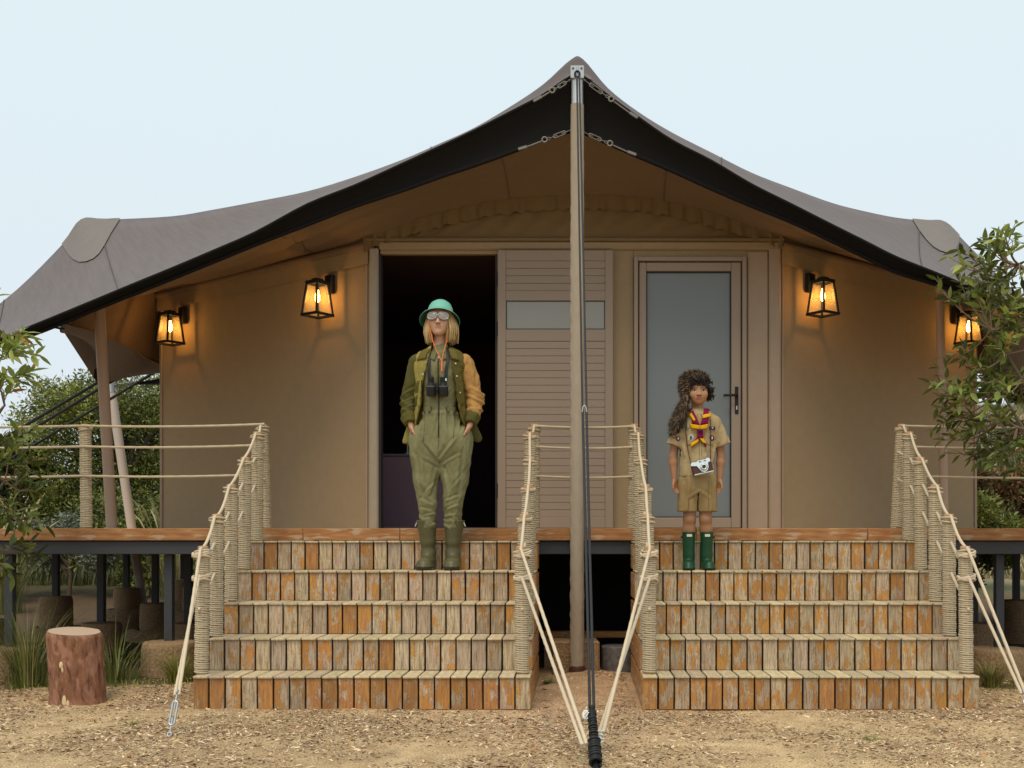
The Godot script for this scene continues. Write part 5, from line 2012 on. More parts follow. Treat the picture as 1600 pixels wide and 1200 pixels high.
	for k in 9:
		var z := -17.0 - k * 1.9
		var x := 0.385 * (6.6 - z) * rng.randf_range(0.94, 1.08)
		bushy("dry_shrub", "pale dry shrub on the right slope, %s one up the hill" % ["lowest", "second", "third", "fourth", "fifth", "sixth", "seventh", "eighth", "highest"][k], "shrub", Vector3(x, 0, z), Vector3(1.1, 0.55, 0.7), 0.45, 9, 700, 0.11, [[Color(0.42, 0.38, 0.30), Color(0.30, 0.28, 0.20)], [Color(0.20, 0.21, 0.08), Color(0.15, 0.16, 0.05)]][k % 2], "shrubs on the right slope", 0.03)
	for k in 6:
		bushy("hill_tree", "dark tree on the crest of the right slope, %s from the left" % ["first", "second", "third", "fourth", "fifth", "sixth"][k], "tree", Vector3(13.2 + 2.3 * k, 0, -44.0 - 1.5 * (k % 3)), Vector3(1.6, 0.9, 1.2), 1.1, 12, 1500, 0.22, [Color(0.035, 0.05, 0.022), Color(0.06, 0.075, 0.03)], "trees on the crest of the right slope", 0.12)
	var gx := []
	var gcol := PackedColorArray()
	var bl := MB.new()
	for q in 7:
		var a := q * 0.9
		blade_strip(bl, Vector3(cos(a * 2.0), 0, sin(a * 3.0)) * 0.05, Vector3(cos(a), 0, sin(a)), 0.32, 0.012, 0.5, Color.WHITE)
	for k in 9000:
		var z := rng.randf_range(-42.0, -15.0)
		var x := (0.385 + rng.randf_range(-0.09, 0.06)) * (6.6 - z)
		if k % 4 == 0:
			z = rng.randf_range(-18.0, -13.0)
			x = rng.randf_range(-12.0, -3.0)
		var v := gnoise.get_noise_2d(x * 9.0 - 80.0, z * 9.0)
		var c := Color(0.44, 0.37, 0.23).lerp(Color(0.18, 0.19, 0.06), clampf(0.42 + 1.6 * v, 0, 1))
		gx.append(Transform3D(Basis(Vector3.UP, rng.randf() * TAU).scaled_local(Vector3.ONE * rng.randf_range(0.6, 1.5)), Vector3(x, ground_at(x, z) - 0.01, z)))
		gcol.append((c if x > 0 else Color(0.09, 0.095, 0.035)) * rng.randf_range(0.8, 1.2))
	var go := stuff(self, "dry_grass", bl.commit(), M.leaf, gx, gcol)
	tag(go, "dry meadow grass on the slope behind the lodge", "grass", "", "stuff")

# ------------------------------------------------------------------ people
# drapery: each fold is a ridge with a groove beside it, from a to b, with a width and a height
func drape(p: Vector3, folds: Array) -> float:
	var q := Vector2(p.x, p.y)
	var sum := 0.0
	for f in folds:
		var a: Vector2 = f[0]
		var ab: Vector2 = (f[1] as Vector2) - a
		var w: float = f[2]
		var t := clampf((q - a).dot(ab) / ab.length_squared(), 0.0, 1.0)
		var off := q - a - ab * t
		if off.length_squared() > w * w * 16.0:
			continue
		var side := off.length() * signf(ab.cross(off))
		var fade := 0.35 + 0.65 * sin(PI * clampf(0.15 + 0.7 * t, 0, 1))
		sum += float(f[3]) * fade * (exp(-pow(side / w, 2.0)) - 0.8 * exp(-pow((side - 1.7 * w) / w, 2.0)))
	return sum

# a raised piece of cloth laid on the front of a field: corners in x, y (top left, top right, bottom right, bottom left)
func laid(f: Field, c: Array, off := 0.004, nu := 6, nv := 6, flat_z := NAN) -> MB:
	var b := MB.new()
	var rows := []
	for j in range(-1, nv + 2):
		var row := PackedVector3Array()
		for k in range(-1, nu + 2):
			var u := clampf(k / float(nu), 0, 1)
			var v := clampf(j / float(nv), 0, 1)
			var p: Vector2 = (c[0] as Vector2).lerp(c[1], u).lerp((c[3] as Vector2).lerp(c[2], u), v)
			var edge := j < 0 or k < 0 or j > nv or k > nu
			var q := f.front(p.x, p.y, -0.004 if edge else off)
			row.append(q)
		rows.append(row)
	b.sheet(rows, false, 1, 1, true)
	return b

# a line of points laid on the front of a field
func along(f: Field, pts: Array, off := 0.003, per := 8) -> PackedVector3Array:
	var out := PackedVector3Array()
	for j in pts.size() - 1:
		for q in per:
			var p: Vector2 = (pts[j] as Vector2).lerp(pts[j + 1], q / float(per))
			out.append(f.front(p.x, p.y, off))
	var e: Vector2 = pts[-1]
	out.append(f.front(e.x, e.y, off))
	return out

func head_mesh(ey: float, ny: float, my: float, skin: Color, lip: Color, brow: Color, neck: float, child: bool) -> ArrayMesh:
	var f := Field.new(Vector3(-0.10, -0.20, -0.13), Vector3(0.10, 0.125, 0.125), 0.0042)
	f.ell(Vector3(0, 0.03, -0.015), Vector3(0.073, 0.084, 0.094), 0.02)
	f.ell(Vector3(0, -0.02, 0.03), Vector3(0.061 if not child else 0.064, 0.078, 0.060), 0.03)
	f.ell(Vector3(0, -0.066 if not child else -0.060, 0.032), Vector3(0.047 if not child else 0.051, 0.042, 0.048), 0.03)
	f.ell(Vector3(0, -0.096 if not child else -0.089, 0.062), Vector3(0.021, 0.016, 0.019), 0.022)
	for s: float in [-1.0, 1.0]:
		f.ell(Vector3(s * 0.036, ny + 0.006, 0.060), Vector3(0.024, 0.022, 0.020), 0.02)
	f.cap(Vector3(-0.036, ey + 0.018, 0.076), Vector3(0.036, ey + 0.018, 0.076), 0.010, 0.010, 0.015)
	for s: float in [-1.0, 1.0]:
		f.ell(Vector3(s * 0.031, ey, 0.094), Vector3(0.017, 0.0105, 0.013), 0.008, true)
	f.cap(Vector3(0, ey + 0.004, 0.086), Vector3(0, ny + 0.003, 0.101 if not child else 0.095), 0.0075 if not child else 0.006, 0.0105 if not child else 0.009, 0.012)
	f.ell(Vector3(0, ny, 0.102 if not child else 0.096), Vector3(0.0115, 0.009, 0.010), 0.008)
	for s: float in [-1.0, 1.0]:
		f.ell(Vector3(s * 0.0115, ny - 0.003, 0.094), Vector3(0.008, 0.0065, 0.009), 0.006)
		f.ell(Vector3(s * 0.076, ny + 0.028, -0.006), Vector3(0.011, 0.030, 0.018), 0.008, false, 0.15)
	f.cap(Vector3(-0.019, my + 0.004, 0.083), Vector3(0.019, my + 0.004, 0.083), 0.0055, 0.0055, 0.006)
	f.cap(Vector3(-0.014, my - 0.005, 0.083), Vector3(0.014, my - 0.005, 0.083), 0.0065, 0.0065, 0.006)
	f.cap(Vector3(0, -0.07, -0.026), Vector3(0, -0.19, -0.034), neck, neck * 1.08, 0.012)
	return f.mesh(func(p: Vector3, n: Vector3) -> Color:
		var c := skin
		var d := p.y - my
		if absf(p.x) < 0.0235 - absf(d) * 0.8 and absf(d) < 0.0115 and p.z > 0.07:
			c = c.lerp(lip, 0.85)
			if absf(d + 0.0005) < 0.0016: c = c * 0.72
		var by := ey + 0.019 - absf(absf(p.x) - 0.03) * 0.18
		if absf(p.y - by) < 0.0042 and absf(p.x) > 0.012 and absf(p.x) < 0.05 and p.z > 0.05:
			c = c.lerp(brow, 0.85)
		if absf(p.x) < 0.014 and absf(p.x) > 0.004 and absf(p.y - (ny - 0.0085)) < 0.003 and p.z > 0.08:
			c = c * 0.4
		return c)

func eyes_into(t: Node3D, ey: float, iris: Color, at: Transform3D) -> void:
	for s: float in [-1.0, 1.0]:
		var b := MB.new()
		b.tint = Color(0.36, 0.31, 0.28)
		b.ball(at * Vector3(s * 0.031, ey, 0.0758), Vector3(0.0120, 0.0075, 0.0105), 14)
		b.tint = iris
		b.ball(at * Vector3(s * 0.031, ey + 0.0008, 0.0815), Vector3(0.0068, 0.0068, 0.0056), 12)
		b.tint = Color(0.006, 0.005, 0.005)
		b.ball(at * Vector3(s * 0.031, ey + 0.0008, 0.0850), Vector3(0.0027, 0.0027, 0.003), 10)
		b.tint = Color(0.03, 0.018, 0.012)
		var lash := PackedVector3Array()
		for j in 9:
			var a := PI * (0.08 + 0.84 * j / 8.0)
			lash.append(at * Vector3(s * 0.031 + cos(a) * 0.0145, ey + sin(a) * 0.0068 + 0.0005, 0.0862 - 0.006 * absf(cos(a))))
		b.tube(lash, 0.0014, 5)
		part(t, "eye", b, M.paint)

# a hand hanging down the y axis from the wrist at the origin; the palm faces -x, the thumb side is +z
func hand_field(sc: float, curl: float) -> Field:
	var f := Field.new(Vector3(-0.06, -0.16, -0.05) * sc, Vector3(0.045, 0.035, 0.075) * sc, 0.0034)
	var k := 0.008 * sc
	f.cap(Vector3(0, 0.03, 0) * sc, Vector3(0, -0.01, 0) * sc, 0.021 * sc, 0.021 * sc, k)
	for q in 4:
		var z: float = [0.027, 0.010, -0.008, -0.024][q] * sc
		f.cap(Vector3(0, -0.012 * sc, z * 0.55), Vector3(0, -0.068 * sc, z), 0.014 * sc, 0.0115 * sc, 0.014 * sc)
	for q in 4:
		var z: float = [0.027, 0.009, -0.009, -0.025][q] * sc
		var len: float = [0.064, 0.072, 0.066, 0.052][q] * sc
		var r: float = [0.0088, 0.009, 0.0086, 0.0076][q] * sc
		var p := Vector3(0, -0.070 * sc, z)
		var a := 0.18 + 0.06 * q
		for s in 3:
			a += curl * [0.7, 1.0, 0.7][s]
			var l: float = len * [0.44, 0.31, 0.25][s]
			var e := p + Vector3(-sin(a), -cos(a), z * 0.9) * l
			f.cap(p, e, r * (1.0 - 0.06 * s), r * (0.94 - 0.06 * s), 0.0035 * sc)
			p = e
	var t0 := Vector3(-0.004, -0.02, 0.018) * sc
	var t1 := Vector3(-0.014, -0.048, 0.042) * sc
	var t2 := Vector3(-0.018, -0.074, 0.050) * sc
	var t3 := Vector3(-0.020, -0.096, 0.050) * sc
	f.cap(t0, t1, 0.015 * sc, 0.0115 * sc, 0.01 * sc)
	f.cap(t1, t2, 0.0105 * sc, 0.0095 * sc, 0.004 * sc)
	f.cap(t2, t3, 0.0095 * sc, 0.008 * sc, 0.004 * sc)
	return f

func coloured(m: ArrayMesh, t: Transform3D, b: MB) -> void:
	var arr := m.surface_get_arrays(0)
	var s := b.v.size()
	for p: Vector3 in arr[Mesh.ARRAY_VERTEX]: b.v.append(t * p)
	for p: Vector3 in arr[Mesh.ARRAY_NORMAL]: b.n.append((t.basis * p).normalized())
	b.c.append_array(arr[Mesh.ARRAY_COLOR])
	b.uv.append_array(arr[Mesh.ARRAY_TEX_UV])
	var mirror := t.basis.determinant() < 0
	var ix: PackedInt32Array = arr[Mesh.ARRAY_INDEX]
	for k in range(0, ix.size(), 3):
		b.idx.append(s + ix[k])
		b.idx.append(s + (ix[k + 2] if mirror else ix[k + 1]))
		b.idx.append(s + (ix[k + 1] if mirror else ix[k + 2]))

func carve(f: Field, fn: Callable) -> void:
	for z in f.nz:
		for y in f.ny:
			var at := (z * f.ny + y) * f.nx
			for x in f.nx:
				if f.g[at + x] < 3.0 * f.s:
					var d: float = fn.call(f.o + Vector3(x, y, z) * f.s)
					f.g[at + x] = maxf(f.g[at + x], d)

func make_woman() -> void:
	var at := Vector3(-0.950, 0.80, -1.08)
	var t := thing("person", "woman in green hat, goggles, olive jumpsuit and patchwork jacket standing on the left steps", "person", at)
	var wn := noise(500, 1.0, 3)
	# the jumpsuit
	var suit_folds := [[Vector2(-0.099, 1.099), Vector2(-0.117, 0.963), 0.0080, 0.0080], [Vector2(-0.073, 1.099), Vector2(-0.082, 0.927), 0.0080, 0.0070], [Vector2(-0.042, 1.095), Vector2(-0.046, 0.980), 0.0070, 0.0050], [Vector2(0.051, 1.099), Vector2(0.064, 0.980), 0.0070, 0.0060], [Vector2(0.086, 1.099), Vector2(0.112, 0.945), 0.0080, 0.0080], [Vector2(0.121, 1.099), Vector2(0.148, 0.972), 0.0080, 0.0070], [Vector2(0.152, 1.095), Vector2(0.174, 0.998), 0.0080, 0.0060], [Vector2(0.011, 0.751), Vector2(-0.082, 0.866), 0.0100, 0.0100], [Vector2(0.020, 0.760), Vector2(0.121, 0.892), 0.0100, 0.0100], [Vector2(0.002, 0.716), Vector2(-0.099, 0.769), 0.0090, 0.0070], [Vector2(0.024, 0.720), Vector2(0.148, 0.786), 0.0090, 0.0080], [Vector2(-0.011, 0.685), Vector2(-0.060, 0.522), 0.0100, 0.0090], [Vector2(0.042, 0.685), Vector2(0.077, 0.504), 0.0100, 0.0090], [Vector2(-0.117, 0.883), Vector2(-0.099, 0.553), 0.0120, 0.0070], [Vector2(0.157, 0.883), Vector2(0.121, 0.531), 0.0120, 0.0070], [Vector2(-0.152, 0.773), Vector2(-0.126, 0.509), 0.0090, 0.0060], [Vector2(-0.112, 0.478), Vector2(-0.037, 0.442), 0.0080, 0.0080], [Vector2(-0.117, 0.420), Vector2(-0.055, 0.403), 0.0070, 0.0070], [Vector2(-0.099, 0.372), Vector2(-0.029, 0.385), 0.0060, 0.0070], [Vector2(0.051, 0.469), Vector2(0.130, 0.504), 0.0080, 0.0090], [Vector2(0.060, 0.412), Vector2(0.126, 0.442), 0.0070, 0.0080], [Vector2(0.046, 0.368), Vector2(0.112, 0.381), 0.0060, 0.0070], [Vector2(-0.082, 0.531), Vector2(-0.029, 0.592), 0.0080, 0.0060], [Vector2(0.095, 0.553), Vector2(0.148, 0.619), 0.0080, 0.0060], [Vector2(-0.037, 1.421), Vector2(-0.011, 1.280), 0.0090, 0.0060], [Vector2(0.051, 1.412), Vector2(0.024, 1.263), 0.0090, 0.0060], [Vector2(-0.064, 1.236), Vector2(-0.011, 1.130), 0.0090, 0.0060], [Vector2(0.077, 1.236), Vector2(0.033, 1.139), 0.0090, 0.0060]]
	var coat_folds := [[Vector2(-0.108, 1.390), Vector2(-0.134, 1.069), 0.0100, 0.0080], [Vector2(-0.082, 1.324), Vector2(-0.104, 1.104), 0.0080, 0.0070], [Vector2(0.148, 1.368), Vector2(0.183, 1.060), 0.0100, 0.0080], [Vector2(0.121, 1.236), Vector2(0.157, 1.082), 0.0080, 0.0070], [Vector2(-0.161, 1.412), Vector2(-0.143, 1.280), 0.0090, 0.0060], [Vector2(0.209, 1.412), Vector2(0.192, 1.258), 0.0090, 0.0060]]
	var sleeve_folds := [[Vector2(-0.258, 1.201), Vector2(-0.170, 1.245), 0.0090, 0.0080], [Vector2(-0.267, 1.148), Vector2(-0.170, 1.183), 0.0080, 0.0090], [Vector2(-0.249, 1.099), Vector2(-0.161, 1.139), 0.0070, 0.0080], [Vector2(-0.231, 1.280), Vector2(-0.205, 1.412), 0.0100, 0.0060], [Vector2(-0.196, 1.324), Vector2(-0.179, 1.457), 0.0080, 0.0060], [Vector2(0.218, 1.254), Vector2(0.306, 1.210), 0.0090, 0.0090], [Vector2(0.205, 1.196), Vector2(0.306, 1.148), 0.0080, 0.0100], [Vector2(0.214, 1.139), Vector2(0.298, 1.091), 0.0070, 0.0080], [Vector2(0.236, 1.298), Vector2(0.218, 1.430), 0.0100, 0.0060], [Vector2(0.271, 1.280), Vector2(0.254, 1.404), 0.0080, 0.0060]]
	var js := Field.new(Vector3(-0.27, 0.24, -0.20), Vector3(0.29, 1.56, 0.20), 0.0082)
	js.cap(Vector3(0.005, 1.36, -0.005), Vector3(0.005, 1.12, 0.0), 0.137, 0.112, 0.03, 1.3)
	js.cap(Vector3(-0.08, 1.40, -0.01), Vector3(0.09, 1.40, -0.01), 0.085, 0.085, 0.04, 1.1)
	js.cap(Vector3(0.004, 1.42, -0.01), Vector3(0.004, 1.515, -0.015), 0.070, 0.056, 0.03)
	js.cap(Vector3(0.008, 1.05, 0.0), Vector3(0.010, 0.86, 0.0), 0.122, 0.158, 0.03, 1.3)
	js.cap(Vector3(-0.10, 0.90, 0.0), Vector3(-0.092, 0.62, 0.008), 0.112, 0.084, 0.03, 1.1)
	js.cap(Vector3(0.118, 0.90, 0.0), Vector3(0.110, 0.62, 0.008), 0.112, 0.086, 0.03, 1.1)
	js.cap(Vector3(-0.092, 0.62, 0.008), Vector3(-0.080, 0.45, 0.012), 0.084, 0.063, 0.012, 1.0)
	js.cap(Vector3(-0.080, 0.45, 0.012), Vector3(-0.077, 0.31, 0.0), 0.063, 0.055, 0.012, 1.0)
	js.cap(Vector3(0.110, 0.62, 0.008), Vector3(0.097, 0.45, 0.012), 0.086, 0.065, 0.012, 1.0)
	js.cap(Vector3(0.097, 0.45, 0.012), Vector3(0.092, 0.31, 0.0), 0.065, 0.057, 0.012, 1.0)
	js.cap(Vector3(0.008, 0.84, 0.0), Vector3(0.008, 0.70, 0.0), 0.10, 0.075, 0.03, 1.1)
	carve(js, func(p: Vector3) -> float: return 0.022 * clampf((0.66 - p.y) / 0.1, -1.0, 1.0) - absf(p.x - 0.008) if p.y < 0.70 else -1.0)
	var olive := Color(0.198, 0.188, 0.096)
	var suit := js.mesh(func(p: Vector3, n: Vector3) -> Color:
		var c := olive.lerp(Color(0.26, 0.25, 0.14), clampf(0.5 + wn.get_noise_3d(p.x * 9.0, p.y * 4.0, p.z * 9.0), 0, 1))
		return c, func(p: Vector3, n: Vector3) -> Vector3:
		var a := 0.0
		# gathers under the waistband, folds at knee and boot top
		var pl := exp(-pow((p.y - 1.02) / 0.085, 2.0))
		a += pl * 0.007 * sin(p.x * 150.0 + 4.0 * wn.get_noise_2d(p.x * 6.0, p.y * 3.0))
		a -= 0.007 * exp(-pow((p.y - 1.095) / 0.012, 2.0)) - 0.005 * exp(-pow((p.y - 1.075) / 0.012, 2.0))
		var leg := smoothstep(0.8, 0.45, p.y)
		a += leg * 0.006 * wn.get_noise_3d(p.x * 9.0 + p.y * 5.0, p.y * 11.0 - absf(p.x) * 14.0, p.z * 4.0)
		a += smoothstep(0.44, 0.36, p.y) * 0.004 * sin(p.y * 110.0 + p.x * 60.0 + 6.0 * wn.get_noise_2d(p.x * 8.0, p.y * 6.0))
		a += 0.004 * wn.get_noise_3d(p.x * 5.0 + 20.0, p.y * 5.0 + absf(p.x) * 6.0, p.z * 3.0)
		a += smoothstep(1.1, 1.25, p.y) * 0.006 * wn.get_noise_3d(p.x * 14.0, p.y * 12.0, 3.0)
		var r1 := 1.0 - 2.2 * absf(wn.get_noise_3d(p.x * 6.0 + 3.0, p.y * 7.0 - absf(p.x) * 11.0, p.z * 3.0))
		a += 0.006 * r1 * absf(r1) * (0.5 + 0.5 * leg)
		var r2 := 1.0 - 2.2 * absf(wn.get_noise_3d(p.x * 14.0 + 33.0, p.y * 4.0 + absf(p.x) * 5.0, p.z * 5.0))
		a += 0.005 * r2 * absf(r2) * smoothstep(1.0, 0.85, p.y) * smoothstep(0.5, 0.7, p.y)
		a += drape(p, suit_folds) * (1.0 if p.z > -0.03 else 0.6)
		return p + n * a)
	part(t, "jumpsuit", suit, M.cloth)
	# a denser copy of the field to lay trim on is not needed: zip, tabs, collar
	var zp := MB.new()
	zp.tint = Color(0.022, 0.020, 0.014)
	zp.tube(along(js, [Vector2(0.004, 1.47), Vector2(0.006, 1.25), Vector2(0.008, 1.09), Vector2(0.009, 0.90)], 0.009, 16), 0.0042, 5, 0, 0.05, true, 1.3)
	part(t, "zip", zp, M.paint)
	for q in [[Vector2(0.009, 0.885), Vector2(0.009, 0.72)], [Vector2(-0.085, 1.06), Vector2(-0.096, 0.86)], [Vector2(0.100, 1.06), Vector2(0.112, 0.86)]]:
		var sm2 := MB.new()
		sm2.tint = olive * 0.62
		sm2.tube(along(js, q, 0.004, 10), 0.0016, 4)
		part(t, "seam", sm2, M.cloth)
	var pull := MB.new()
	pull.tint = Color(0.5, 0.5, 0.48)
	var zp0 := js.front(0.006, 1.44, 0.012)
	pull.box(Transform3D(Basis(), zp0), Vector3(0.009, 0.032, 0.004), 0.001)
	part(t, "zip_pull", pull, M.zinc)
	var tabs := MB.new()
	for sd: float in [-1.0, 1.0]:
		var tb := laid(js, [Vector2(0.008 + sd * 0.055, 1.115), Vector2(0.008 + sd * 0.125, 1.112), Vector2(0.008 + sd * 0.125, 1.075), Vector2(0.008 + sd * 0.055, 1.078)] if sd > 0 else [Vector2(0.008 - 0.125, 1.112), Vector2(0.008 - 0.055, 1.115), Vector2(0.008 - 0.055, 1.078), Vector2(0.008 - 0.125, 1.075)], 0.009, 5, 3)
		tb.tint = Color.WHITE
		for k in tb.c.size(): tb.c[k] = olive * 0.9
		part(t, "waist_tab", tb, M.cloth)
		var pk := MB.new()
		pk.tint = olive * 0.5
		var pp := along(js, [Vector2(0.008 + sd * 0.155, 1.03), Vector2(0.008 + sd * 0.19, 0.93)], 0.005, 6)
		pk.tube(pp, 0.0035, 5)
		part(t, "pocket_edge", pk, M.cloth)
	for sd: float in [-1.0, 1.0]:
		var cl := laid(js, [Vector2(-0.055, 1.50), Vector2(-0.006, 1.485), Vector2(-0.022, 1.425), Vector2(-0.062, 1.445)] if sd < 0 else [Vector2(0.014, 1.485), Vector2(0.06, 1.50), Vector2(0.066, 1.445), Vector2(0.030, 1.425)], 0.012, 5, 4)
		for k in cl.c.size(): cl.c[k] = Color(0.17, 0.165, 0.085)
		part(t, "suit_collar", cl, M.cloth)
	# the jacket: one coat, open down the front
	var jk := Field.new(Vector3(-0.34, 0.84, -0.20), Vector3(0.36, 1.55, 0.20), 0.0095)
	jk.cap(Vector3(-0.10, 1.415, -0.015), Vector3(0.115, 1.415, -0.015), 0.085, 0.085, 0.04, 1.0)
	jk.cap(Vector3(0.005, 1.38, -0.012), Vector3(0.010, 1.0, -0.012), 0.172, 0.188, 0.05, 1.32)
	jk.cap(Vector3(0.0, 1.45, -0.025), Vector3(0.0, 1.50, -0.03), 0.085, 0.072, 0.03, 1.0)
	jk.cap(Vector3(-0.165, 1.02, -0.05), Vector3(-0.225, 0.89, -0.05), 0.055, 0.036, 0.02, 1.5)
	jk.cap(Vector3(0.185, 1.02, -0.05), Vector3(0.258, 0.915, -0.05), 0.055, 0.032, 0.02, 1.5)
	carve(jk, func(p: Vector3) -> float: return 0.875 - p.y)
	carve(jk, func(p: Vector3) -> float:
		var h := p.y
		var l := lerpf(-0.145, -0.085, clampf((h - 1.05) / 0.30, 0, 1)) if h < 1.35 else lerpf(-0.085, -0.055, clampf((h - 1.35) / 0.15, 0, 1))
		var r := lerpf(0.150, 0.105, clampf((h - 1.05) / 0.30, 0, 1)) if h < 1.35 else lerpf(0.105, 0.070, clampf((h - 1.35) / 0.15, 0, 1))
		if h < 1.05:
			l = lerpf(-0.168, -0.145, clampf((h - 0.95) / 0.1, 0, 1))
			r = lerpf(0.18, 0.150, clampf((h - 0.95) / 0.1, 0, 1))
		return minf(minf(p.x - l, r - p.x), p.z + 0.05))
	var c_front := Color(0.335, 0.275, 0.085)
	var c_dark := Color(0.105, 0.098, 0.032)
	var c_brown := Color(0.125, 0.10, 0.030)
	var c_tan := Color(0.47, 0.265, 0.095)
	var fold := func(p: Vector3, n: Vector3) -> Vector3:
		return p + n * (drape(p, coat_folds) + 0.006 * wn.get_noise_3d(p.x * 7.0 + 40.0, p.y * 7.0 + p.x * 8.0, p.z * 6.0) + 0.004 * wn.get_noise_3d(p.x * 20.0, p.y * 26.0, p.z * 14.0 + 7.0))
	var coat := jk.mesh(func(p: Vector3, n: Vector3) -> Color:
		if p.x < 0.0:
			return c_front if p.y > 0.80 else c_dark
		return c_brown if p.y > 0.98 or p.x < 0.16 else c_dark, fold)
	part(t, "jacket", coat, M.cloth)
	for sd: float in [-1.0, 1.0]:
		var sl := Field.new(Vector3(-0.36, 0.95, -0.16), Vector3(-0.09, 1.53, 0.14), 0.0085) if sd < 0 else Field.new(Vector3(0.10, 0.95, -0.16), Vector3(0.38, 1.53, 0.14), 0.0085)
		var sh := Vector3(-0.150, 1.425, -0.015) if sd < 0 else Vector3(0.170, 1.425, -0.015)
		var el := Vector3(-0.212, 1.19, -0.035) if sd < 0 else Vector3(0.243, 1.19, -0.035)
		var wr := Vector3(-0.213, 1.055, 0.02) if sd < 0 else Vector3(0.236, 1.055, 0.02)
		var cu := Vector3(-0.200, 1.015, 0.04) if sd < 0 else Vector3(0.224, 1.015, 0.04)
		sl.cap(sh, el, 0.066, 0.056, 0.03)
		sl.cap(el, wr, 0.056, 0.050, 0.03)
		sl.cap(wr, cu, 0.050, 0.043, 0.012)
		var ax := (cu - wr).normalized()
		carve(sl, func(p: Vector3) -> float: return (p - cu).dot(ax) - 0.012)
		var ctop := c_dark if sd < 0 else c_tan
		var m := sl.mesh(func(p: Vector3, n: Vector3) -> Color:
			var d := (p - wr).dot(ax)
			if d > -0.012:
				return c_dark if sd > 0 else Color(0.12, 0.105, 0.035)
			return ctop, func(p: Vector3, n: Vector3) -> Vector3:
			var low := smoothstep(1.28, 1.10, p.y) * smoothstep(-0.01, 0.03, -(p - wr).dot(ax))
			var a := 0.006 * low * sin(p.y * 110.0 + p.x * 40.0 + 5.0 * wn.get_noise_3d(p.x * 6.0, p.y * 6.0, p.z * 8.0))
			a += 0.010 * wn.get_noise_3d(p.x * 9.0 + 11.0, p.y * 8.0 + p.z * 9.0, p.z * 6.0)
			a -= 0.006 * exp(-pow(((p - wr).dot(ax) + 0.012) / 0.006, 2.0))
			a += drape(p, sleeve_folds)
			return p + n * a)
		part(t, "sleeve", m, M.cloth)
		# hand slipped into the pocket: wrist and back of hand, fingers going under the cloth
		var hf := hand_field(0.92, 0.10)
		var hm := hf.mesh(func(p: Vector3, n: Vector3) -> Color: return Color(0.50, 0.27, 0.17))
		var hb := MB.new()
		var bs := Basis(Vector3.BACK, 0.42 * -sd) * Basis(Vector3.RIGHT, -0.02) * Basis(Vector3.UP, 0.35 * sd)
		if sd < 0: bs = bs * Basis.from_scale(Vector3(-1, 1, 1))
		coloured(hm, Transform3D(bs, cu + Vector3(sd * -0.008, -0.014, -0.004)), hb)
		part(t, "hand", hb, M.skin)
	# jacket trim
	var pockets := [[[Vector2(-0.170, 1.285), Vector2(-0.095, 1.285), Vector2(-0.098, 1.12), Vector2(-0.172, 1.12)], c_dark, "chest_pocket"], [[Vector2(-0.174, 1.292), Vector2(-0.092, 1.292), Vector2(-0.094, 1.245), Vector2(-0.174, 1.238)], c_dark * 1.1, "pocket_flap"], [[Vector2(0.125, 1.285), Vector2(0.185, 1.275), Vector2(0.188, 1.13), Vector2(0.13, 1.13)], c_brown * 0.9, "chest_pocket"]]
	for q in pockets:
		var pm := laid(jk, q[0], 0.007 if q[2] == "pocket_flap" else 0.004, 6, 6)
		for k in pm.c.size(): pm.c[k] = q[1]
		part(t, q[2], pm, M.cloth)
	for q in [[[Vector2(-0.118, 1.505), Vector2(-0.058, 1.515), Vector2(-0.062, 1.44), Vector2(-0.145, 1.43)], c_brown * 1.2], [[Vector2(0.072, 1.515), Vector2(0.118, 1.505), Vector2(0.145, 1.43), Vector2(0.068, 1.44)], c_brown * 1.2]]:
		var pm := laid(jk, q[0], 0.012, 6, 5)
		for k in pm.c.size(): pm.c[k] = q[1]
		part(t, "jacket_collar", pm, M.cloth)
	for p in [Vector2(0.122, 1.405), Vector2(0.130, 1.32), Vector2(0.150, 1.21), Vector2(-0.100, 1.33)]:
		var bt := MB.new()
		bt.tint = Color(0.45, 0.42, 0.36)
		bt.ball(jk.front(p.x, p.y, 0.004), Vector3(0.007, 0.007, 0.004), 10)
		part(t, "button", bt, M.zinc)
	# boots
	for sd: float in [-1.0, 1.0]:
		var bf := Field.new(Vector3(-0.20, -0.02, -0.12), Vector3(0.20, 0.37, 0.24), 0.0075)
		var cx := -0.078 if sd < 0 else 0.092
		bf.cap(Vector3(cx + sd * 0.008, 0.36, -0.01), Vector3(cx, 0.12, -0.01), 0.070, 0.046, 0.02)
		bf.cap(Vector3(cx + sd * 0.028, 0.36, -0.01), Vector3(cx + sd * 0.012, 0.24, -0.01), 0.055, 0.042, 0.02)
		bf.cap(Vector3(cx, 0.12, -0.01), Vector3(cx, 0.045, -0.015), 0.046, 0.050, 0.02)
		bf.cap(Vector3(cx + sd * 0.002, 0.06, 0.0), Vector3(cx + sd * 0.008, 0.035, 0.125), 0.046, 0.046, 0.03)
		bf.ell(Vector3(cx + sd * 0.008, 0.032, 0.135), Vector3(0.055, 0.045, 0.055), 0.02)
		bf.cap(Vector3(cx, 0.012, -0.03), Vector3(cx + sd * 0.009, 0.012, 0.14), 0.047, 0.056, 0.008)
		carve(bf, func(p: Vector3) -> float: return maxf(0.001 - p.y, p.y - 0.340))
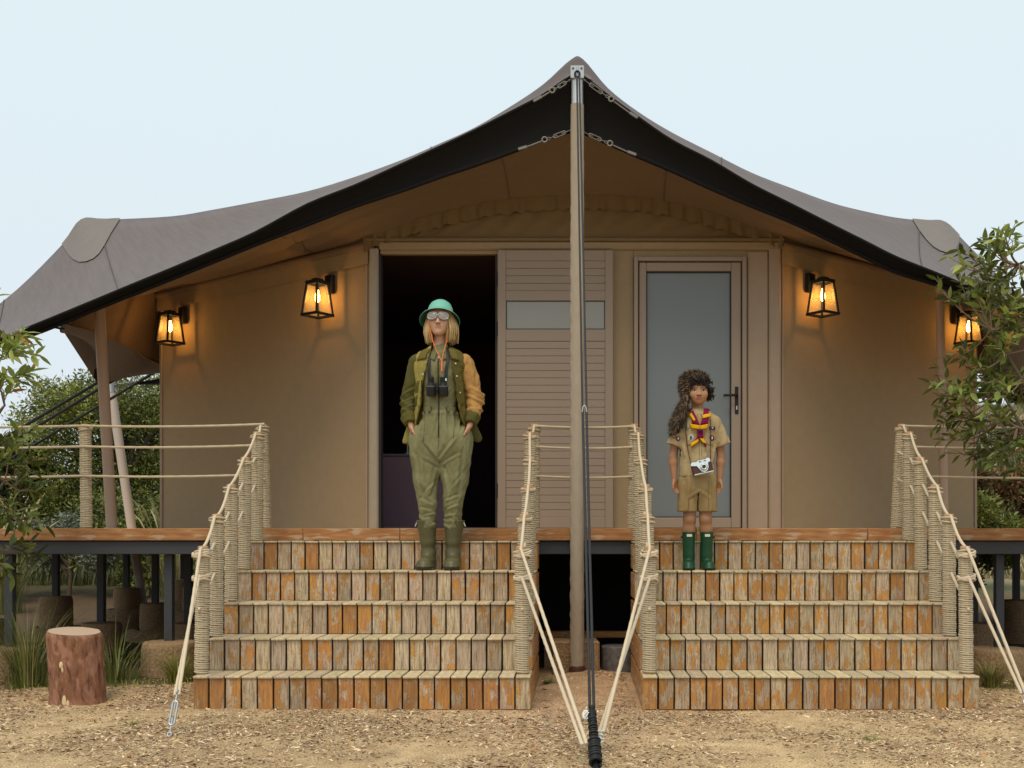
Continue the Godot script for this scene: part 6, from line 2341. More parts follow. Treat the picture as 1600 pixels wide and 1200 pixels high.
		var bm := bf.mesh(func(p: Vector3, n: Vector3) -> Color:
			if p.y < 0.022: return Color(0.035, 0.03, 0.016)
			if absf(p.y - 0.075) < 0.006 and p.z > 0.03: return Color(0.12, 0.115, 0.06)
			return Color(0.095, 0.090, 0.042), func(p: Vector3, n: Vector3) -> Vector3:
			return p + n * (0.004 * exp(-pow((p.y - 0.335) / 0.006, 2.0)) + 0.0035 * sin(p.y * 70.0 + p.z * 20.0) * exp(-pow((p.y - 0.15) / 0.06, 2.0)) + 0.004 * exp(-pow((p.y - 0.025) / 0.006, 2.0))))
		part(t, "boot", bm, M.rubber)
		var st := MB.new()
		st.tint = Color(0.6, 0.56, 0.48)
		st.box(Transform3D(Basis(Vector3.BACK, 0.4 * sd), Vector3(cx + sd * 0.082, 0.312, 0.0)), Vector3(0.006, 0.03, 0.03), 0.002)
		part(t, "boot_strap", st, M.paint)
	# head, tilted up a little
	var hx := Transform3D(Basis(Vector3.RIGHT, -0.10) * Basis(Vector3.UP, 0.02), Vector3(0.000, 1.712, 0.0))
	var hm := head_mesh(0.006, -0.036, -0.060, Color(0.56, 0.325, 0.215), Color(0.46, 0.22, 0.17), Color(0.25, 0.16, 0.09), 0.042, false)
	var hb := MB.new()
	coloured(hm, hx, hb)
	part(t, "head", hb, M.skin)
	eyes_into(t, 0.006, Color(0.12, 0.16, 0.18), hx)
	# straight blond bob
	var hr := MB.new()
	for k in 210:
		var a := rng.randf_range(0.62, TAU - 0.62)
		var front := absf(fposmod(a + PI, TAU) - PI)
		var s := sin(a)
		var c := cos(a)
		var r0 := 0.078
		var root := Vector3(s * r0, rng.randf_range(0.045, 0.075), c * 0.085 - 0.015)
		var wide := rng.randf_range(0.082, 0.112) + (0.012 if s > 0 else 0.0)
		var endy := -0.160 + rng.randf_range(-0.012, 0.012)
		var pts := PackedVector3Array()
		var rad := PackedFloat32Array()
		var cl := rng.randf_range(-0.010, 0.010)
		var inw := rng.randf_range(0.80, 0.98)
		for j in 8:
			var f := j / 7.0
			var w := lerpf(r0, wide, smoothstep(0.0, 0.65, f)) * lerpf(1.0, inw, smoothstep(0.7, 1.0, f))
			pts.append(Vector3(s * w + cl * f, lerpf(root.y, endy, f), c * w * 0.92 - 0.015 + cl * f * 0.6))
			rad.append([0.006, 0.0075, 0.008, 0.008, 0.0075, 0.0065, 0.005, 0.002][j])
		hr.tint = Color(0.42, 0.27, 0.105).lerp(Color(0.62, 0.45, 0.22), rng.randf()) * (0.62 if rng.randf() < 0.22 else 1.0)
		hr.tube(pts, rad, 6, 0, 0.05, true, 0.7)
	var hrt := part(t, "hair", hr, M.hair)
	hrt.position = Vector3(0.004, 1.728, -0.012)
	# helmet hat, tipped back
	var hat := MB.new()
	var ht := Transform3D(Basis(Vector3.RIGHT, -0.50), Vector3(0.002, 1.757, -0.028))
	hat.lathe(ht, [Vector2(0.137, -0.050), Vector2(0.139, -0.049), Vector2(0.136, -0.044), Vector2(0.118, -0.024), Vector2(0.100, -0.006), Vector2(0.090, 0.003), Vector2(0.088, 0.010), Vector2(0.089, 0.012), Vector2(0.0885, 0.030), Vector2(0.084, 0.055), Vector2(0.074, 0.079), Vector2(0.056, 0.099), Vector2(0.033, 0.112), Vector2(0.001, 0.117)], 40)
	var hn := part(t, "helmet_hat", hat, M.hat_green)
	var un := MB.new()
	un.lathe(ht, [Vector2(0.136, -0.0505), Vector2(0.116, -0.028), Vector2(0.097, -0.010), Vector2(0.085, 0.0), Vector2(0.082, 0.03), Vector2(0.001, 0.06)], 40)
	part(hn, "brim_lining", un, M.hat_under)
	var bandm := MB.new()
	bandm.lathe(ht, [Vector2(0.0895, 0.004), Vector2(0.0915, 0.006), Vector2(0.0905, 0.022), Vector2(0.0885, 0.024)], 40)
	part(hn, "hat_band", bandm, M.hat_green)
	# goggles
	var gg := thing("goggles", "round-cornered grey goggles strapped over the woman's eyes under the hat brim", "goggles", at)
	for sd: float in [-1.0, 1.0]:
		var pts := PackedVector3Array()
		var inner := PackedVector3Array()
		for j in 29:
			var a := TAU * j / 28.0
			var cxx := pow(absf(cos(a)), 0.75) * signf(cos(a))
			var syy := pow(absf(sin(a)), 0.75) * signf(sin(a))
			var x := cxx * 0.032
			var y := syy * 0.023
			if x * sd < -0.015 and y < 0: x += sd * 0.012 * (-y / 0.023)
			var px := sd * 0.0365 + x
			pts.append(hx * Vector3(px, 0.008 + y, 0.103 - 3.2 * px * px))
			inner.append(hx * Vector3(sd * 0.0365 + x * 0.86, 0.008 + y * 0.84, 0.106 - 3.0 * px * px))
		var fr := MB.new()
		fr.tube(pts, 0.0062, 8)
		part(gg, "rim", fr, M.goggle_rim)
		var pad := MB.new()
		var back := PackedVector3Array()
		for p in pts: back.append(p + Vector3(0, -0.002, -0.022))
		pad.sheet([pts, back])
		part(gg, "face_pad", pad, M.leather)
		var ln := MB.new()
		var mid := Vector3.ZERO
		for p in inner: mid += p
		mid = mid / inner.size() + Vector3(0, 0, 0.004)
		var rows := []
		for q in 4:
			var row := PackedVector3Array()
			for p in inner: row.append(p.lerp(mid, q / 3.0 * 0.98) + Vector3(0, 0, 0.002 * sin(q)))
			rows.append(row)
		ln.sheet(rows, false)
		part(gg, "lens", ln, M.lens)
	var br := MB.new()
	br.tube(PackedVector3Array([hx * Vector3(-0.010, 0.012, 0.106), hx * Vector3(0, 0.014, 0.108), hx * Vector3(0.010, 0.012, 0.106)]), 0.004, 6)
	part(gg, "bridge", br, M.goggle_rim)
	var strap := MB.new()
	var sp := PackedVector3Array()
	for j in 25:
		var a := 0.95 + (TAU - 1.9) * j / 24.0
		sp.append(hx * Vector3(sin(a) * 0.081, 0.012, cos(a) * 0.098 - 0.012))
	strap.tube(sp, 0.009, 6, 0, 0.05, true, 0.3)
	part(gg, "strap", strap, M.leather)
	# orange chin cord
	var oc := MB.new()
	oc.tube(PackedVector3Array([Vector3(-0.068, 1.75, 0.055), Vector3(-0.066, 1.70, 0.066), Vector3(-0.052, 1.63, 0.068), Vector3(-0.035, 1.56, 0.066), js.front(-0.008, 1.49, 0.022), js.front(0.026, 1.425, 0.020)]), 0.0031, 7)
	oc.tube(PackedVector3Array([Vector3(0.062, 1.62, 0.03), Vector3(0.055, 1.56, 0.055), js.front(0.038, 1.49, 0.022), js.front(0.030, 1.425, 0.020)]), 0.0031, 7)
	oc.tube(PackedVector3Array([js.front(0.030, 1.43, 0.020), js.front(0.031, 1.35, 0.020)]), 0.0055, 7)
	part(t, "chin_cord", oc, M.orange_cord)
	# binoculars hang on the chest
	var o := js.front(0.0, 1.245, 0.030)
	var bi := thing("binoculars", "black binoculars hanging by a strap on the woman's chest", "binoculars", at + o)
	for sd: float in [-1.0, 1.0]:
		var bl := MB.new()
		var bt := Transform3D(Basis(Vector3.RIGHT, 0.16), Vector3(sd * 0.042, 0.0, 0.0))
		bl.lathe(bt, [Vector2(0.001, -0.066), Vector2(0.029, -0.066), Vector2(0.033, -0.062), Vector2(0.034, -0.01), Vector2(0.033, 0.0), Vector2(0.026, 0.012), Vector2(0.020, 0.03), Vector2(0.019, 0.034), Vector2(0.021, 0.036), Vector2(0.021, 0.062), Vector2(0.017, 0.066), Vector2(0.001, 0.066)], 20)
		bl.box(bt * Transform3D(Basis(), Vector3(sd * -0.004, 0.0, -0.004)), Vector3(0.05, 0.03, 0.045), 0.008)
		part(bi, "barrel", bl, M.black)
		var rg := MB.new()
		rg.lathe(bt, [Vector2(0.0345, 0.0), Vector2(0.0352, 0.003), Vector2(0.0345, 0.006)], 20)
		part(bi, "ring", rg, M.dull_zinc)
	var bb := MB.new()
	bb.box(Transform3D(Basis(), Vector3(0, -0.005, 0.0)), Vector3(0.05, 0.045, 0.02), 0.005)
	bb.lathe(Transform3D(Basis(), Vector3(0, 0.0, 0.008)), [Vector2(0.010, -0.03), Vector2(0.012, 0.0), Vector2(0.011, 0.025), Vector2(0.001, 0.027)], 14)
	part(bi, "bridge", bb, M.black)
	var bg := MB.new()
	bg.box(Transform3D(Basis(), Vector3(0.062, 0.045, 0.02)), Vector3(0.010, 0.018, 0.004), 0.001)
	part(bi, "buckle", bg, M.chrome)
	for sd: float in [-1.0, 1.0]:
		var sb := MB.new()
		var pts := PackedVector3Array()
		for q in [Vector2(0.058 * sd, 1.295), Vector2(0.060 * sd, 1.36), Vector2(0.062 * sd + 0.006, 1.42), Vector2(0.062 * sd + 0.004, 1.47)]:
			var p := js.front(q.x, q.y, 0.014)
			var p2 := jk.front(q.x, q.y, 0.010)
			if p2.z > p.z and absf(q.x) > 0.075: p = p2
			pts.append(p - o)
		pts.append(Vector3(0.062 * sd, 1.53, 0.015) - o)
		pts.append(Vector3(0.05 * sd, 1.545, -0.05) - o)
		sb.tube(pts, 0.0115, 6, 0, 0.05, true, 0.2, Vector3.BACK)
		part(bi, "neck_strap", sb, M.webbing)

func fur_on(m: ArrayMesh, count: int, len: float, flow: Vector3, seed_: int) -> MB:
	var r := RandomNumberGenerator.new()
	r.seed = seed_
	var arr := m.surface_get_arrays(0)
	var v: PackedVector3Array = arr[Mesh.ARRAY_VERTEX]
	var n: PackedVector3Array = arr[Mesh.ARRAY_NORMAL]
	var b := MB.new()
	for k in count:
		var i := r.randi() % v.size()
		var d := (n[i] * 0.75 + flow * 0.8 + Vector3(r.randf_range(-1, 1), r.randf_range(-1, 1), r.randf_range(-1, 1)) * 0.45).normalized()
		var l := len * r.randf_range(0.5, 1.2)
		var s := d.cross(n[i] + Vector3(0.01, 0, 0)).normalized() * 0.0021
		var p := v[i] - n[i] * 0.003
		b.tint = [Color(0.035, 0.02, 0.012), Color(0.08, 0.048, 0.028), Color(0.36, 0.25, 0.155), Color(0.02, 0.012, 0.008)][r.randi() % 4]
		b.tri(p - s, p + s, p + d * l)
	return b

func make_boy() -> void:
	var at := Vector3(0.822, 0.80, -0.98)
	var t := thing("person", "boy in khaki scout uniform, fur hat and neckerchief standing on the right steps", "person", at)
	var wn := noise(600, 1.0, 3)
	var skin := Color(0.34, 0.17, 0.09)
	# bare arms and legs with hands, one mesh with the head
	var body := MB.new()
	var lf := Field.new(Vector3(-0.14, 0.17, -0.08), Vector3(0.14, 0.48, 0.09), 0.006)
	for q in [[-0.059, -0.062], [0.050, 0.054]]:
		lf.cap(Vector3(q[0], 0.47, 0.0), Vector3(q[0], 0.345, 0.006), 0.050, 0.040, 0.015)
		lf.cap(Vector3(q[0], 0.345, 0.006), Vector3(q[1], 0.28, -0.006), 0.040, 0.040, 0.02)
		lf.cap(Vector3(q[1], 0.28, -0.006), Vector3(q[1], 0.18, -0.004), 0.042, 0.034, 0.02)
		lf.ell(Vector3(q[0], 0.345, 0.032), Vector3(0.022, 0.026, 0.016), 0.015)
	var sk := func(p: Vector3, n: Vector3) -> Color: return skin * (1.0 + 0.12 * wn.get_noise_3d(p.x * 14.0, p.y * 14.0, p.z * 14.0))
	coloured(lf.mesh(sk), Transform3D(), body)
	for sd: float in [-1.0, 1.0]:
		var af := Field.new(Vector3(-0.24, 0.56, -0.09), Vector3(-0.08, 1.03, 0.09), 0.006) if sd < 0 else Field.new(Vector3(0.08, 0.56, -0.09), Vector3(0.24, 1.03, 0.09), 0.006)
		var s0 := Vector3(sd * 0.135, 0.98, -0.005)
		var e0 := Vector3(sd * 0.163 - 0.006, 0.775, -0.012)
		var w0 := Vector3(sd * 0.153 - 0.010, 0.618, 0.018)
		af.cap(s0, e0, 0.035, 0.027, 0.015)
		af.cap(e0, e0.lerp(w0, 0.3), 0.027, 0.029, 0.015)
		af.cap(e0.lerp(w0, 0.3), w0, 0.029, 0.0185, 0.015)
		coloured(af.mesh(sk), Transform3D(), body)
		var hf := hand_field(0.74, 0.24)
		var hm := hf.mesh(func(p: Vector3, n: Vector3) -> Color:
			if p.y < -0.145 * 0.74 + 0.03 and n.y < -0.45: return Color(0.48, 0.30, 0.22)
			return skin * 1.05)
		var bs := Basis(Vector3.BACK, -0.08 * sd) * Basis(Vector3.UP, 0.75 * sd)
		if sd < 0: bs = bs * Basis.from_scale(Vector3(-1, 1, 1))
		coloured(hm, Transform3D(bs, w0 + Vector3(0, -0.004, 0.002)), body)
	var hx := Transform3D(Basis(Vector3.RIGHT, -0.03) * Basis.from_scale(Vector3(0.97, 0.95, 0.95)), Vector3(-0.003, 1.224, 0.0))
	coloured(head_mesh(-0.014, -0.045, -0.071, Color(0.42, 0.22, 0.125), Color(0.33, 0.095, 0.07), Color(0.02, 0.012, 0.009), 0.042, true), hx, body)
	part(t, "body", body, M.skin)
	eyes_into(t, -0.014, Color(0.03, 0.015, 0.008), hx)
	# shirt
	var shirt_folds := [[Vector2(-0.122, 0.883), Vector2(-0.074, 0.735), 0.0090, 0.0070], [Vector2(0.126, 0.874), Vector2(0.074, 0.709), 0.0090, 0.0080], [Vector2(-0.100, 0.831), Vector2(-0.091, 0.639), 0.0100, 0.0050], [Vector2(0.091, 0.809), Vector2(0.096, 0.639), 0.0100, 0.0060], [Vector2(-0.048, 0.779), Vector2(-0.065, 0.639), 0.0090, 0.0050], [Vector2(0.039, 0.779), Vector2(0.057, 0.648), 0.0090, 0.0050], [Vector2(-0.170, 0.970), Vector2(-0.178, 0.866), 0.0090, 0.0060], [Vector2(0.170, 0.988), Vector2(0.187, 0.874), 0.0090, 0.0060], [Vector2(-0.135, 1.005), Vector2(-0.109, 0.901), 0.0080, 0.0050], [Vector2(0.135, 1.005), Vector2(0.109, 0.892), 0.0080, 0.0050]]
	var shorts_folds := [[Vector2(-0.065, 0.605), Vector2(-0.087, 0.413), 0.0100, 0.0060], [Vector2(0.065, 0.605), Vector2(0.083, 0.413), 0.0100, 0.0060], [Vector2(-0.004, 0.535), Vector2(-0.065, 0.492), 0.0090, 0.0060], [Vector2(0.004, 0.535), Vector2(0.070, 0.492), 0.0090, 0.0060], [Vector2(-0.109, 0.587), Vector2(-0.126, 0.439), 0.0090, 0.0050], [Vector2(0.104, 0.587), Vector2(0.117, 0.439), 0.0090, 0.0050]]
	var sf := Field.new(Vector3(-0.25, 0.60, -0.16), Vector3(0.26, 1.12, 0.17), 0.0075)
	sf.cap(Vector3(0, 0.99, -0.005), Vector3(-0.004, 0.80, 0.0), 0.118, 0.116, 0.03, 1.3)
	sf.cap(Vector3(-0.004, 0.80, 0.0), Vector3(-0.008, 0.60, 0.0), 0.116, 0.125, 0.03, 1.25)
	sf.cap(Vector3(-0.085, 1.0, -0.008), Vector3(0.085, 1.0, -0.008), 0.050, 0.050, 0.03)
	sf.cap(Vector3(0, 1.02, -0.012), Vector3(0, 1.075, -0.018), 0.062, 0.050, 0.02)
	sf.cap(Vector3(-0.105, 1.0, -0.005), Vector3(-0.190, 0.78, 0.0), 0.052, 0.058, 0.02)
	sf.cap(Vector3(0.105, 1.0, -0.005), Vector3(0.200, 0.78, 0.0), 0.052, 0.058, 0.02)
	carve(sf, func(p: Vector3) -> float:
		if absf(p.x) > 0.112 and p.y < 0.90 and absf(p.x) > 0.112 + (0.90 - p.y) * 0.14:
			var s := signf(p.x)
			return (Vector3(s * 0.168, 0.845, 0) - p).dot(Vector3(-s * 0.36, 0.93, 0))
		return 0.634 - p.y)
	var khaki := Color(0.40, 0.30, 0.165)
	var shirt := sf.mesh(func(p: Vector3, n: Vector3) -> Color:
		var c := khaki.lerp(Color(0.46, 0.355, 0.205), clampf(0.5 + wn.get_noise_3d(p.x * 8.0, p.y * 6.0, 1.0), 0, 1))
		if (absf(p.y - 0.645) < 0.0035): c = c * 0.8
		return c, func(p: Vector3, n: Vector3) -> Vector3:
		return p + n * (drape(p, shirt_folds) + 0.005 * wn.get_noise_3d(p.x * 9.0 + p.y * 4.0, p.y * 6.0 - p.x * 8.0, p.z * 6.0) + 0.003 * wn.get_noise_3d(p.x * 22.0, p.y * 18.0, p.z * 14.0)))
	part(t, "shirt", shirt, M.cloth)
	var pl := MB.new()
	pl.tint = khaki * 0.55
	pl.tube(along(sf, [Vector2(-0.004, 0.98), Vector2(-0.003, 0.66)], 0.003, 14), 0.0015, 4)
	pl.tube(along(sf, [Vector2(0.012, 0.98), Vector2(0.013, 0.66)], 0.003, 14), 0.0012, 4)
	part(t, "placket", pl, M.paint)
	for q in [[Vector2(-0.088, 0.925), Vector2(-0.022, 0.925), Vector2(-0.024, 0.845), Vector2(-0.088, 0.845)], [Vector2(0.032, 0.925), Vector2(0.096, 0.925), Vector2(0.096, 0.845), Vector2(0.034, 0.845)]]:
		var pm := laid(sf, q, 0.004, 5, 5)
		for k in pm.c.size(): pm.c[k] = khaki * 0.96
		part(t, "shirt_pocket", pm, M.cloth)
	for q in [[Vector2(-0.052, 1.085), Vector2(-0.010, 1.06), Vector2(-0.020, 1.025), Vector2(-0.062, 1.045)], [Vector2(0.008, 1.06), Vector2(0.050, 1.085), Vector2(0.062, 1.045), Vector2(0.022, 1.025)]]:
		var pm := laid(sf, q, 0.010, 4, 4)
		for k in pm.c.size(): pm.c[k] = khaki * 1.05
		part(t, "shirt_collar", pm, M.cloth)
	# badges: plain shapes in the badges' colours
	var green := Color(0.012, 0.10, 0.08)
	var badges := [[Vector2(-0.155, 0.945), 0.020, 0.018, green, true], [Vector2(-0.170, 0.905), 0.014, 0.014, Color(0.55, 0.09, 0.03), false], [Vector2(-0.140, 0.890), 0.015, 0.016, Color(0.06, 0.03, 0.10), false], [Vector2(-0.058, 0.893), 0.021, 0.024, Color(0.50, 0.50, 0.42), false], [Vector2(-0.082, 0.968), 0.013, 0.011, Color(0.30, 0.46, 0.42), true], [Vector2(0.088, 0.960), 0.021, 0.009, Color(0.06, 0.025, 0.12), true], [Vector2(0.086, 0.893), 0.018, 0.020, Color(0.05, 0.02, 0.09), false]]
	for q in badges:
		var c: Vector2 = q[0]
		var rx: float = q[1]
		var ry: float = q[2]
		var pm: MB
		if q[4]:
			pm = laid(sf, [c + Vector2(-rx, ry), c + Vector2(rx, ry), c + Vector2(rx, -ry), c + Vector2(-rx, -ry)], 0.007, 4, 4)
		else:
			pm = MB.new()
			var rows := []
			for j in [1.0, 0.9, 0.5, 0.02]:
				var row := PackedVector3Array()
				for k in 20:
					var a := TAU * k / 20.0
					row.append(sf.front(c.x + cos(a) * rx * j, c.y + sin(a) * ry * j, 0.001 if j == 1.0 else 0.0065))
				rows.append(row)
			pm.sheet(rows, true)
		for k in pm.c.size(): pm.c[k] = q[3]
		var bd := part(t, "badge", pm, M.cloth)
		var em := MB.new()
		em.tint = Color(0.55, 0.52, 0.50) if q[3].get_luminance() < 0.3 else Color(0.05, 0.08, 0.12)
		if q[3] == green: em.tint = Color(0.05, 0.30, 0.06)
		em.ball(sf.front(c.x, c.y, 0.008), Vector3(rx * 0.42, ry * 0.55, 0.002), 10)
		part(bd, "emblem", em, M.paint)
	# neckerchief
	var mag := Color(0.22, 0.012, 0.065)
	var yel := Color(0.78, 0.42, 0.015)
	var nk := [
		[[Vector2(-0.060, 1.072), Vector2(-0.040, 1.080), Vector2(0.000, 0.972), Vector2(-0.050, 0.985)], mag, 0.020],
		[[Vector2(0.036, 1.098), Vector2(0.068, 1.070), Vector2(0.055, 0.985), Vector2(0.004, 0.972)], mag, 0.020],
		[[Vector2(-0.068, 1.048), Vector2(-0.056, 1.064), Vector2(-0.028, 1.010), Vector2(-0.040, 1.000)], yel, 0.025],
		[[Vector2(0.020, 1.046), Vector2(0.078, 1.060), Vector2(0.078, 1.036), Vector2(0.018, 1.020)], yel, 0.025],
		[[Vector2(-0.066, 0.985), Vector2(0.002, 0.972), Vector2(0.002, 0.946), Vector2(-0.058, 0.956)], yel, 0.026],
		[[Vector2(0.002, 0.972), Vector2(0.058, 0.984), Vector2(0.052, 0.956), Vector2(0.002, 0.944)], yel, 0.026],
		[[Vector2(-0.014, 0.946), Vector2(0.020, 0.946), Vector2(0.022, 0.888), Vector2(-0.016, 0.890)], mag, 0.027],
		[[Vector2(-0.016, 0.895), Vector2(0.008, 0.888), Vector2(-0.034, 0.850), Vector2(-0.060, 0.850)], mag, 0.022],
		[[Vector2(-0.060, 0.856), Vector2(-0.012, 0.882), Vector2(-0.008, 0.866), Vector2(-0.060, 0.828)], yel, 0.025],
		[[Vector2(-0.006, 0.890), Vector2(0.022, 0.890), Vector2(0.046, 0.848), Vector2(0.020, 0.858)], yel, 0.025],
		[[Vector2(0.022, 0.866), Vector2(0.046, 0.860), Vector2(0.044, 0.830), Vector2(0.034, 0.834)], mag, 0.022]]
	var scarf := Node3D.new()
	scarf.name = "neckerchief"
	t.add_child(scarf)
	for q in nk:
		var pm := laid(sf, q[0], q[2], 5, 5)
		for k in pm.c.size(): pm.c[k] = q[1]
		part(scarf, "yellow_border" if q[1] == yel else "wine_panel", pm, M.cloth)
	var roll := MB.new()
	roll.tint = mag
	var rp := PackedVector3Array()
	for j in 17:
		var a := 0.75 + (TAU - 1.5) * j / 16.0
		rp.append(Vector3(sin(a) * 0.066, 1.078 + 0.012 * (1.0 - cos(a)) * 0.5, cos(a) * 0.058 - 0.012))
	roll.tube(rp, 0.017, 8)
	part(scarf, "neck_roll", roll, M.cloth)
	var kn := MB.new()
	kn.tint = Color(0.10, 0.02, 0.09)
	kn.ball(sf.front(0.003, 0.938, 0.032), Vector3(0.018, 0.012, 0.012), 12)
	part(scarf, "slide", kn, M.cloth)
	# shorts
	var hf2 := Field.new(Vector3(-0.18, 0.37, -0.15), Vector3(0.17, 0.72, 0.15), 0.0075)
	hf2.cap(Vector3(-0.005, 0.67, 0), Vector3(-0.007, 0.58, 0), 0.108, 0.118, 0.03, 1.2)
	hf2.cap(Vector3(-0.066, 0.60, 0), Vector3(-0.075, 0.34, 0), 0.072, 0.071, 0.03, 0.95)
	hf2.cap(Vector3(0.056, 0.60, 0), Vector3(0.065, 0.34, 0), 0.072, 0.069, 0.03, 0.95)
	carve(hf2, func(p: Vector3) -> float: return 0.396 - p.y)
	carve(hf2, func(p: Vector3) -> float: return 0.004 - absf(p.x + 0.006) if p.y < 0.52 else -1.0)
	var shc := Color(0.33, 0.235, 0.115)
	part(t, "shorts", hf2.mesh(func(p: Vector3, n: Vector3) -> Color: return shc * (0.82 if absf(p.y - 0.415) < 0.003 else 1.0) * (1.0 + 0.1 * wn.get_noise_3d(p.x * 8.0, p.y * 5.0, 4.0)), func(p: Vector3, n: Vector3) -> Vector3:
		return p + n * (drape(p, shorts_folds) + 0.004 * wn.get_noise_3d(p.x * 11.0, p.y * 5.0 + p.x * 5.0, p.z * 6.0) + 0.003 * sin(p.x * 70.0) * smoothstep(0.46, 0.60, p.y))), M.cloth)
	for sd: float in [-1.0, 1.0]:
		var cr := MB.new()
		cr.tint = shc * 0.8
		cr.tube(along(hf2, [Vector2(-0.006 + sd * 0.068, 0.60), Vector2(-0.006 + sd * 0.068, 0.41)], 0.003, 8), 0.002, 4)
		part(t, "crease", cr, M.cloth)
	# boots
	for sd: float in [-1.0, 1.0]:
		var bf := Field.new(Vector3(-0.14, -0.02, -0.09), Vector3(0.14, 0.28, 0.16), 0.006)
		var cx := -0.064 if sd < 0 else 0.058
		bf.cap(Vector3(cx, 0.29, 0), Vector3(cx, 0.09, -0.004), 0.046, 0.038, 0.02)
		bf.cap(Vector3(cx, 0.09, -0.004), Vector3(cx, 0.03, -0.01), 0.038, 0.039, 0.02)
		bf.cap(Vector3(cx, 0.036, 0), Vector3(cx + sd * 0.008, 0.030, 0.075), 0.036, 0.038, 0.02)
		bf.cap(Vector3(cx, 0.01, -0.02), Vector3(cx + sd * 0.008, 0.01, 0.08), 0.038, 0.042, 0.006)
		carve(bf, func(p: Vector3) -> float: return maxf(0.001 - p.y, p.y - 0.261))
		var bm := bf.mesh(func(p: Vector3, n: Vector3) -> Color: return Color(0.008, 0.022, 0.012) if p.y < 0.014 else Color(0.010, 0.058, 0.026), func(p: Vector3, n: Vector3) -> Vector3:
			return p + n * (0.003 * exp(-pow((p.y - 0.256) / 0.005, 2.0)) + 0.003 * exp(-pow((p.y - 0.016) / 0.005, 2.0)) + 0.002 * sin(p.y * 60.0) * exp(-pow((p.y - 0.09) / 0.04, 2.0))))
		var bo := part(t, "boot", bm, M.rubber)
		var lb := MB.new()
		lb.tint = Color(0.62, 0.58, 0.48)
		lb.box(Transform3D(Basis(), bf.front(cx, 0.236, 0.001)), Vector3(0.036, 0.018, 0.004), 0.001)
		part(bo, "label", lb, M.paint)
		var bk := MB.new()
		bk.tint = Color(0.02, 0.03, 0.02)
		bk.box(Transform3D(Basis(), Vector3(cx + sd * 0.048, 0.225, 0.0)), Vector3(0.012, 0.018, 0.02), 0.002)
		part(bo, "buckle", bk, M.paint)
	# curly dark hair
	var hair := MB.new()
	for k in 150:
		var f := rng.randf()
		var a := lerpf(-1.0, 1.75, f)
		var c := Vector3(sin(a) * 0.072, 0.058 - 0.02 * absf(a) - (0.055 * smoothstep(0.8, 1.75, a)), cos(a) * 0.086) + Vector3(rng.randf_range(-0.012, 0.012), rng.randf_range(-0.022, 0.028), rng.randf_range(-0.012, 0.012))
		if a > 0.9: c += Vector3(0.012, rng.randf_range(-0.035, 0.01), 0.0)
		var r := rng.randf_range(0.006, 0.011)
		var pts := PackedVector3Array()
		var ph := rng.randf() * TAU
		var ax := Vector3(rng.randf_range(-1, 1), rng.randf_range(-1, 0.2), rng.randf_range(-0.5, 0.5)).normalized()
		var u := ax.cross(Vector3(0.3, 0.5, 0.8)).normalized()
		var w := ax.cross(u)
		for j in 12:
			var b := ph + j * 0.75
			pts.append(hx * (c + ax * 0.0026 * j + (u * cos(b) + w * sin(b)) * r))
		hair.tint = Color(0.008, 0.006, 0.005).lerp(Color(0.03, 0.018, 0.012), rng.randf())
		hair.tube(pts, 0.0034, 5)
	hair.tint = Color(0.008, 0.006, 0.005)
	hair.ball(hx * Vector3(0.0, 0.052, -0.012), Vector3(0.074, 0.058, 0.088), 20)
	part(t, "hair", hair, M.hair)
	# fur hat with its long tail over the shoulder
	var ff := Field.new(Vector3(-0.16, 1.10, -0.15), Vector3(0.12, 1.40, 0.14), 0.007)
	ff.ell(Vector3(-0.020, 1.290, -0.018), Vector3(0.096, 0.064, 0.100), 0.02)
	ff.ell(Vector3(-0.070, 1.245, -0.01), Vector3(0.052, 0.080, 0.085), 0.03)
	ff.ell(Vector3(0.020, 1.20, 0.11), Vector3(0.076, 0.092, 0.105), 0.012, true)
	var hatm := ff.mesh(func(p: Vector3, n: Vector3) -> Color: return Color(0.06, 0.038, 0.022))
	var ft := part(t, "fur_hat", hatm, M.fur)
	part(ft, "fur", fur_on(hatm, 4200, 0.030, Vector3(-0.5, -0.35, 0.1), 71), M.fur)
	var tf := Field.new(Vector3(-0.26, 0.86, -0.03), Vector3(-0.03, 1.22, 0.15), 0.007)
	tf.cap(Vector3(-0.080, 1.17, 0.05), Vector3(-0.112, 1.09, 0.066), 0.026, 0.036, 0.02)
	tf.cap(Vector3(-0.112, 1.09, 0.066), Vector3(-0.150, 1.00, 0.060), 0.036, 0.040, 0.02)
	tf.cap(Vector3(-0.150, 1.00, 0.060), Vector3(-0.180, 0.935, 0.055), 0.038, 0.016, 0.02)
	var tailm := tf.mesh(func(p: Vector3, n: Vector3) -> Color: return Color(0.05, 0.032, 0.02))
	var tl := part(ft, "tail", tailm, M.fur)
	var tb := fur_on(tailm, 2600, 0.040, Vector3(-0.55, -1.1, 0.1), 72)
	part(ft, "tail_fur", tb, M.fur)
	# the old camera on its neck strap
	var o := sf.front(0.012, 0.685, 0.030)
	var cm := thing("camera", "old silver and brown film camera hanging tilted at the boy's waist", "camera", at + o)
	cm.rotation = Vector3(-0.12, 0, 0.22)
	var bo := MB.new()
	bo.box(Transform3D(), Vector3(0.140, 0.078, 0.034), 0.010)
	part(cm, "case", bo, M.leather)
	var pz := MB.new()
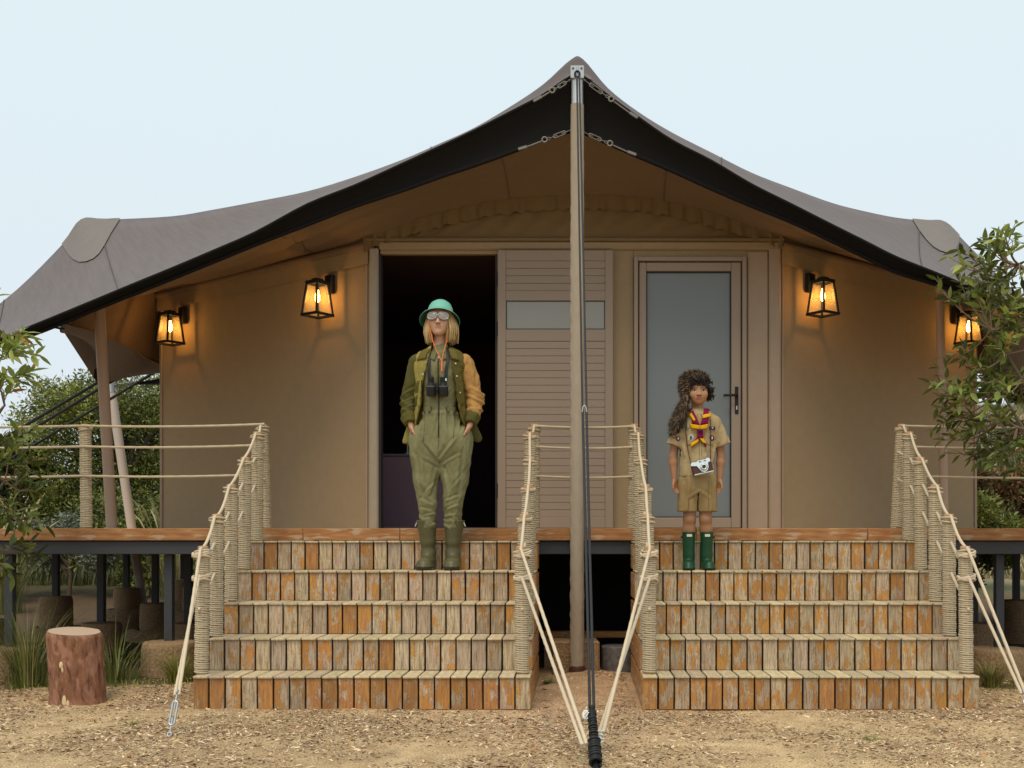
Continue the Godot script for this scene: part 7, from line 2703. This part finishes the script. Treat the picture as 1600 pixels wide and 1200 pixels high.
	var poly := PackedVector2Array([Vector2(-0.070, 0.026), Vector2(-0.070, 0.040), Vector2(-0.060, 0.048), Vector2(-0.03, 0.044), Vector2(-0.02, 0.052), Vector2(0.034, 0.052), Vector2(0.042, 0.058), Vector2(0.058, 0.056), Vector2(0.062, 0.046), Vector2(0.062, 0.032), Vector2(0.044, 0.026), Vector2(0.040, -0.006), Vector2(0.030, -0.024), Vector2(0.010, -0.033), Vector2(-0.010, -0.024), Vector2(-0.020, -0.006), Vector2(-0.034, 0.018)])
	prism(pz, poly, 0.0, 0.024)
	part(cm, "top_plate", pz, M.chrome)
	var bp := MB.new()
	bp.box(Transform3D(Basis(), Vector3(0.004, -0.036, 0.002)), Vector3(0.132, 0.007, 0.036), 0.002)
	part(cm, "base_plate", bp, M.chrome)
	var ln := MB.new()
	ln.lathe(Transform3D(Basis(Vector3.RIGHT, PI / 2), Vector3(0.010, 0.002, 0.022)), [Vector2(0.027, 0.0), Vector2(0.026, 0.006), Vector2(0.020, 0.008), Vector2(0.019, 0.016), Vector2(0.014, 0.017), Vector2(0.012, 0.012)], 24)
	part(cm, "lens_ring", ln, M.chrome)
	var lg := MB.new()
	lg.ball(Vector3(0.010, 0.002, 0.031), Vector3(0.0135, 0.0135, 0.006), 16)
	part(cm, "lens", lg, M.dark_glass)
	for q in [Vector3(-0.006, 0.042, 0.0245), Vector3(0.026, 0.042, 0.0245)]:
		var w := MB.new()
		w.box(Transform3D(Basis(), q), Vector3(0.017, 0.009, 0.002), 0.0005)
		part(cm, "finder_window", w, M.frosted)
	var inv := (cm.transform.affine_inverse())
	for q in [[Vector2(-0.060, 0.715), Vector2(-0.078, 0.80), Vector2(-0.092, 0.93), Vector2(-0.088, 1.0)], [Vector2(0.072, 0.722), Vector2(0.074, 0.80), Vector2(0.076, 0.92), Vector2(0.076, 1.0)]]:
		var st := MB.new()
		var pts := PackedVector3Array()
		for p in along(sf, q, 0.014, 8): pts.append(inv * (p + at))
		pts.append(inv * (at + Vector3(0.075 * signf(q[0].x + 0.02), 1.055, 0.02)))
		st.tube(pts, 0.0055, 6, 0, 0.05, true, 0.5)
		part(cm, "neck_strap", st, M.leather)

# ------------------------------------------------------------------ the scene
func _ready() -> void:
	rng.seed = 20240
	gnoise = noise(7, 0.02, 4)
	# camera: level, with the lens shifted up
	var cam := Camera3D.new()
	cam.name = "view_point"
	cam.projection = Camera3D.PROJECTION_FRUSTUM
	cam.near = 0.05
	cam.far = 900.0
	cam.size = 0.05 * 1200.0 / 1742.0
	cam.frustum_offset = Vector2(-102.0, 245.0) * 0.05 / 1742.0
	cam.position = Vector3(0, 1.0, 6.6)
	cam.current = true
	add_child(cam)
	# a pale overcast sky
	var env := Environment.new()
	env.background_mode = Environment.BG_SKY
	var sky := Sky.new()
	var sm := ProceduralSkyMaterial.new()
	sm.sky_top_color = Color(0.880, 0.952, 0.970)
	sm.sky_energy_multiplier = 0.905
	sm.ground_energy_multiplier = 0.9
	sm.sky_horizon_color = Color(0.882, 0.912, 0.95)
	sm.sky_curve = 0.22
	sm.ground_bottom_color = Color(0.45, 0.38, 0.30)
	sm.ground_horizon_color = Color(0.62, 0.60, 0.58)
	sky.sky_material = sm
	env.sky = sky
	env.tonemap_mode = Environment.TONE_MAPPER_LINEAR
	env.tonemap_exposure = 1.25
	env.sdfgi_enabled = true
	env.ssao_enabled = true
	env.ssil_enabled = true
	var we := WorldEnvironment.new()
	we.name = "world_environment"
	we.environment = env
	add_child(we)
	# soft light through the cloud, from high behind the camera
	var sun := DirectionalLight3D.new()
	sun.name = "sun"
	sun.light_energy = 0.5
	sun.light_color = Color(1.0, 0.92, 0.80)
	sun.light_angular_distance = 30.0
	sun.shadow_enabled = true
	sun.sky_mode = DirectionalLight3D.SKY_MODE_LIGHT_ONLY
	sun.rotation = Vector3(deg_to_rad(-60.0), deg_to_rad(-14.0), 0)
	add_child(sun)
	make_materials()
	make_ground()
	make_canopy()
	make_lodge()
	make_deck()
	make_stairs(-2.277, -0.273, "left")
	make_stairs(0.383, 2.383, "right")
	make_railings()
	make_rigging()
	make_lanterns()
	make_poles()
	make_stump()
	make_plants()
	make_woman()
	make_boy()
